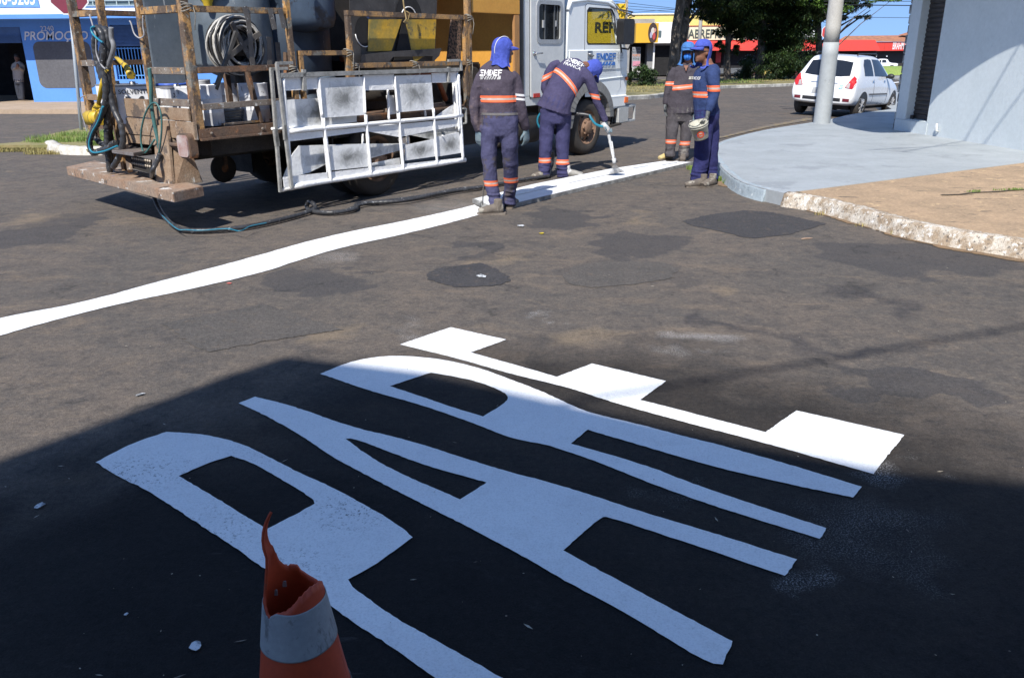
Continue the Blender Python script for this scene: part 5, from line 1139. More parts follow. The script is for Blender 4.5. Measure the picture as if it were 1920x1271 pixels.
# small clutter on the bed: funnel, cords wound on the rails, rolled hose, valves
P_('yellow_funnel', mat('funnel_yellow', (.70, .50, .03), (.55, .38, .03), scale=6, rough=.5), lambda mb: mb.lathe([(.03, -.12), (.05, -.04), (.16, .14), (.17, .15)], S(388, -4, .8), (0, 0, 1), 24))
CORD = mat('dirty_cord', (.30, .28, .24), (.12, .11, .10), scale=20, rough=.9)
rg2 = random.Random(11)
for s_, z_, y_ in ((-2.2, 1.99, -.01), (-1.1, 1.44, -.01), (1.73, 1.99, -.01), (1.70, 1.46, -.01), (.70, 1.455, -.01), (-.32, 1.59, -.01), (-.25, 1.455, -.01)):
    def wind(mb):
        for k in range(4):
            zz = z_+(k-1.5)*.018; mb.tube([(s_+math.cos(a)*.048, y_+math.sin(a)*.048, zz+.012*math.sin(a*1.5+k)) for a in [2*PI*j/12 for j in range(13)]], .006, 5)
        mb.tube([(s_+.04, y_-.04, z_), (s_+.05+rg2.uniform(-.03, .03), y_-.05, z_-.07), (s_+.02, y_-.05, z_-.15-rg2.uniform(0, .08))], .005, 5)
    P_('cord', CORD, wind)
P_('rolled_hose', mat('rolled_hose_grey', (.20, .21, .22), (.08, .08, .085), scale=9, rough=.5), lambda mb: [mb.tube([(-1.62+math.cos(a)*(.14+.012*k), .42+math.sin(a)*(.14+.012*k), ZFL+.02+.028*k) for a in [2*PI*j/20 for j in range(21)]], .014, 6) for k in range(5)])
P_('pump_body', mat('pump_blue_grey', (.10, .13, .17), (.05, .06, .08), scale=5, rough=.5), lambda mb: (mb.tube([(-.72, .45, 1.06), (-.42, .45, 1.06)], .10, 18), mb.tube([(-.57, .45, 1.06), (-.57, .45, 1.34)], .035, 10), mb.tube([(-.57, .45, 1.30), (-.2, .40, 1.33), (.1, .5, 1.2)], .022, 8)), bevel=.0)
P_('floor_debris', GREYR, lambda mb: (mb.bar((-1.9, .1, ZFL+.015), (-1.2, .16, ZFL+.02), .05, .02), mb.bar((-.9, .10, ZFL+.015), (-.1, .22, ZFL+.03), .04, .03), mb.bar((.3, .1, ZFL+.02), (1.4, .16, ZFL+.03), .06, .04)))
for k in range(9):
    x_ = -2.12+k*.58; P_('bolt', GREYR, lambda mb: mb.lathe([(.001, .012), (.013, .012), (.015, 0)], (x_, -.022, ZB0+.05), (0, -1, 0), 8))
# ================================================================== LOOSE THINGS ON AND ROUND THE TRUCK
def troot(name, label, cat, base, group=None):
    e = empty(name); e.matrix_world = tM @ Matrix.Translation(base); tag(e, label, cat, group); return e
class TB(MB):       # shapes given in truck coordinates, built relative to a root
    def make(s, name, mt, root, base, bevel=0.):
        for v in s.bm.verts: v.co -= Vector(base)
        return s.build(name, mt, root, bevel)
SP = mat('stencil_white_paint', (.84, .84, .84), (.76, .77, .78), scale=4, rough=.7, bump=1., bscale=18, fine=.06, stain=[((.42, .42, .42), 2.3, .74), ((.80, .80, .80), 6, .62)])
SPG = mat('stencil_dusty_grey', (.76, .77, .78), (.36, .37, .37), scale=2.2, lo=.46, hi=.68, rough=.7, bump=1., bscale=16, fine=.15)
def smudge_mat():
    m, N, L, B = nodes('stencil_smudged'); tc = N.new('ShaderNodeTexCoord'); ge = tc.outputs['Generated']; ob = tc.outputs['Object']
    mp = N.new('ShaderNodeMapping'); mp.vector_type = 'TEXTURE'; mp.inputs['Location'].default_value = (.5, .5, .48); mp.inputs['Scale'].default_value = (.50, 50, .50); L.new(ge, mp.inputs[0])
    ln = N.new('ShaderNodeVectorMath'); ln.operation = 'LENGTH'; L.new(mp.outputs[0], ln.inputs[0]); n = tex(N, L, 'n', ob, 9, 7, .7, .8)
    ad = N.new('ShaderNodeMath'); ad.operation = 'MULTIPLY_ADD'; ad.inputs[1].default_value = 1.5; L.new(n, ad.inputs[0]); L.new(ln.outputs['Value'], ad.inputs[2])
    k = ramp(N, L, ad.outputs[0], [(.52, .0), (.53, .8), (.95, .55), (1., .0)]) if False else None
    mr = N.new('ShaderNodeMapRange'); mr.inputs[1].default_value = .85; mr.inputs[2].default_value = 1.65; mr.inputs[3].default_value = .88; mr.inputs[4].default_value = 0; L.new(ad.outputs[0], mr.inputs[0])
    col = mixc(N, L, mr.outputs[0], (.80, .81, .81), (.13, .135, .13)); L.new(col, B.inputs['Base Color']); B.inputs['Roughness'].default_value = .7
    b = N.new('ShaderNodeBump'); b.inputs['Strength'].default_value = .8; b.inputs['Distance'].default_value = .008; L.new(tex(N, L, 'n', ob, 30, 6, .7), b.inputs['Height']); L.new(b.outputs[0], B.inputs['Normal'])
    return m
SMG = smudge_mat()
SPD = mat('stencil_bare_edge', (.20, .20, .19), (.33, .33, .32), scale=12, rough=.7, bump=.6)
def q6(x, y, off): return S(480+x/4.235, 100+y/4.235, off)
def stencil(label, off, plates, bars_, edges, grey=(), base=(0, 0, .2)):
    r = troot('paint_stencil', label, 'stencil', base, 'painted stencil frames hung on the truck')
    for i, pts in enumerate(plates):
        t = TB(); t.prism([q6(x, y, off) for x, y in pts], (0, .006, 0)); t.make('plate', SMG if i in grey else SP, r, base)
    for (x0, y0, x1, y1, w_) in bars_:
        t = TB(); a, b = q6(x0, y0, off-.012), q6(x1, y1, off-.012); n = 14
        t.tube([a.lerp(b, k/n) for k in range(n+1)], [(w_*(.66+.16*noise.noise((k*1.3, x0, off*9))), .016+.004*noise.noise((k*2.1, y0, 1))) for k in range(n+1)], 8, side=(b-a).normalized().cross(Vector((0, 1, 0))))
        t.make('bar', SP, r, base)
    for (x0, y0, x1, y1, w_) in edges:
        t = TB(); t.bar(q6(x0, y0, off-.02), q6(x1, y1, off-.02), w_, .03, up=(0, 1, 0)); t.make('edge_bar', SPD, r, base, .003)
    return r
stencil('front white crusted stencil frame with square openings hung on the truck side', -.16,
    [[(200,188),(505,176),(500,285),(215,300)], [(497,200),(850,188),(872,490),(530,515)], [(850,176),(1095,168),(1095,290),(858,297)], [(1100,180),(1390,172),(1412,445),(1130,470)], [(1395,160),(1605,150),(1610,232),(1400,236)],
     [(270,640),(1635,520),(1635,575),(1420,610),(1140,668),(880,620),(550,665),(270,700)], [(585,740),(885,716),(905,900),(600,932)], [(1185,730),(1415,680),(1435,818),(1185,853)], [(1430,668),(1615,625),(1640,790),(1440,822)], [(500,188),(545,515),(600,1020),(570,1020),(524,560),(484,300)], [(860,490),(880,490),(925,975),(900,975)], [(1118,470),(1142,470),(1185,940),(1160,940)], [(215,985),(1640,830),(1648,862),(225,1068)]],
    [(262,620,1640,496,.035), (535,515,598,1028,.028), (872,490,915,972,.026), (1132,470,1173,938,.026), (1408,440,1440,890,.026), (1605,170,1645,860,.035), (280,1062,1665,848,.04), (215,190,285,1060,.028), (1480,650,1482,660,.01), (1590,235,1615,620,.03), (500,195,525,500,.02), (1100,185,1125,470,.018), (855,185,868,480,.012)],
    [(190,178,1610,132,.045), (165,80,285,1072,.032), (160,82,290,78,.03), (1530,110,1530,235,.04), (378,130,385,300,.045), (1525,60,1620,58,.03), (1622,62,1630,140,.03), (1640,440,1665,440,.018), (1665,440,1668,555,.018), (1645,560,1668,555,.018), (225,570,235,690,.04)], grey=(1, 3, 6, 7, 8))
stencil('rear white stencil frame with curved plates behind the front one on the truck side', -.075,
    [[(150,380),(300,368),(560,355),(800,400),(800,545),(560,580),(290,600),(170,600)], [(290,800),(340,735),(560,728),(760,722),(1190,716),(1180,762),(930,830),(560,880),(420,950),(210,1000)], [(760,905),(1140,830),(1150,905),(600,1000),(420,1010)],
     [(1430,500),(1560,410),(1600,410),(1600,490)], [(1220,650),(1600,575),(1600,640),(1420,690)], [(1035,335),(1095,335),(1120,480),(1060,490)], [(1560,235),(1605,235),(1610,480),(1570,480)]],
    [(125,600,1600,560,.02), (845,640,858,930,.022), (1048,290,1055,530,.02), (1200,655,1205,720,.02), (1340,455,1345,500,.018), (185,1090,620,1010,.03), (1575,240,1590,600,.03)],
    [(120,125,195,1105,.035), (112,128,250,122,.03), (150,600,170,740,.05)], grey=(0, 1, 2, 4))
# hanging gear pieces on the U frame: black steel cut-out plate with yellow shapes
base = S(740, 120, .10)
r = troot('cutout_plate', 'tall black steel plate with yellow cut-outs leaning behind the ochre frame', 'stencil plate', (base.x, base.y, ZFL))
base = (base.x, base.y, ZFL)
BSM = mat('blackened_plate', (.075, .07, .068), (.04, .038, .038), scale=3, rough=.55, metal=.2, bump=.3, stain=[((.22, .21, .20), 5, .66, (1, 1, .3)), ((.03, .07, .20), 2.2, .69), ((.4, .4, .38), 26, .72)])
t = TB(); t.prism([S(655, -60, .12), S(822, -60, .12), S(815, 120, .12), S(657, 125, .12), Vector((S(657, 125, .12).x, .12, ZFL+.002)), ][:4], (0, .008, 0)); t.make('plate', BSM, r, base)
YP = mat('sprayed_yellow', (.62, .36, .02), (.22, .19, .06), scale=2.2, lo=.4, hi=.62, rough=.6, fine=.15, stain=[((.10, .09, .06), 3, .63)])
t = TB()
t.prism([S(692, 37, .10), S(754, 37, .10), S(734, 96, .10), S(690, 97, .10)], (0, .006, 0)); t.prism([S(760, 37, .10), S(818, 37, .10), S(815, 96, .10), S(775, 118, .10)], (0, .006, 0)); t.make('yellow_plate', YP, r, base)
t = TB(); t.prism([S(742, 100, .085), S(754, 44, .085), S(762, 50, .085), S(776, 118, .085), S(738, 118, .085)], (0, .005, 0)); t.make('plate_opening', DARKI, r, base)
hc = S(683, 60, .115); t = TB(); t.lathe([(.001, 0), (.16, 0)], hc, (0, -1, 0), 30); 
for v in t.bm.verts: v.co.x = hc.x+(v.co.x-hc.x)*.85
t.make('plate_opening', DARKI, r, base)
hc = S(767, 30, .112); t = TB(); t.lathe([(.001, 0), (.22, 0)], hc, (0, -1, 0), 30); t.make('plate_opening', DARKI, r, base)
t = TB(); hc2 = S(767, 36, .105); t.tube([hc2+Vector((math.cos(a)*.13, 0, math.sin(a)*.13)) for a in [R(20+14*k) for k in range(11)]], .007, 6); t.make('plate_rim', WHT, r, base); t = TB(); hc3 = S(683, 60, .110); t.tube([hc3+Vector((math.cos(a)*.138, 0, math.sin(a)*.16)) for a in [R(190+14*k) for k in range(13)]], .006, 6); t.make('plate_rim', WHT, r, base)
base2 = S(745, 112, .05); r = troot('steel_strip', 'dark bent steel strip lying along the lower rail of the ochre frame', 'steel strip', base2)
t = TB(); t.prism([S(678, 103, .05), S(735, 97, .05), S(828, 91, .05), S(824, 105, .05), S(812, 117, .05), S(812, 106, .05), S(738, 107, .05), S(728, 118, .05), S(676, 120, .05)], (0, .006, 0)); t.make('strip', mat('blackened_plate', (0, 0, 0)), r, base2)
rope = MB(); rope.tube([tM @ p for p in (S(753, -30, -.03), S(757, 10, -.04), S(762, 36, -.05), S(757, 42, -.05), S(762, 44, -.03))], .009, 6); rope.tube([tM @ p for p in (S(765, 40, -.05), S(768, 25, -.05), S(762, 22, -.04))], .008, 6)
tag(rope.build('rope', mat('old_rope', (.30, .22, .10), (.2, .15, .08), rough=.9)), 'short rope tied round the top of the ochre frame', 'rope')

# paint cans
CANW = mat('can_white', (.66, .67, .70), (.56, .57, .60), scale=2, rough=.4, fine=.04, stain=[((.06, .06, .07), 6, .635, (1, 1, .22)), ((.10, .10, .11), 14, .67), ((.35, .10, .08), 4, .74)])
CANC = mat('can_cleaner_white', (.70, .71, .73), (.62, .63, .66), scale=2, rough=.4, fine=.04, stain=[((.15, .15, .16), 9, .72)])
LID = mat('can_rim_steel', (.4, .4, .4), (.25, .24, .23), scale=8, rough=.4, metal=.6)
BLKT = mat('print_black', (.03, .03, .035), rough=.6)
def can(label, px, py, y, w_, h_, square=False, m=None, z=ZFL, rot=.3):
    b = S(px, py, y); base = Vector((b.x, y, z)); r = troot('paint_can', label, 'paint can', base, 'paint cans on the truck bed')
    t = MB()
    if square:
        rm = Matrix.Rotation(rot, 3, 'Z'); pr = [rm @ Vector((x, yy, 0)) for x, yy in rrect(-w_, w_, -w_, w_, .02, 3)]; t.prism([p+Vector((0, 0, .002)) for p in pr], (0, 0, h_))
        body = t.build('body', m or CANC, r, .004); t = MB(); t.prism([p*1.015+Vector((0, 0, h_+.003)) for p in pr], (0, 0, .012)); t.lathe([(.001, .03), (.03, .03), (.03, 0)], (0, 0, h_+.014), (0, 0, 1), 12); t.build('lid', LID, r)
    else:
        t.lathe([(w_*.98, .002), (w_, .01), (w_, h_*.32), (w_*1.015, h_*.33), (w_, h_*.34), (w_, h_*.66), (w_*1.015, h_*.67), (w_, h_*.68), (w_, h_-.01), (w_*1.03, h_), (w_*.97, h_), (w_*.96, h_*.85), (.001, h_*.85)], n=32); body = t.build('body', m or CANW, r)
        t = MB(); t.tube([(math.cos(a)*w_*1.05, -.02-abs(math.sin(a))*0, h_*.93-math.sin(a)*w_*.9) for a in [PI*k/12 for k in range(13)]], .004, 5); t.build('handle', LID, r)
    return r, body
def facing(r):   # direction from a truck object to the camera in its own frame
    p = tMi @ Vector((0, 0, 1.2)); b = tMi @ r.matrix_world.translation; d = (p-b); d.z = 0; return d.normalized()
scene_cans = [
 ('drip-stained open can at the rear corner of the bed', 396, 236, .28, .135, .37, False, None),
 ('drip-stained can just behind the stencil frames', 481, 224, .30, .14, .37, False, None),
]
can(scene_cans[0][0], 396, 236, .28, .135, .38); can(scene_cans[1][0], 480, 222, .25, .145, .38)
r, body = can('white square solvent can with black lettering by the tail boards', 252, 180, 1.25, .165, .36, True, rot=-.30)
def cantext(r, s, sz, x, z, dz=.0, w_=.17, wd=1.):
    d = facing(r); sx = Vector((-d.y, d.x, 0)); 
    return txt('can_text', s, sz, d*(w_-.001)+sx*x+Vector((0, 0, z)), sx, (0, 0, 1), BLKT, r, wide=wd, bold=.008)
# the square can is turned to face the lens
fr = facing(r); ang = math.atan2(fr.y, fr.x)
for ch in r.children: ch.rotation_euler.z = ang+.30
cantext(r, 'SOLVENTE', .060, 0, .31); cantext(r, 'M', .20, -.0, .19, wd=1.3)
r, body = can('square can with yellow and red stripes beside the green hose', 306, 190, 1.15, .15, .34, True, rot=0)
ang = math.atan2(facing(r).y, facing(r).x)
for ch in list(r.children): ch.rotation_euler.z = ang
d = facing(r); sx = Vector((-d.y, d.x, 0)); t = MB()
for k in range(4): c = d*.158+Vector((0, 0, .08+k*.05)); t.bar(c-sx*.14, c+sx*.02, .008, .002, up=d)
t.build('stripe', mat('stripe_yellow', (.75, .55, .05)), r)
r, body = can('square solvent can tipped against the striped can', 334, 190, .95, .15, .33, True, rot=.1); ang = math.atan2(facing(r).y, facing(r).x)
for ch in list(r.children): ch.rotation_euler.z = ang+.2
cantext(r, 'SOLV', .06, -.02, .27, w_=.168)
can('can half hidden behind the corner post', 362, 215, .62, .14, .36); can('small white can behind the ochre corner post', 370, 150, 1.2, .13, .40, m=CANC)
can('leftmost can behind the hanging hoses', 222, 178, 1.62, .15, .36, True, rot=.4); can('can in the shade beside the rear hoses', 430, 200, 1.1, .14, .36)
# a bright blue lid rim / ring on the cans
bb_ = Vector((S(320, 148, 1.1).x, 1.1, 1.30)); r = troot('plastic_ring', 'bright blue plastic ring resting on top of the cans', 'ring', bb_); MB().tube([(math.cos(a)*.16, math.sin(a)*.16, 0) for a in [2*PI*k/24 for k in range(25)]], .012, 6).build('ring', mat('blue_plastic', (.05, .12, .5), rough=.4), r)

# corrugated hoses
def corr(pts, r_, step=.012, amp=.055, n=10):
    P = [Vector(p) for p in pts]; S_ = smoothloop(P, 10); out = [S_[0]]
    for a, b in zip(S_, S_[1:]):
        L_ = (b-a).length; k = max(1, int(L_/step))
        for j in range(1, k+1): out.append(a.lerp(b, j/k))
    t = MB(); t.tube(out, [r_*(1+amp*(1 if (i//2) % 2 else -1)) for i in range(len(out))], n); return t
def smooth_h(pts, r_, n=8, k=8): t = MB(); t.tube(smoothloop([Vector(p) for p in pts], k), r_, n); return t
HB = mat('spiral_hose_black', (.045, .047, .052), (.025, .025, .028), scale=12, rough=.42, fine=.2, stain=[((.30, .31, .32), 22, .64)])
HT = mat('teal_hose', (.02, .22, .32), (.02, .16, .24), rough=.4); HG = mat('green_hose', (.05, .15, .14), (.035, .10, .10), rough=.5); HGR = mat('grey_hose', (.22, .23, .24), (.13, .13, .14), rough=.5)
def rp(px, py, s0=-2.36): return tM @ RR(px, py, s0)
hr = empty('hanging_hoses', rp(205, 55)); tag(hr, 'bundle of black spiral hoses with teal line hanging at the rear left of the truck', 'hose bundle')
def hch(o): o.parent = hr; o.matrix_parent_inverse = Matrix.Translation(-hr.location); return o
for pts, s0 in (([(200,56),(184,56),(177,80),(180,108),(188,138),(197,170),(203,210),(206,260),(207,318)], -2.34),
                ([(188,54),(199,60),(204,90),(202,130),(206,170),(214,205),(226,232),(231,262),(224,292),(212,314)], -2.42),
                ([(180,52),(190,62),(195,92),(192,125),(198,160),(197,195),(186,225),(172,252),(168,270),(174,287),(188,283),(208,276)], -2.46),
                ([(186,50),(196,70),(189,110),(193,150),(203,190),(200,235),(202,280),(206,322)], -2.40),
                ([(178,225),(176,250),(188,268),(204,272),(216,268)], -2.38)):
    hch(corr([rp(a, b, s0) for a, b in pts], .030).build('spiral_hose', HB))
hch(smooth_h([rp(a, b, -2.5) for a, b in ((176,50),(171,54),(174,64),(186,76),(193,80))], .010).build('teal_hose', HT))
hch(smooth_h([rp(a, b, -2.5) for a, b in ((193,200),(184,228),(172,250),(167,272),(174,286),(195,284),(215,276),(220,274))], .010).build('teal_hose', HT))
hch(smooth_h([rp(a, b, -2.48) for a, b in ((168,28),(176,55),(180,70),(181,100),(190,122),(198,130))], .008).build('cable', mat('grey_cable', (.3, .3, .32))))
hch(smooth_h([rp(a, b, -2.42) for a, b in ((208,52),(209,72),(213,88),(208,110),(200,130))], .024).build('grey_hose', HGR))
hch(smooth_h([rp(a, b, -2.5) for a, b in ((160,180),(150,186),(152,210),(158,230),(163,247))], .005).build('cable', mat('grey_cable', (.3, .3, .32))))
YH_ = mat('yellow_handle', (.62, .42, .02), (.45, .30, .03), scale=8, rough=.5, stain=[((.08, .07, .04), 9, .6)])
o = P_('lever', YH_, lambda mb: (mb.tube([RR(200, 130, -2.44), RR(192, 160, -2.42), RR(184, 197, -2.40)], [.022, .028, .018], 10), mb.tube([RR(181, 200, -2.40), RR(186, 197, -2.40)], .03, 10)))
P_('valve_drum', YH_, lambda mb: (mb.tube([RR(167, 222, -2.36), RR(190, 221, -2.36)], .075, 18), mb.tube([RR(178, 212, -2.36), RR(180, 204, -2.38)], .035, 12), mb.tube([RR(169, 213, -2.37), RR(188, 213, -2.37)], .02, 8)))
P_('lever', YH_, lambda mb: mb.tube([S(218, 108, 1.9), S(236, 125, 1.6), S(246, 142, 1.4)], [.02, .03, .045], 10))
# green hose loop at the tail
gh = empty('green_hose', rp(286, 196, -2.33)); tag(gh, 'thin green hose looped over the tail of the truck', 'hose')
def gch(o): o.parent = gh; o.matrix_parent_inverse = Matrix.Translation(-gh.location); return o
gch(smooth_h([rp(a, b, -2.38) for a, b in ((290,262),(272,287),(265,270),(265,245),(272,215),(283,196),(294,195),(302,215),(303,245),(300,275),(297,292))], .009).build('loop', HG))
gch(smooth_h([rp(a, b, -2.34) for a, b in ((280,128),(283,160),(284,196),(290,235),(296,262),(300,285))], .019).build('pipe', HG))
gch(smooth_h([rp(a, b, -2.30) for a, b in ((268,30),(268,50),(270,66),(262,72),(252,64),(246,45),(243,40))], .007).build('hook', mat('grey_cable', (.3, .3, .32))))
# long spiral hose from the tail to the spray gun
zg_ = .035
gp = [rp(300, 288, -2.4), rp(296, 300, -2.42), rp(286, 322, -2.5), tM @ LG(286, 345, .30), G(291, 375, .16), G(305, 402, .06), G(327, 424, .045), G(355, 432, zg_), G(410, 431, zg_), G(470, 424, zg_), G(530, 411, zg_), G(570, 400, zg_), G(590, 391, .05), G(586, 381, .09), G(577, 380, .06), G(580, 394, zg_), G(620, 399, zg_), G(665, 392, zg_), G(672, 382, .03), G(720, 378, zg_), G(790, 369, zg_), G(850, 357, zg_), G(910, 350, zg_), G(975, 338, zg_), G(1010, 333, zg_), G(1030, 330, zg_)]
hz = empty('spray_hose', gp[8]); tag(hz, 'long black spiral hose snaking over the road beside the truck to the sprayer', 'hose')
o = corr(gp, .023).build('spiral_hose', HB); o.parent = hz; o.matrix_parent_inverse = Matrix.Translation(-hz.location)
o = corr([G(655, 392, .03), G(690, 381, .04), G(760, 376, .045), G(840, 360, .045), G(900, 352, .04)], .018).build('spiral_hose', HB); o.parent = hz; o.matrix_parent_inverse = Matrix.Translation(-hz.location)
o = smooth_h([G(x, y, .075) for x, y in ((300,400),(330,428),(350,431),(380,432),(425,429),(450,433),(470,424),(500,418))], .0045).build('teal_hose', HT); o.parent = hz; o.matrix_parent_inverse = Matrix.Translation(-hz.location)

# ================================================================== STENCIL BOARD ON THE ROAD
BRD = mat('board_fresh_white', (.80, .81, .82), (.72, .73, .74), scale=4, rough=.5, bump=.4, fine=.03)
BED = mat('board_edge', (.13, .13, .13), (.30, .30, .29), scale=9, rough=.8)
bo = empty('stencil_board', G(1090, 345)); tag(bo, 'long narrow white line stencil lying on the road under the spray gun', 'stencil')
def bch(o): o.parent = bo; o.matrix_parent_inverse = Matrix.Translation(-bo.location); return o
def bz(px, py, z=.036): return G(px, py, z)
far = [bz(888,375), bz(938,363), bz(1001,347), bz(1146,318), bz(1248,303)]; near = [bz(914,387), bz(966,382), bz(1113,347), bz(1210,325), bz(1300,304)]
mid = [f.lerp(n, .40) for f, n in zip(far, near)]; mid2 = [f.lerp(n, .46) for f, n in zip(far, near)]
t = MB(); t.prism([*far, *reversed(mid)], (0, 0, -.025)); bch(t.build('panel', BRD))
t = MB(); t.prism([*mid2, *reversed(near)], (0, 0, -.025)); bch(t.build('panel', BRD))
t = MB()
for a, b in zip(near, near[1:]): t.bar(a+Vector((0, -.012, -.015)), b+Vector((0, -.012, -.012)), .022, .042)
t.bar(near[0]+Vector((0, 0, -.01)), far[0]+Vector((0, 0, -.01)), .03, .045); bch(t.build('rim', BED))
t = MB()
for a, b in zip(far, far[1:]): t.bar(a+Vector((0, .01, -.012)), b+Vector((0, .01, -.012)), .022, .04)
for i in (0, 2, 3): t.prism([mid[i], mid2[i], mid2[i]+Vector((.5, .6, 0))*.25, mid[i]+Vector((.5, .6, 0))*.25], (0, 0, -.03))
for x, y in ((1185, 314), (1240, 308)): t.bar(bz(x, y, .055), bz(x+30, y-5, .055), .03, .012)
bch(t.build('rim', BRD))
t = MB(); t.tube([bz(898, 381, .05), bz(903, 300, .55) if False else bz(903, 381, .05)+Vector((0, .02, .02))], .01, 6); bch(t.build('hook', BED))
# thin pull rod held by the near worker
# ================================================================== CONE
cb_ = G(584, 1500) if False else None
ctop = G(556, 1138, .50); cbase = Vector((ctop.x-.013, ctop.y+.035, 0))
OR = mat('cone_orange', (.50, .065, .020), (.42, .052, .018), scale=5, rough=.55, fine=.08, stain=[((.25, .07, .04), 10, .66), ((.55, .16, .08), 4, .68)])
WB = mat('cone_white_band', (.36, .37, .37), (.27, .28, .285), scale=5, rough=.6, fine=.08, stain=[((.15, .15, .155), 8, .60, (1, 1, .35)), ((.20, .20, .20), 24, .64)])
ORI = mat('cone_inside', (.36, .035, .015), (.30, .03, .015), scale=4, rough=.6, fine=.06)
cone = empty('traffic_cone', cbase); tag(cone, 'torn orange and white traffic cone with a jagged open top', 'traffic cone')
NT, NZ = 180, 30
def crad(z): return .142-.158*z
def ctopz(a):
    """rim height as a function of angle (0 = +x right, 90 = away)"""
    d = math.degrees(a) % 360
    K = [(0, .538), (20, .525), (50, .508), (75, .515), (88, .528), (96, .542), (106, .545), (116, .542), (130, .557), (140, .572), (150, .598), (156, .622), (161, .652), (165, .680), (169, .702), (175, .710), (179, .706), (183, .685), (187, .655), (191, .615), (195, .570), (202, .522), (212, .500), (222, .490), (233, .484), (238, .492), (246, .500), (256, .503), (272, .513), (300, .535), (330, .545), (360, .538)]
    for (a0, z0), (a1, z1) in zip(K, K[1:]):
        if a0 <= d <= a1: t = (d-a0)/(a1-a0); return z0+(z1-z0)*t
def cpos(a, z, off=0):
    r_ = crad(z)+off; ell = 1+.05*math.cos(2*(a-.6))*sm((z-.3)/.25)
    k_ = max(0, z-.60); p_ = Vector((math.cos(a)*r_*ell, math.sin(a)*r_/ell, z))
    return p_+Vector((-1.1*k_*(.11-k_)*4, .0, 0)) if k_ > 0 else p_
def conemesh(z0, z1, off, name, m):
    bm = bmesh.new(); rows = []
    for i in range(NT+1):
        a = 2*PI*i/NT; top = min(z1, ctopz(a)+.003*noise.noise((math.cos(a)*9, math.sin(a)*9, 2)));
        if top <= z0+.002: rows.append(None); continue
        rows.append([bm.verts.new(cpos(a, z0+(top-z0)*k/NZ, off)) for k in range(NZ+1)])
    for a, b in zip(rows, rows[1:]):
        if a and b:
            for k in range(NZ): bm.faces.new((a[k], b[k], b[k+1], a[k+1])).smooth = True
    me = bpy.data.meshes.new(name); bm.to_mesh(me); bm.free()
    o = mobj(name, me, m, cone); md = o.modifiers.new('s', 'SOLIDIFY'); md.thickness = .0055 if off == 0 else .001; md.offset = -1 if off == 0 else 0; return o
conemesh(.02, .9, 0, 'cone_shell', OR)
# spike: curled torn strip rising from the back left rim
SPK = []
base_l = cpos(R(106), ctopz(R(106))-.02); base_r = cpos(R(160), ctopz(R(160))-.04)
def spx(px, py, z): p = G(px, py, z)-cbase; return p
tipY = cpos(R(135), .7).y+cbase.y
tip = [A(px, py, tipY)-cbase for px, py in ((511,1062),(505,1040),(503,1015),(505,993),(509,975),(514,966),(517,967))]
wid = [.022, .013, .0095, .0075, .006, .005, .0035]
conemesh(.395, .503, .0015, 'white_band', WB); conemesh(.15, .262, .0015, 'white_band', WB)
t = MB(); t.box(-.2, .2, -.2, .2, 0, .022); t.build('base_plate', OR, cone, .008)
t = MB()
for a_, z_ in ((128, .50), (150, .49)): c = cpos(R(a_), z_, -.006); t.box(c.x-.004, c.x+.004, c.y-.003, c.y, c.z-.007, c.z+.007)
t.build('rivet', mat('rivet_grey', (.4, .36, .34)), cone)

# ================================================================== LITTER
def litter(label, px, py, w_, h_, c, rot=0., n=7, z=.006, name='litter', thick=.002):
    g = G(px, py); P = []
    for k in range(n):
        a = 2*PI*k/n; rr_ = random.uniform(.65, 1); P.append(Vector((math.cos(a)*w_*rr_, math.sin(a)*h_*rr_, 0)))
    rm = Matrix.Rotation(rot, 3, 'Z'); t = MB(); t.prism([rm @ p+Vector((0, 0, z+random.uniform(0, .004))) for p in P], (0, 0, thick)); o = t.build(name, mat('litter_%.2f_%.2f' % (c[0], c[2]), c, rough=.7)); o.location = g; tag(o, label, 'litter'); return o
flk = mat('paint_flake', (.62, .64, .66), (.20, .21, .22), scale=30, lo=.45, hi=.55, rough=.8, world=True)
for lab, px, py, w_, h_, rot in (('white paint flake at the far left of the shaded road', 75, 951, .028, .016, 1.1), ('largest white paint flake left of the cone', 368, 1215, .028, .02, 1.9), ('crumpled white scrap on the sunlit road near the shade edge', 263, 742, .03, .014, .6), ('small white speck left of the cone', 237, 1155, .009, .006, .2), ('white scrap on the sunlit road near the workers', 977, 425, .05, .05, 0), ('white paper square on the dark patch', 903, 520, .045, .055, .4)):
    o = litter(lab, px, py, w_, h_, (.6, .6, .6), rot, 8 if 'flake' in lab else 5, name='paper_scrap' if 'paper' in lab or 'scrap' in lab else 'paint_flake'); o.data.materials[0] = flk
litter('tiny yellow scrap on the road', 1016, 439, .03, .03, (.6, .45, .02), name='paper_scrap'); litter('tiny red scrap beside the long white line', 430, 533, .025, .012, (.5, .12, .1), name='paper_scrap')
litter('brown leaf below the corner kerb', 1512, 449, .07, .012, (.45, .30, .2), .3, name='dry_leaf'); litter('dry leaf in the gutter by the kerb', 1678, 429, .03, .02, (.35, .16, .08), name='dry_leaf'); litter('leaf in the gutter by the grey kerb', 1430, 366, .03, .02, (.06, .04, .03), name='dry_leaf'); litter('dry leaf in the middle of the gutter', 1558, 404, .04, .015, (.35, .18, .1), name='dry_leaf')
bm = bmesh.new()
for k in range(150):
    px, py = random.uniform(0, 1920), random.uniform(420, 1271); g = G(px, py); s_ = random.uniform(.0012, .004); a = random.random()*6
    el = random.choice((1, 1, 1, 5)); v = [bm.verts.new((g.x+math.cos(a+t)*s_*(el if abs(math.cos(t)) > .9 else 1), g.y+math.sin(a+t)*s_*(el if abs(math.cos(t)) > .9 else 1), .0035+.003*random.random())) for t in (0, 1.57, 3.14, 4.71)]; bm.faces.new(v)
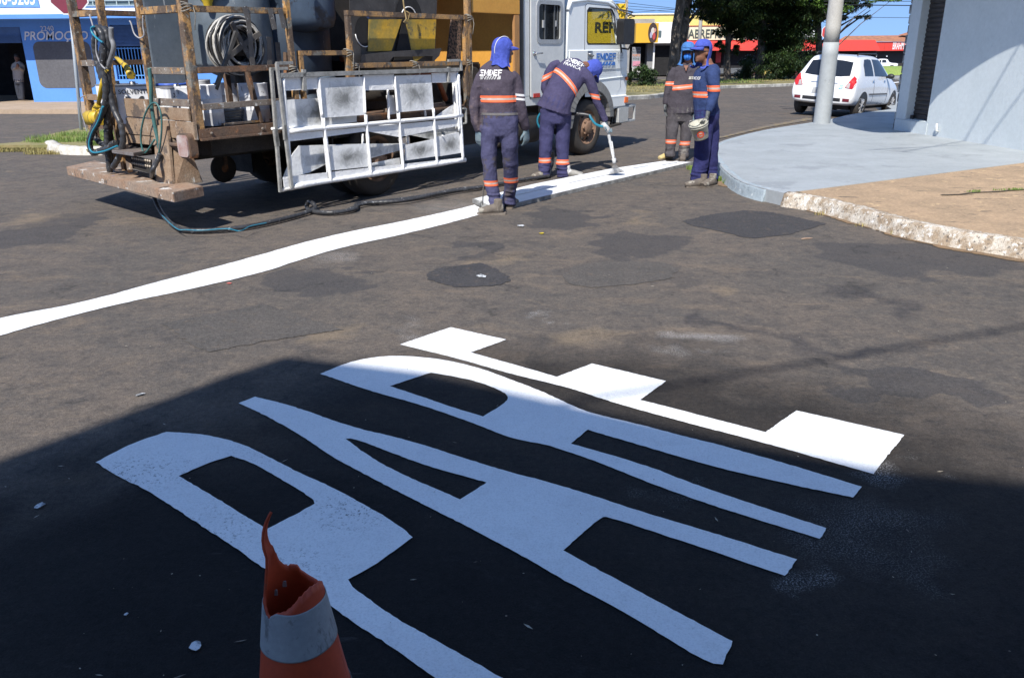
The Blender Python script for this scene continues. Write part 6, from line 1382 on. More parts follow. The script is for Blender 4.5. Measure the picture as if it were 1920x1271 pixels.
me = bpy.data.meshes.new('road_debris'); bm.to_mesh(me); bm.free(); tag(mobj('road_debris', me, mat('debris', (.42, .38, .30), (.15, .12, .09), scale=3, lo=.45, hi=.55, world=True)), kind='stuff')
# ================================================================== VEHICLES
GLD = mat('car_glass_dark', (.012, .014, .018), rough=.05, spec=.9, fine=0)
CWH = mat('car_white', (.72, .73, .74), (.70, .71, .72), scale=1, rough=.25, fine=.0, coat=.6)
def car_body(name, st, matc, root, half_sub=2):
    bm = bmesh.new(); rows = []
    for (x, zb, wb, zm, wm, zl, wl_, zr, wr) in st:
        half = [(0, zb), (wb*.9, zb), (wb, zb+.04), (wm, zm), (wl_, zl), (wr, zr-.02), (wr*.86, zr+.01), (0, zr+.02)]
        ring = [(y, z) for y, z in half]+[(-y, z) for y, z in reversed(half[1:-1])]
        rows.append([bm.verts.new((x, y, z)) for y, z in ring])
    n = len(rows[0])
    for a, b in zip(rows, rows[1:]):
        for j in range(n): bm.faces.new((a[j], b[j], b[(j+1) % n], a[(j+1) % n]))
    bm.faces.new(rows[0]); bm.faces.new(list(reversed(rows[-1])))
    bmesh.ops.recalc_face_normals(bm, faces=bm.faces)
    me = bpy.data.meshes.new(name); bm.to_mesh(me); bm.free()
    t = bpy.data.objects.new('t', me); link(t); md = t.modifiers.new('s', 'SUBSURF'); md.levels = half_sub; md.render_levels = half_sub
    dg = bpy.context.evaluated_depsgraph_get(); m2 = bpy.data.meshes.new_from_object(t.evaluated_get(dg)); bpy.data.objects.remove(t)
    o = mobj(name, m2, matc, root, smooth=True)
    b2 = bmesh.new(); b2.from_mesh(m2); bvh = BVHTree.FromBMesh(b2); b2.free(); return o, bvh
def proj_panel(name, bvh, pts, axis, m_, root, off=.006, th=.004, step=.06):
    """pts 2D; axis 'y+','y-' project along y; 'x-' from the rear, 'x+' from the front"""
    P = []
    for i, p in enumerate(pts):
        q = pts[(i+1) % len(pts)]; L_ = math.dist(p, q); n = max(1, int(L_/step))
        for k in range(n): t = k/n; P.append((p[0]+(q[0]-p[0])*t, p[1]+(q[1]-p[1])*t))
    out = []
    for a, b in P:
        if axis[0] == 'y': s_ = 1 if axis[1] == '+' else -1; org = Vector((a, 3*s_, b)); d = Vector((0, -s_, 0))
        else: s_ = 1 if axis[1] == '+' else -1; org = Vector((3*s_+(3 if s_ > 0 else 0), a, b)); d = Vector((-s_, 0, 0))
        h = bvh.ray_cast(org, d)
        if h[0] is None: h = (org+d*3, -d)
        out.append(h[0]-d*off)
    c = sum(out, Vector())/len(out)
    bm = bmesh.new(); vs = [bm.verts.new(p) for p in out]
    f = bm.faces.new(vs); bmesh.ops.triangulate(bm, faces=[f])
    bmesh.ops.subdivide_edges(bm, edges=[e for e in bm.edges if len(e.link_faces) == 2], cuts=2, use_grid_fill=True)
    for v in bm.verts:
        org = v.co-d*1.5; h = bvh.ray_cast(org, d)
        if h[0] is not None: v.co = h[0]-d*off
    me = bpy.data.meshes.new(name); bm.to_mesh(me); bm.free(); return mobj(name, me, m_, root)
def car_wheel(root, x, y, r, w_, rimm, side):
    e = empty('wheel'); e.parent = root; e.location = (x, y, r)
    MB().lathe([(r*.62, -w_/2), (r*.85, -w_/2-.008), (r*.97, -w_/2+.02), (r, -w_/2+.05), (r, w_/2-.05), (r*.97, w_/2-.02), (r*.85, w_/2+.008), (r*.62, w_/2)], (0, 0, 0), (0, 1, 0), 32).build('tyre', TYRE, e)
    o = w_/2*side
    t = MB(); t.lathe([(r*.63, 0), (r*.60, -.02), (r*.58, -.05), (.001, -.06)], (0, o, 0), (0, side, 0), 32)
    t.build('rim', mat('dark_inner_rim', (.03, .03, .03)), e)
    t = MB()
    for k in range(9): a = 2*PI*k/9; t.bar((0, o-.01*side, 0), (math.cos(a)*r*.60, o-.008*side, math.sin(a)*r*.60), .025, .02, up=(0, 1, 0))
    t.lathe([(r*.60, 0), (r*.63, .004), (r*.60, .008)], (0, o-.01*side, 0), (0, side, 0), 32); t.lathe([(.001, .01), (.05, .01), (.055, -.01)], (0, o, 0), (0, side, 0), 14)
    t.build('hubcap', rimm, e); return e
HAZ = 41.0
pr_ = A(1603, 213, 20.7)
hd = Vector((math.sin(R(HAZ)), math.cos(R(HAZ)), 0)); rt = Vector((math.cos(R(HAZ)), -math.sin(R(HAZ)), 0))
org = pr_-hd*.62-rt*.68
hb = empty('hatchback_car'); tag(hb, 'white hatchback parked behind the concrete pole seen from its rear right', 'car')
hb.matrix_world = Matrix.Translation((org.x, org.y, T(org.x, org.y)-.0)) @ Matrix.Rotation(R(90-HAZ), 4, 'Z') @ Matrix.Rotation(R(1.5), 4, 'Y') @ Matrix.Rotation(R(3.2), 4, 'X')
ST = [(0.00, .36, .60, .50, .70, .58, .70, .60, .60), (.015, .34, .68, .48, .77, .62, .77, .66, .68), (.06, .31, .74, .50, .80, .88, .755, .915, .68), (.12, .30, .76, .50, .81, .94, .765, .965, .67), (.42, .28, .78, .52, .82, .955, .78, 1.385, .575), (.55, .28, .78, .52, .82, .955, .78, 1.425, .57),
      (1.2, .26, .78, .52, .82, .95, .79, 1.46, .58), (1.8, .26, .78, .52, .82, .94, .79, 1.455, .57), (2.15, .26, .78, .52, .82, .935, .79, 1.40, .55), (2.80, .26, .78, .52, .82, .90, .78, .945, .66), (3.2, .28, .76, .52, .80, .82, .75, .86, .60), (3.55, .24, .70, .50, .74, .70, .70, .73, .52), (3.66, .30, .62, .46, .66, .56, .62, .585, .45)]
ho, hv = car_body('body', ST, CWH, hb)
proj_panel('rear_window', hv, [(-.56, .99), (-.35, .965), (0, .955), (.35, .965), (.56, .99), (.50, 1.30), (.25, 1.33), (0, 1.34), (-.25, 1.33), (-.50, 1.30)], 'x-', GLD, hb)
for sd_ in ('y-', 'y+'):
    proj_panel('side_window', hv, [(.62, 1.0), (1.22, 1.0), (1.22, 1.37), (1.05, 1.385), (.80, 1.37), (.66, 1.25)], sd_, GLD, hb); proj_panel('side_window', hv, [(1.32, 1.0), (2.42, .985), (2.20, 1.17), (2.0, 1.32), (1.85, 1.375), (1.32, 1.385)], sd_, GLD, hb)
    for x0 in (1.27, 2.35): proj_panel('door_gap', hv, [(x0, .35), (x0+.012, .35), (x0+.012, .93), (x0, .93)], sd_, BLK, hb, off=.003)
    proj_panel('side_moulding', hv, [(.95, .555), (2.35, .55), (2.35, .585), (.95, .59)], sd_, mat('moulding_grey', (.10, .10, .105)), hb, off=.012)
    for x0 in (1.12, 1.98): proj_panel('door_handle', hv, [(x0, .86), (x0+.13, .86), (x0+.13, .895), (x0, .895)], sd_, mat('chrome', (.6, .6, .6)), hb, off=.015)
    for xw in (.62, 2.99): proj_panel('wheel_arch', hv, [(xw+math.cos(a)*.345, .30+math.sin(a)*.345) for a in [R(-15+15*k) for k in range(15)]], sd_, BLK, hb, off=.003)
    s_ = -1 if sd_ == 'y-' else 1
    MB().tube([(.55, s_*.50, 1.455), (.62, s_*.50, 1.50), (1.9, s_*.49, 1.52), (2.0, s_*.49, 1.47)], .016, 8).build('roof_rail', BLK, hb)
    t = MB(); t.ball((2.22, s_*.86, 1.0), (.06, .09, .065), 14, 10); t.bar((2.25, s_*.74, .97), (2.22, s_*.84, .98), .05); t.build('door_mirror', BLK, hb)
    ry = .60*s_
    proj_panel('tail_lamp', hv, [(s_*a, b) for a, b in ((.52, .72), (.70, .70), (.755, .78), (.74, .99), (.66, .995), (.60, .88))], 'x-', mat('tail_lamp_red', (.42, .015, .02), (.55, .03, .03), rough=.15, fine=0), hb, off=.012)
    proj_panel('lamp_clear', hv, [(s_*a, b) for a, b in ((.54, .725), (.63, .715), (.63, .82), (.59, .84))], 'x-', mat('lamp_clear', (.45, .40, .40), rough=.2), hb, off=.016)
    proj_panel('bumper_reflector', hv, [(s_*a, b) for a, b in ((.52, .40), (.68, .40), (.68, .47), (.52, .47))], 'x-', mat('dull_red_reflector', (.16, .02, .03), rough=.3), hb, off=.008)
    for xw in (.62, 2.99): car_wheel(hb, xw, s_*.71, .30, .18, mat('silver_hubcap', (.35, .35, .36), rough=.4), s_)
proj_panel('bumper_grille', hv, [(-.47, .395), (.47, .395), (.47, .47), (-.47, .47)], 'x-', BLK, hb, off=.008)
proj_panel('plate_recess', hv, [(-.26, .55), (.26, .55), (.24, .68), (-.24, .68)], 'x-', mat('grey_plate', (.40, .41, .42)), hb, off=.008)
proj_panel('boot_trim', hv, [(-.33, .80), (.33, .80), (.33, .815), (-.33, .815)], 'x-', mat('chrome', (.6, .6, .6)), hb, off=.01)
proj_panel('sticker', hv, [(-.47, .69), (-.38, .69), (-.38, .78), (-.47, .78)], 'x-', mat('sticker_teal', (.15, .5, .6), (.6, .65, .65), scale=40, lo=.45, hi=.55), hb, off=.012)
MB().box(-0.0, .0, 0, 0, 0, 0) if False else None
t = MB(); t.box(.25, 3.4, -.60, .60, .20, .4); t.build('underbody', UNDER, hb)
t = MB(); t.box(.62, .68, -.42, -.18, .80, 1.2); t.box(.62, .68, .08, .34, .80, 1.2); t.build('seat', mat('seat_red', (.12, .03, .03)), hb)
# pickup far away
pu = empty('pickup_truck'); tag(pu, 'distant white double cab pickup beyond the grass verge', 'pickup')
pp = A(1664, 130, 140); pu.matrix_world = Matrix.Translation((pp.x-1.3, 140, T(pp.x, 140))) @ Matrix.Rotation(R(180-15), 4, 'Z') @ Matrix.Translation((-2.6, 0, 0))
ST2 = [(0, .5, .7, .7, .85, 1.0, .86, 1.02, .80), (.1, .45, .8, .7, .92, 1.12, .9, 1.14, .82), (1.45, .42, .82, .7, .93, 1.14, .9, 1.16, .84), (1.55, .42, .82, .7, .93, 1.14, .9, 1.72, .66), (1.9, .42, .82, .7, .93, 1.14, .9, 1.80, .68), (2.7, .42, .82, .7, .93, 1.12, .9, 1.82, .68), (3.1, .42, .82, .7, .93, 1.12, .9, 1.76, .66), (3.85, .42, .82, .7, .93, 1.10, .88, 1.16, .74), (4.7, .45, .8, .7, .92, 1.0, .86, 1.04, .72), (5.1, .5, .7, .7, .84, .88, .8, .92, .66)]
po, pv = car_body('body', ST2, CWH, pu)
for sd_ in ('y-', 'y+'):
    proj_panel('side_window', pv, [(1.75, 1.22), (2.5, 1.22), (2.5, 1.70), (1.95, 1.68)], sd_, GLD, pu); proj_panel('side_window', pv, [(2.6, 1.22), (3.6, 1.2), (3.2, 1.6), (3.0, 1.70), (2.6, 1.70)], sd_, GLD, pu)
    s_ = -1 if sd_ == 'y-' else 1
    for xw in (.95, 4.2): car_wheel(pu, xw, s_*.80, .38, .24, mat('silver_hubcap', (.35, .35, .36)), s_); proj_panel('wheel_arch', pv, [(xw+math.cos(a)*.46, .40+math.sin(a)*.46) for a in [R(15*k) for k in range(13)]], sd_, BLK, pu, off=.004)
    MB().ball((3.5, s_*1.0, 1.25), (.09, .12, .11), 12, 8).build('door_mirror', BLK, pu)
proj_panel('windscreen', pv, [(-.62, 1.2), (.62, 1.2), (.52, 1.68), (-.52, 1.68)], 'x+', GLD, pu)

# ================================================================== PEOPLE
def remesh(me, vox):
    t = bpy.data.objects.new('t', me); link(t); md = t.modifiers.new('r', 'REMESH'); md.mode = 'VOXEL'; md.voxel_size = vox; md.use_smooth_shade = True
    dg = bpy.context.evaluated_depsgraph_get(); m2 = bpy.data.meshes.new_from_object(t.evaluated_get(dg)); bpy.data.objects.remove(t); return m2
def cloth(name, c, c2, st=()):
    return mat(name, c, c2, scale=3.2, rough=.9, bump=.9, bscale=9, bdist=.03, fine=.12, stretch=(1, 1, .8), stain=list(st), spec=.2)
SKIN = mat('skin_brown', (.22, .10, .06), (.17, .075, .045), scale=8, rough=.55, fine=.05)
ORB = mat('reflective_orange', (.85, .16, .06), (.75, .13, .05), scale=8, rough=.6, fine=.05); SLV = mat('reflective_silver', (.48, .42, .38), (.38, .34, .31), scale=20, rough=.35)
WB2 = mat('white_trim', (.7, .7, .72))
class Person:
    def __init__(s, label, loc, mats, vox=.010, name='person'):
        s.root = empty(name, loc); tag(s.root, label, 'person'); s.loc = Vector(loc); s.segs = []; s.mats = mats; s.vox = vox; s.bvh = None
    def seg(s, pts, radii, mi, side=None, balls=()): s.segs.append((pts, radii, mi, side, balls))
    def build(s, smooth=5, wrinkle=.0125):
        mb = MB(); src = []
        for si, (pts, radii, mi, side, balls) in enumerate(s.segs):
            n0 = len(mb.bm.verts)
            P = [p-s.loc for p in pts]
            if len(P) > 1:
                # refine
                Q, Rr = [], []
                for i in range(len(P)-1):
                    for k in range(4):
                        t = k/4; Q.append(None); a0 = radii[i] if isinstance(radii[i], tuple) else (radii[i],)*2; a1 = radii[i+1] if isinstance(radii[i+1], tuple) else (radii[i+1],)*2
                        Rr.append((a0[0]+(a1[0]-a0[0])*t, a0[1]+(a1[1]-a0[1])*t))
                Q = smoothloop(P, 4); Rr.append(radii[-1] if isinstance(radii[-1], tuple) else (radii[-1],)*2)
                mb.tube(Q, Rr, 18, side=side)
            for c, r_, rot in balls: mb.ball(c-s.loc, r_, 20, 14, rot)
            mb.bm.verts.ensure_lookup_table()
            for v in list(mb.bm.verts)[n0:]: src.append((v.co.copy(), mi, si))
        kd = KDTree(len(src))
        for i, (c, _, _) in enumerate(src): kd.insert(c, i)
        kd.balance()
        me = mb.mesh('body'); me = remesh(me, s.vox)
        bm = bmesh.new(); bm.from_mesh(me)
        for _ in range(smooth): bmesh.ops.smooth_vert(bm, verts=bm.verts, factor=.5, use_axis_x=True, use_axis_y=True, use_axis_z=True)
        bm.normal_update(); sl_ = bm.faces.layers.int.new('seg')
        for f in bm.faces:
            co, i, d = kd.find(f.calc_center_median()); f.material_index = src[i][1]; f[sl_] = src[i][2]; f.smooth = True
        for v in bm.verts:
            mi = v.link_faces[0].material_index if v.link_faces else 0
            if mi in (0, 1):
                c = v.co+s.loc*3.1
                w_ = noise.noise((c.x*7, c.y*7, c.z*9))*.5+(.35-1.6*abs(noise.noise((c.x*4.5+c.z*2.5, c.y*4.5, c.z*(20 if v.co.z < .22 and mi == 1 else 6.5)))))*.75+noise.noise((c.x*22, c.y*22, c.z*16))*.22
                v.co += v.normal*w_*wrinkle*(2.0 if v.co.z < .20 and mi == 1 else 1)
        bm.normal_update(); s.bm = bm; s.sl = sl_
        m2 = bpy.data.meshes.new('body'); bm.to_mesh(m2); s.body = mobj('body', m2, s.mats, s.root)
        s.bvh = BVHTree.FromBMesh(bm); return s
    def band(s, pt, nrm, hw, segs, name='reflective_band', cols=None, off=.004):
        bm = s.bm.copy(); sl_ = bm.faces.layers.int['seg']; c = Vector(pt)-s.loc; n = Vector(nrm).normalized()
        bmesh.ops.delete(bm, geom=[f for f in bm.faces if f[sl_] not in segs], context='FACES')
        for d in (-hw, -hw*.30, hw*.30, hw): bmesh.ops.bisect_plane(bm, geom=bm.verts[:]+bm.edges[:]+bm.faces[:], plane_co=c+n*d, plane_no=n)
        bmesh.ops.delete(bm, geom=[f for f in bm.faces if abs((f.calc_center_median()-c).dot(n)) > hw], context='FACES')
        bm.normal_update()
        for f in bm.faces: f.material_index = 1 if abs((f.calc_center_median()-c).dot(n)) < hw*.30 else 0
        for v in bm.verts: v.co += v.normal*off
        me = bpy.data.meshes.new(name); bm.to_mesh(me); bm.free(); return mobj(name, me, cols or [ORB, SLV], s.root)
    def text(s, body, size, origin, x, y, m_, wide=1., d=None, bold=.02, shear=0.):
        bold = .008; o = txt('lettering', body, size, Vector(origin)-s.loc, x, y, m_, None, extrude=0, wide=wide, bold=bold, shear=shear); return s.wrap(o, d or Vector(x).cross(Vector(y)))
    def block(s, body, h, wd, origin, x, y, m_, d):
        return s.wrap(block_text('lettering', body, h, wd, Vector(origin)-s.loc, x, y, m_), d)
    def wrap(s, o, n, off=.005):
        n = Vector(n).normalized()
        bm = bmesh.new(); bm.from_mesh(o.data); bmesh.ops.triangulate(bm, faces=bm.faces)
        for v in bm.verts:
            h = s.bvh.ray_cast(v.co+n*.6, -n)
            if h[0] is not None: v.co = h[0]+n*off
        bm.to_mesh(o.data); bm.free(); o.parent = s.root; return o
    def glove(s, wrist, d, pn, m_, curl=.5, size=1., thumb=1):
        """wrist point, finger direction d, palm normal pn (towards which fingers curl), thumb side +-1"""
        w_ = Vector(wrist)-s.loc; d = Vector(d).normalized(); pn = Vector(pn); pn = (pn-d*pn.dot(d)).normalized(); sd = d.cross(pn)*thumb
        mb = MB(); k = size
        mb.tube([w_-d*.05*k, w_, w_+d*.03*k, w_+d*.075*k, w_+d*.095*k], [(.033*k, .028*k), (.031*k, .024*k), (.040*k, .020*k), (.045*k, .018*k), (.042*k, .014*k)], 14, side=sd)
        for i, (o_, L_) in enumerate(((.031, .072), (.011, .082), (-.010, .076), (-.031, .060))):
            p = w_+d*(.088*k)+sd*o_*k; dd = (d+sd*o_*2.2).normalized(); pts = [p-dd*.02*k, p]; cu2 = curl*(1+.12*i)
            for j, fr_ in enumerate((.42, .32, .26)):
                ax = dd.cross(pn).normalized(); dd = (Matrix.Rotation(cu2*(.75 if j else .6), 3, ax) @ dd); dd.normalize(); pts.append(pts[-1]+dd*L_*fr_*k)
            mb.tube(pts, [.0105*k, .0105*k, .010*k, .009*k, .0075*k], 9)
        p = w_+d*.025*k+sd*.030*k; dt = (d*.7+sd*.75+pn*.35*curl).normalized(); mb.tube([p-dt*.01, p, p+dt*.035*k, p+(dt+d*.5+pn*.3*curl).normalized()*.065*k], [.014*k, .014*k, .0115*k, .009*k], 9)
        me = remesh(mb.mesh('glove'), .0050); bm = bmesh.new(); bm.from_mesh(me)
        for _ in range(2): bmesh.ops.smooth_vert(bm, verts=bm.verts, factor=.5, use_axis_x=True, use_axis_y=True, use_axis_z=True)
        for f in bm.faces: f.smooth = True
        bm.to_mesh(me); bm.free(); return mobj('glove', me, m_, s.root)
    def shoe(s, heel, d, m_, L_=.28, sole=None, h=.10):
        """heel ground point, toe direction"""
        g_ = Vector(heel)-s.loc; g_.z = 0 if abs(g_.z) < .3 else g_.z; d = Vector((d[0], d[1], 0)).normalized(); sd = Vector((-d.y, d.x, 0)); up = Vector((0, 0, 1))
        mb = MB(); mb.tube([g_-d*.035+up*.062, g_+d*.0+up*.062, g_+d*.07+up*.060, g_+d*.13+up*.052, g_+d*.18+up*.044, g_+d*.215+up*.040, g_+d*(L_-.045)+up*.036], [(.030, .040), (.042, .054), (.043, .052), (.046, .044), (.050, .037), (.046, .033), (.024, .022)], 16, side=sd)
        mb.tube([g_+d*.02+up*.05, g_+d*.02+up*(h+.06)], [.046, .044], 14)
        me = remesh(mb.mesh('boot'), .008); bm = bmesh.new(); bm.from_mesh(me)
        bmesh.ops.smooth_vert(bm, verts=bm.verts, factor=.5, use_axis_x=True, use_axis_y=True, use_axis_z=True)
        for v in bm.verts:
            v.co.z = max(v.co.z, .014)
            v.co += noise.noise_vector((v.co+s.loc)*18)*.004
        for f in bm.faces: f.smooth = True
        bm.to_mesh(me); bm.free(); o = mobj('boot', me, m_, s.root)
        t = MB(); pr = []
        for a, w_ in ((-.06, .02), (-.05, .034), (0, .040), (.07, .038), (.13, .044), (.18, .047), (.215, .040), (.24, .02)): pr.append((a, w_))
        loop = [g_+d*a+sd*w_ for a, w_ in pr]+[g_+d*a-sd*w_ for a, w_ in reversed(pr)]; t.prism([p+up*.0 for p in loop], (0, 0, .022)); t.build('sole', sole or mat('sole', (.10, .08, .065), (.2, .17, .14), scale=9), o)
        return o
    def cap(s, c, fwd, up, m_, rows=None, open_=58, brim=True, k=1., back=0., trim=None, brim_c=None):
        """legionnaire cap: crown, neck flap with face opening, brim"""
        c = Vector(c)-s.loc; u = Vector(up).normalized(); f = Vector(fwd); f = (f-u*f.dot(u)).normalized(); r_ = f.cross(u)
        rows = rows or [(.137, .004, .004, 0), (.134, .045, .040, 0), (.115, .084, .072, 0), (.085, .104, .090, 0), (.05, .115, .098, 0), (.022, .119, .101, 0), (.016, .112, .096, -.003), (-.03, .110, .097, -.004), (-.065, .108, .097, -.006), (-.10, .100, .096, -.012), (-.135, .100, .102, -.016), (-.165, .110, .120, -.016), (-.185, .122, .138, -.014)]
        bm = bmesh.new(); N_ = 48; G_ = []
        for i, (h, rf, rr2, bk) in enumerate(rows):
            row = []
            for j in range(N_):
                a = 2*PI*j/N_; p = c+u*h*k+f*(math.cos(a)*rf+bk+back*max(0, -h))*k+r_*math.sin(a)*rr2*k
                am = .004+.020*max(0, -h-.0)*6
                p += (f*math.cos(a)+r_*math.sin(a))*math.cos(5*a+s.loc.x*7+2*math.sin(2*a))*.07*max(0, -h-.03)
                p += (f*math.cos(a)+r_*math.sin(a))*noise.noise((math.cos(a)*3.2+s.loc.x, math.sin(a)*3.2, h*5))*am + u*noise.noise((math.cos(a)*2, math.sin(a)*2, 7+s.loc.x))*max(0, -h-.08)*.5
                row.append(bm.verts.new(p))
            G_.append(row)
        for i in range(len(rows)-1):
            for j in range(N_):
                a = math.degrees(2*PI*(j+.5)/N_); a = min(a, 360-a); h = (rows[i][0]+rows[i+1][0])/2
                lim = 0 if h > .045 else (open_ if h > -.16 else open_*.55)
                if a < lim: continue
                bm.faces.new((G_[i][j], G_[i][(j+1) % N_], G_[i+1][(j+1) % N_], G_[i+1][j])).smooth = True
        bmesh.ops.recalc_face_normals(bm, faces=bm.faces)
        me = bpy.data.meshes.new('cap'); bm.to_mesh(me); bm.free(); o = mobj('cap', me, m_, s.root)
        md = o.modifiers.new('s', 'SOLIDIFY'); md.thickness = .004; md2 = o.modifiers.new('b', 'SUBSURF'); md2.levels = 1; md2.render_levels = 1
        if brim:
            bm = bmesh.new(); R1 = []; R2 = []; R3 = []
            for j in range(15):
                a = R(-62+124*j/14); e_ = math.cos(a*1.35); base_ = c+u*(.048*k)+f*math.cos(a)*.112*k+r_*math.sin(a)*.096*k
                R1.append(bm.verts.new(base_)); R2.append(bm.verts.new(base_+f*.045*k*max(.15, e_)-u*(.008+.02*math.sin(a)**2)*k)); R3.append(bm.verts.new(base_+f*.082*k*max(.1, e_)-u*(.022+.03*math.sin(a)**2)*k))
            for a_, b_ in ((R1, R2), (R2, R3)):
                for j in range(14): bm.faces.new((a_[j], a_[j+1], b_[j+1], b_[j])).smooth = True
            me = bpy.data.meshes.new('cap_brim'); bm.to_mesh(me); bm.free(); b = mobj('cap_brim', me, brim_c or m_, None); b.parent = o; md = b.modifiers.new('s', 'SOLIDIFY'); md.thickness = .005
        if trim:
            pts = [c+u*h*k+r_*(.0) for h in (0,)]
            arc_ = []
            for j in range(20):
                a = R(-20+140*j/19); arc_.append(c+u*(math.sin(a)*.128+.012)*k*1.0-f*(math.cos(a)*.122)*k*.9+r_*.045*k*math.cos((j-9)/12))
            o2 = MB().tube(arc_, .004, 6).build('elastic_strap', WB2, o)
        return o
    def head(s, c, fwd, up, mi, face=True, k=1.):
        u = Vector(up).normalized(); f = Vector(fwd); f = (f-u*f.dot(u)).normalized(); r_ = f.cross(u)
        M = Matrix((r_, f, u)).transposed()
        bl = [(Vector(c)+u*.02*k, (.078*k, .098*k, .105*k), M), (Vector(c)-u*.055*k+f*.022*k, (.060*k, .070*k, .066*k), M)]
        if face:
            bl += [(Vector(c)+f*.105*k-u*.022*k, (.014*k, .020*k, .020*k), M), (Vector(c)+f*.098*k-u*.002*k, (.009*k, .012*k, .028*k), M), (Vector(c)+f*.088*k-u*.068*k, (.026*k, .012*k, .009*k), M), (Vector(c)+f*.080*k-u*.098*k, (.026*k, .018*k, .018*k), M), (Vector(c)+f*.083*k+u*.03*k, (.05*k, .014*k, .010*k), M),
                   (Vector(c)+r_*.080*k-u*.015*k, (.010*k, .018*k, .030*k), M), (Vector(c)-r_*.080*k-u*.015*k, (.010*k, .018*k, .030*k), M)]
        s.seg([], [], mi, None, bl)
UPV = Vector((0, 0, 1))
CAPB = cloth('cap_royal_blue', (.070, .100, .43), (.05, .075, .34)); CAPL = cloth('cap_faded_blue', (.065, .18, .43), (.05, .145, .36))
GLV = mat('glove_grey_blue', (.10, .17, .22), (.16, .20, .22), scale=9, rough=.8, bump=.4, fine=.2, stain=[((.28, .28, .27), 10, .62)])
GLG = mat('glove_grey', (.13, .14, .14), (.08, .085, .09), scale=9, rough=.85, bump=.4, fine=.2)
BOOT = mat('dusty_boot', (.15, .125, .10), (.10, .085, .075), scale=9, rough=.9, bump=.4, fine=.2, stain=[((.28, .26, .22), 8, .60)])
# ---------------- person 1: back to the viewer
S1 = cloth('shirt_faded_plum', (.080, .066, .088), (.058, .048, .068), [((.13, .10, .11), 2.2, .62)]); T1 = cloth('trousers_faded_navy', (.078, .078, .150), (.055, .055, .112), [((.085, .075, .085), 2.6, .58)])
g0 = G(936, 401); Y0 = g0.y
P = Person('worker with his back to the viewer at the near end of the stencil board', g0, [S1, T1, SKIN, GLV])
f = Vector((.28, .96, 0)).normalized(); r = Vector((.96, -.28, 0)).normalized()
J = lambda x, y, d=0: A(x, y, Y0+.05+d)
P.seg([J(938,256), J(938,240), J(937,225), J(936,212)], [(.15, .105), (.185, .13), (.190, .130), (.178, .12)], 1, r)
P.seg([J(936,217), J(934,200), J(932,180), J(931,160), J(931,146), J(933,135), J(935,127), J(938,119)], [(.186, .128), (.182, .125), (.185, .125), (.192, .122), (.198, .110), (.185, .092), (.135, .080), (.075, .068)], 0, r)
P.seg([J(908,141), J(899,152), J(893,176), J(890,200), J(892,225,.02), J(897,247,.04)], [.058, .064, .058, .054, .050, .040], 0)
P.seg([J(957,141), J(966,152), J(972,176), J(976,202), J(982,225,.03), J(986,245,.06)], [.058, .064, .060, .058, .055, .044], 0)
lk = [J(921,240), J(918,272), J(917,305), J(921,345,.02), J(928,375,.0), J(931,391,-.02)]
P.seg(lk, [(.105, .11), (.088, .095), (.078, .085), (.070, .078), (.068, .075), (.078, .088)], 1, r)
rk = [J(954,240), J(955,272), J(957,305,.08), J(958,345,.18), J(955,370,.25), J(954,384,.25)]
P.seg(rk, [(.105, .11), (.090, .097), (.080, .088), (.070, .078), (.066, .075), (.070, .080)], 1, r)
P.seg([J(937,125), J(939,112)], [.058, .056], 2)
hc = J(943,97,.02); P.head(hc, (.85, .5, 0), UPV, 2)
P.build()
P.band(J(932,185), (0, 0, 1), .032, {1}); P.band(J(918,343), (.0, 0, 1), .028, {4}); P.band(J(958,341), (0, 0, 1), .028, {5})
P.band(J(974,182), (.12, 0, 1), .030, {3}, 'sleeve_band', [WB2, S1], .003)
P.band(J(936,213), (0, 0, 1), .012, {0, 1}, 'belt', [mat('belt_grey', (.16, .15, .15)), mat('belt_grey', (.16, .15, .15))])
bk = -f
o = P.block('EMDEF', .055, .038, J(925,136.5), r, UPV, WHT, bk)
c = J(925,145.5); t = MB(); stripes(t, -.105, .105, -.017, .017, 0, 0, 5)
x_ = r; me_o = t.build('lettering', WHT); me_o.data.transform(Matrix.Translation(c-P.loc) @ Matrix((x_, -f, UPV)).transposed().to_4x4()); P.wrap(me_o, bk)
P.glove(J(897,247,.04), (.02, .1, -1), (.5, .6, 0), GLV, .45, 1.05, 1); P.glove(J(986,245,.06), (.05, .15, -1), (-.6, .5, 0), GLV, .7, 1.15, -1)
P.cap(hc+Vector((-.005, 0, .004)), (.85, .45, 0), UPV+Vector((.03, 0, 0)), CAPB, trim=True, k=.96, rows=[(.137, .004, .004, 0), (.134, .045, .040, 0), (.115, .084, .072, 0), (.085, .104, .090, 0), (.05, .115, .098, 0), (.022, .119, .101, 0), (.016, .112, .096, -.003), (-.03, .110, .097, -.006), (-.065, .105, .096, -.012), (-.10, .102, .100, -.018), (-.13, .108, .112, -.020), (-.148, .116, .122, -.020)])
P.shoe(G(938,404)+Vector((0, .05, 0)), (-.55, .0, 0), BOOT, .27); P.shoe(G(957,392)+Vector((0, .02, 0)), (.15, .6, 0), BOOT, .28)
hk = MB(); hk.tube([J(911,262,-.0), J(909,310,.0), J(906,360,.02), G(905,384,.07)], .007, 6); o = hk.build('pull_rod', mat('rod_steel', (.12, .11, .10))); tag(o, 'thin rod beside the near worker leading down to the stencil board', 'rod')

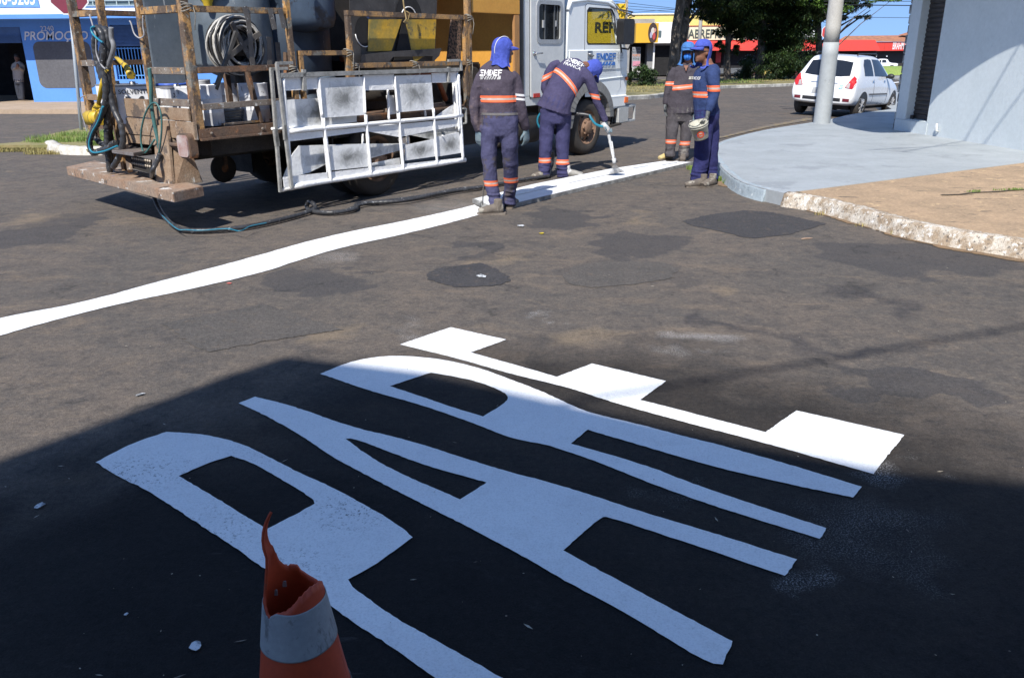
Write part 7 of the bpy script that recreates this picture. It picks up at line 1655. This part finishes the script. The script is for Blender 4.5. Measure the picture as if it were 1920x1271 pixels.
# ---------------- person 2: bending over the spray gun
S2 = cloth('shirt_navy_plum', (.064, .058, .118), (.048, .043, .092)); T2 = cloth('trousers_navy', (.054, .053, .128), (.038, .038, .095))
g0 = G(1040, 334); Y0 = g0.y
P = Person('worker bending over with the spray gun in front of the cab door', g0, [S2, T2, SKIN, GLV])
J = lambda x, y, d=0: A(x, y, Y0+d)
r = Vector((.93, -.36, 0)).normalized()
P.seg([J(1042,232), J(1041,215), J(1040,198,.0), J(1042,186,.02)], [(.14, .12), (.175, .14), (.18, .14), (.17, .13)], 1, r)
P.seg([J(1038,207,0), J(1044,188,0), J(1055,165,.05), J(1066,146,.12), J(1077,132,.20), J(1088,124,.28)], [(.235, .175), (.205, .155), (.195, .14), (.21, .13), (.20, .115), (.10, .085)], 0, Vector((.62, -.25, -.55)))
P.seg([J(1009,196,0), J(1040,206,-.02), J(1070,217,.0)], [(.02, .12), (.14, .03), (.02, .10)], 0, Vector((.4, 0, 1))) if False else None
P.seg([J(1050,120,.35), J(1035,127,.32), J(1026,145,.30), J(1021,160,.30), J(1024,176,.28)], [.062, .062, .057, .052, .048], 0)
P.seg([J(1090,133,.12), J(1104,148,.10), J(1113,172,.10), J(1119,190,.10), J(1128,210,.12), J(1135,228,.14)], [.070, .070, .062, .056, .050, .042], 0)
P.seg([J(1028,205), J(1026,230), J(1024,258), J(1022,295), J(1021,315), J(1021,330)], [(.105, .12), (.100, .108), (.090, .098), (.080, .085), (.078, .082), (.080, .085)], 1, r)
P.seg([J(1056,210,.05), J(1056,235,.05), J(1055,262,.05), J(1055,298,.05), J(1055,318,.05), J(1056,331,.05)], [(.108, .12), (.100, .108), (.090, .098), (.078, .085), (.078, .085), (.082, .09)], 1, r)
P.seg([J(1086,126,.26), J(1100,124,.36)], [.06, .06], 2)
hc = J(1110,131,.42); hu = Vector((.75, .3, .35)); P.head(hc, (.45, .3, -1), hu, 2)
P.build()
P.band(J(1060,157,.1), Vector((.62, .22, .50)), .034, {1}); P.band(J(1020,300), (0, 0, 1), .032, {4}); P.band(J(1055,303,.05), (0, 0, 1), .032, {5})
P.band(J(1114,181,.1), (.22, 0, 1), .030, {3}); P.band(J(1031,141,.3), (-.5, 0, 1), .030, {2})
cd = -fw
tx = Vector((.93, .1, -.42)).normalized(); ty = Vector((.36, .1, .9)).normalized()
P.block('EMDEF', .070, .044, J(1079,119,.2), tx, ty, WHT, Vector((-.1, -1, .35))); P.text('FRANCA', .070, J(1073,127,.15), tx, ty, WHT, .9, d=Vector((-.1, -1, .35)))
P.glove(J(1135,229,.14), (.25, .1, -1), (.5, -.3, 0), GLV, 1.1, 1.15, 1); P.glove(J(1024,176,.28), (.1, .1, -1), (.5, .6, 0), GLV, .4, 1.05, 1)
P.cap(hc, (.45, .3, -1), hu, CAPB, k=1.05, back=.0, rows=[(.137, .004, .004, 0), (.134, .045, .040, 0), (.115, .084, .072, 0), (.085, .104, .090, 0), (.05, .115, .098, 0), (.01, .119, .101, 0), (-.03, .117, .101, 0), (-.07, .112, .103, -.004), (-.11, .108, .107, -.010)])
P.shoe(G(1023,334), (-.45, -.35, 0), BOOT, .27); P.shoe(G(1060,333), (.9, -.05, 0), mat('paint_white_boot', (.5, .5, .5), (.25, .24, .22), scale=7, lo=.45, hi=.55), .28)
# spray gun with hose and mist
sg = empty('spray_gun', J(1138,240,.14)); tag(sg, 'paint crusted spray gun with lance held over the stencil board', 'spray gun')
CRU = mat('gun_crusted_paint', (.62, .63, .64), (.30, .31, .32), scale=8, rough=.7, bump=1, bscale=20)
def sch(o): o.parent = sg; o.matrix_parent_inverse = Matrix.Translation(-sg.location); return o
t = MB(); pts = smoothloop([J(1139,240,.14), J(1143,262,.12), J(1148,285,.08), J(1152,302,.04)], 5); t.tube(pts, [.020+.006*noise.noise((i*.9, 0, 0)) for i in range(len(pts))], 10); t.tube([J(1151,298,.05), J(1152,307,.03)], [.030, .022], 10)
t.tube([J(1144,265,.11)+Vector((.02, -.02, 0)), J(1149,295,.05)+Vector((.02, -.02, 0))], .008, 6); t.tube([J(1130,232,.10), J(1139,242,.12), J(1141,250,.12)], [.03, .035, .025], 12); sch(t.build('lance', CRU))
o = corr([J(1024,330,.35), J(1032,318,.4), J(1037,300,.35), J(1036,283,.28)], .022, n=8); sch(o.build('hose', mat('hose_paint_spattered', (.45, .46, .46), (.10, .11, .12), scale=10, lo=.45, hi=.55)))
sch(smooth_h([J(1060,214,.3), J(1078,214,.15), J(1096,215,.1), J(1108,218,.08)], .022).build('hose', HB)); sch(smooth_h([J(1105,216,.08), J(1110,225,.06), J(1118,234,.06), J(1130,238,.08)], .017).build('teal_fitting', HT))
sch(smooth_h([J(1014,212,-.02), J(1009,220,.0), J(1008,230,.02), J(1012,240,.03)], .014).build('teal_hose', HT))
mm_, N, L, B = nodes('paint_mist'); N.remove(B); vs = N.new('ShaderNodeVolumePrincipled'); vs.inputs['Color'].default_value = (.95, .95, .95, 1); vs.inputs['Density'].default_value = 7
tcn = N.new('ShaderNodeTexCoord'); nn = N.new('ShaderNodeTexNoise'); nn.inputs['Scale'].default_value = 16; L.new(tcn.outputs['Object'], nn.inputs[0])
mr = N.new('ShaderNodeMapRange'); mr.inputs[1].default_value = .35; mr.inputs[2].default_value = .7; mr.inputs[3].default_value = 0; mr.inputs[4].default_value = 22; L.new(nn.outputs[0], mr.inputs[0]); L.new(mr.outputs[0], vs.inputs['Density']); L.new(vs.outputs[0], N['Material Output'].inputs['Volume'])
a = J(1152,307,.03); b = G(1155, 325, .055); t = MB(); t.tube([a, a.lerp(b, .5), b], [.012, .06, .12], 14)
mo = t.build('paint_mist', mm_); tag(mo, 'small white puff of sprayed paint under the gun', 'mist', kind='stuff')

# ---------------- person 3: masked worker facing the viewer
S3 = cloth('shirt_charcoal_plum', (.066, .058, .070), (.050, .044, .054), [((.5, .5, .5), 30, .74)]); T3 = cloth('trousers_charcoal', (.085, .078, .085), (.062, .056, .062), [((.16, .15, .14), 4, .62)])
g0 = G(1264, 301); Y0 = g0.y
P = Person('masked worker in a faded blue neck cap standing at the far end of the board', g0, [S3, T3, SKIN, GLG])
J = lambda x, y, d=0: A(x, y, Y0+d)
r = Vector((-.98, .1, 0)).normalized(); f = Vector((-.25, -1, 0)).normalized()
P.seg([J(1274,228), J(1275,214), J(1276,202)], [(.15, .11), (.185, .135), (.19, .13)], 1, r)
P.seg([J(1277,212), J(1278,195), J(1281,175), J(1285,155), J(1288,140), J(1289,128), J(1290,120)], [(.225, .155), (.215, .145), (.208, .14), (.215, .135), (.222, .12), (.18, .10), (.08, .075)], 0, r)
P.seg([J(1268,130), J(1261,142), J(1255,160), J(1252,174), J(1249,186), J(1248,196)], [.068, .070, .062, .058, .052, .042], 0)
P.seg([J(1309,130), J(1315,144), J(1315,162), J(1312,176), J(1306,190), J(1303,198)], [.068, .070, .062, .058, .052, .042], 0)
P.seg([J(1263,212), J(1261,232), J(1259,252), J(1257,272), J(1256,285), J(1256,294)], [(.10, .11), (.098, .10), (.088, .09), (.078, .08), (.076, .08), (.080, .085)], 1, r)
P.seg([J(1286,212), J(1287,232), J(1286,252), J(1284,272), J(1282,285), J(1281,296)], [(.10, .11), (.098, .10), (.088, .09), (.078, .08), (.076, .08), (.080, .085)], 1, r)
P.seg([J(1290,124), J(1290,112)], [.06, .058], 2)
hc = J(1290,99); P.head(hc, f, UPV, 2)
P.build()
P.band(J(1281,163), (-.10, 0, 1), .032, {1}); P.band(J(1255,157), (0, 0, 1), .030, {2}); P.band(J(1257,265), (0, 0, 1), .030, {4}); P.band(J(1285,268), (0, 0, 1), .030, {5})
P.glove(J(1248,195), (.0, -.05, -1), (.6, -.3, 0), GLG, .35, 1.15, 1); P.glove(J(1303,197), (-.1, -.1, -1), (-.3, -.3, 0), GLG, .6, 1.1, -1)
P.cap(hc+Vector((0, 0, .01)), f, UPV, CAPL, open_=56, k=1.04)
hu = UPV; fr_ = f; rr_ = fr_.cross(hu)
t = MB(); c = hc-P.loc; t.ball(c+fr_*.085-hu*.060, (.055, .045, .052), 20, 14, Matrix((rr_, fr_, hu)).transposed()); t.tube([c+fr_*.12-hu*.03, c+fr_*.145-hu*.055, c+fr_*.12-hu*.10], [.012, .022, .012], 8)
t.build('dust_mask', mat('mask_blue', (.02, .16, .55), (.015, .12, .45), scale=6, rough=.7), P.root)
t = MB(); 
for s_ in (-1, 1): t.ball(c+fr_*.100+rr_*.032*s_+hu*.005, (.027, .010, .019), 14, 10, Matrix((rr_, fr_, hu)).transposed())
t.bar(c+fr_*.108-rr_*.06+hu*.012, c+fr_*.108+rr_*.06+hu*.012, .006); t.build('sunglasses', BLK, P.root)
t = MB(); t.prism([J(1283,123,-.02)-P.loc+f*.10, J(1291,123,-.02)-P.loc+f*.10, J(1287,134,-.02)-P.loc+f*.12], f*.01); o = t.build('collar_opening', SKIN, P.root)
t = MB(); t.box(-.045, .045, -.002, .002, -.02, .02); o = t.build('name_patch', mat('patch_beige', (.42, .40, .34), (.15, .14, .13), scale=40, lo=.45, hi=.55)); o.data.transform(Matrix.Translation(J(1298,146)-P.loc)); P.wrap(o, f)
P.shoe(G(1255,299), (-.75, -.6, 0), mat('yellow_boot', (.55, .42, .16), (.40, .34, .22), scale=6, rough=.8), .28); P.shoe(G(1281,301), (-.25, -.9, 0), BOOT, .28)

# ---------------- person 4: profile, holding the bucket
S4 = cloth('shirt_navy_blue', (.033, .055, .145), (.025, .042, .115)); T4 = cloth('trousers_deep_navy', (.030, .032, .115), (.020, .022, .080), [((.06, .06, .10), 3, .66)])
g0 = G(1318, 348); Y0 = g0.y
P = Person('worker in profile with glasses holding a dirty paint bucket by the grey kerb', g0, [S4, T4, SKIN, GLG])
J = lambda x, y, d=0: A(x, y, Y0+d)
f = Vector((-.93, -.36, 0)).normalized(); r = Vector((-.36, .93, 0)).normalized()
P.seg([J(1324,238), J(1325,220), J(1325,205)], [(.12, .12), (.165, .150), (.16, .145)], 1, r)
P.seg([J(1325,214), J(1324,198), J(1323,180), J(1323,162), J(1325,145), J(1329,131), J(1329,122)], [(.170, .148), (.165, .140), (.165, .138), (.180, .148), (.195, .140), (.165, .115), (.085, .078)], 0, r)
P.seg([J(1333,134,-.14), J(1337,148,-.20), J(1339,166,-.22), J(1338,181,-.22), J(1333,196,-.24), J(1328,210,-.25)], [.070, .074, .066, .062, .056, .044], 0)
P.seg([J(1322,134,.18), J(1316,150,.22), J(1313,170,.22), J(1312,186,.18), J(1309,200,.1), J(1307,212,.04)], [.066, .068, .060, .055, .050, .042], 0)
P.seg([J(1322,222,-.06), J(1319,250,-.08), J(1317,278,-.08), J(1313,310,-.06), J(1310,330,-.06), J(1311,341,-.06)], [(.10, .125), (.092, .115), (.086, .105), (.080, .10), (.085, .105), (.085, .105)], 1, r)
P.seg([J(1330,222,.06), J(1333,250,.06), J(1334,278,.06), J(1334,310,.06), J(1334,330,.06), J(1335,342,.06)], [(.10, .125), (.088, .105), (.080, .092), (.072, .08), (.072, .08), (.075, .085)], 1, r)
P.seg([J(1329,126), J(1324,112)], [.062, .058], 2)
hc = J(1318,98); P.head(hc, f+Vector((0, -.1, -.02)), UPV, 2)
P.build()
P.band(J(1320,177), (0, 0, 1), .034, {1}); P.band(J(1338,166,-.2), (0, 0, 1), .034, {2})
P.glove(J(1328,209,-.25), (-.15, -.05, -1), (-.8, .3, 0), GLG, 1.0, 1.15, 1); P.glove(J(1307,211,.04), (-.1, -.05, -1), (.3, -.8, 0), GLV, 1.0, 1.05, -1)
fh = (f+Vector((0, -.1, 0))).normalized()
P.cap(hc+Vector((0, 0, .012)), fh, UPV, CAPB, open_=98, k=.98, back=.30)
c = hc-P.loc; rr_ = fh.cross(UPV); Mh = Matrix((rr_, fh, UPV)).transposed(); t = MB()
for s_ in (-1, 1): t.ball(c+fh*.098+rr_*.033*s_+UPV*.006, (.026, .007, .020), 14, 10, Mh); t.bar(c+fh*.100+rr_*.062*s_+UPV*.012, c+rr_*.085*s_+UPV*.010, .006)
t.bar(c+fh*.108-rr_*.06+UPV*.014, c+fh*.108+rr_*.06+UPV*.014, .006); t.build('glasses', BLK, P.root)
o = P.text('EMDEF', .05, J(1309,147), Vector((.93, .36, 0))*-1 if False else Vector((.8, -.6, 0)), UPV, WHT, 1., d=Vector((-.6, -.8, 0)))
o = P.text('FRANCA', .05, J(1343,145,.05), Vector((.3, .9, 0)), UPV, WHT, 1., d=Vector((.95, -.3, 0)))
P.shoe(G(1321,351), (-.97, -.15, 0), BOOT, .30); P.shoe(G(1337,350), (-.6, -.5, 0), BOOT, .24)
# bucket
bc = A(1315, 259, Y0-.30); bt = A(1309, 231, Y0-.34); ax = (bt-bc).normalized(); bh = (bt-bc).length
bk_ = empty('bucket', bc); tag(bk_, 'dirty off white paint bucket with a round red label held by the worker', 'bucket')
BKM = mat('bucket_dirty_white', (.42, .41, .34), (.32, .31, .26), scale=5, rough=.55, fine=.08, stain=[((.20, .19, .15), 5, .60), ((.5, .5, .46), 9, .66)])
t = MB(); t.lathe([(.001, 0), (.084, 0), (.087, .01), (.105, bh*.80), (.113, bh*.81), (.113, bh*.85), (.106, bh*.86), (.107, bh*.91), (.115, bh*.92), (.116, bh), (.108, bh), (.085, .02), (.001, .02)], (0, 0, 0), ax, 36); t.build('body', BKM, bk_)
cdn = (Vector((0, 0, H))-bc).normalized(); cdn = (cdn-ax*cdn.dot(ax)).normalized(); sdn = ax.cross(cdn)
def blabel(rx, ry, m_, off, nm, ring=None, dx=0.):
    bm = bmesh.new(); vs = []
    for k in range(28):
        a = 2*PI*k/28; u_ = math.cos(a)*rx+dx; v_ = math.sin(a)*ry+bh*.42; rad = .087+.018*v_/(bh*.8)+off; th = u_/rad; vs.append(bm.verts.new(ax*v_+(cdn*math.cos(th)+sdn*math.sin(th))*rad))
    cv = bm.verts.new(ax*(bh*.42)+(cdn*math.cos(dx/.1)+sdn*math.sin(dx/.1))*(.097+off))
    for k in range(28): bm.faces.new((vs[k], vs[(k+1) % 28], cv))
    me = bpy.data.meshes.new(nm); bm.to_mesh(me); bm.free(); return mobj(nm, me, m_, bk_)
blabel(.060, .022, mat('label_blue', (.06, .08, .28)), .002, 'label_band', dx=.0); blabel(.044, .042, mat('label_red', (.62, .09, .04)), .0035, 'label_disc'); blabel(.026, .024, mat('label_cream', (.55, .5, .42)), .005, 'label_centre'); blabel(.030, .010, mat('label_red', (.62, .09, .04)), .0065, 'label_bar')
t = MB(); t.tube([ax*bh*.93+sdn*.116, ax*(bh*1.0)+sdn*.10+cdn*.03+UPV*.05, A(1326, 221, Y0-.27)-bc, ax*bh+UPV*.05-sdn*.10, ax*bh*.93-sdn*.116], .004, 6); t.build('handle', LID, bk_)

# ---------------- person in the shop doorway
SK = mat('shirt_beige', (.38, .33, .30), (.30, .27, .25), scale=3); JN = mat('jeans_dark', (.03, .035, .05))
g0 = Vector((A(38, 190, 28.7).x, 28.7, A(38, 190, 28.7).z))
P = Person('person in a beige shirt raising both hands to the face in the dark doorway', g0, [SK, JN, SKIN, SKIN], vox=.016)
J = lambda x, y, d=0: A(x, y, 28.7+d)
P.seg([J(36,158), J(35,150)], [(.14, .12), (.17, .13)], 1, X0); P.seg([J(35,152), J(34,140), J(34,130), J(34,121), J(33,116)], [(.17, .12), (.17, .12), (.19, .12), (.19, .11), (.07, .07)], 0, X0)
P.seg([J(26,121), J(24,130), J(31,126,-.25)], [.06, .055, .045], 0); P.seg([J(42,121), J(43,131), J(35,126,-.25)], [.06, .055, .045], 0)
P.seg([J(33,128,-.22), J(33,120,-.28)], [.05, .045], 2); P.seg([J(33,118), J(33,113)], [.05, .05], 2)
P.seg([J(32,155), J(34,172), J(38,188)], [.09, .075, .06], 1); P.seg([J(40,155), J(42,172), J(43,188)], [.09, .075, .06], 1)
P.head(J(32,110), (0, -1, 0), UPV, 2, face=True); P.build(wrinkle=.003)
t = MB(); t.ball(J(32,108)-P.loc+Vector((0, .01, .03)), (.085, .10, .10), 16, 10); t.build('hair', mat('hair_dark', (.02, .015, .012)), P.root)
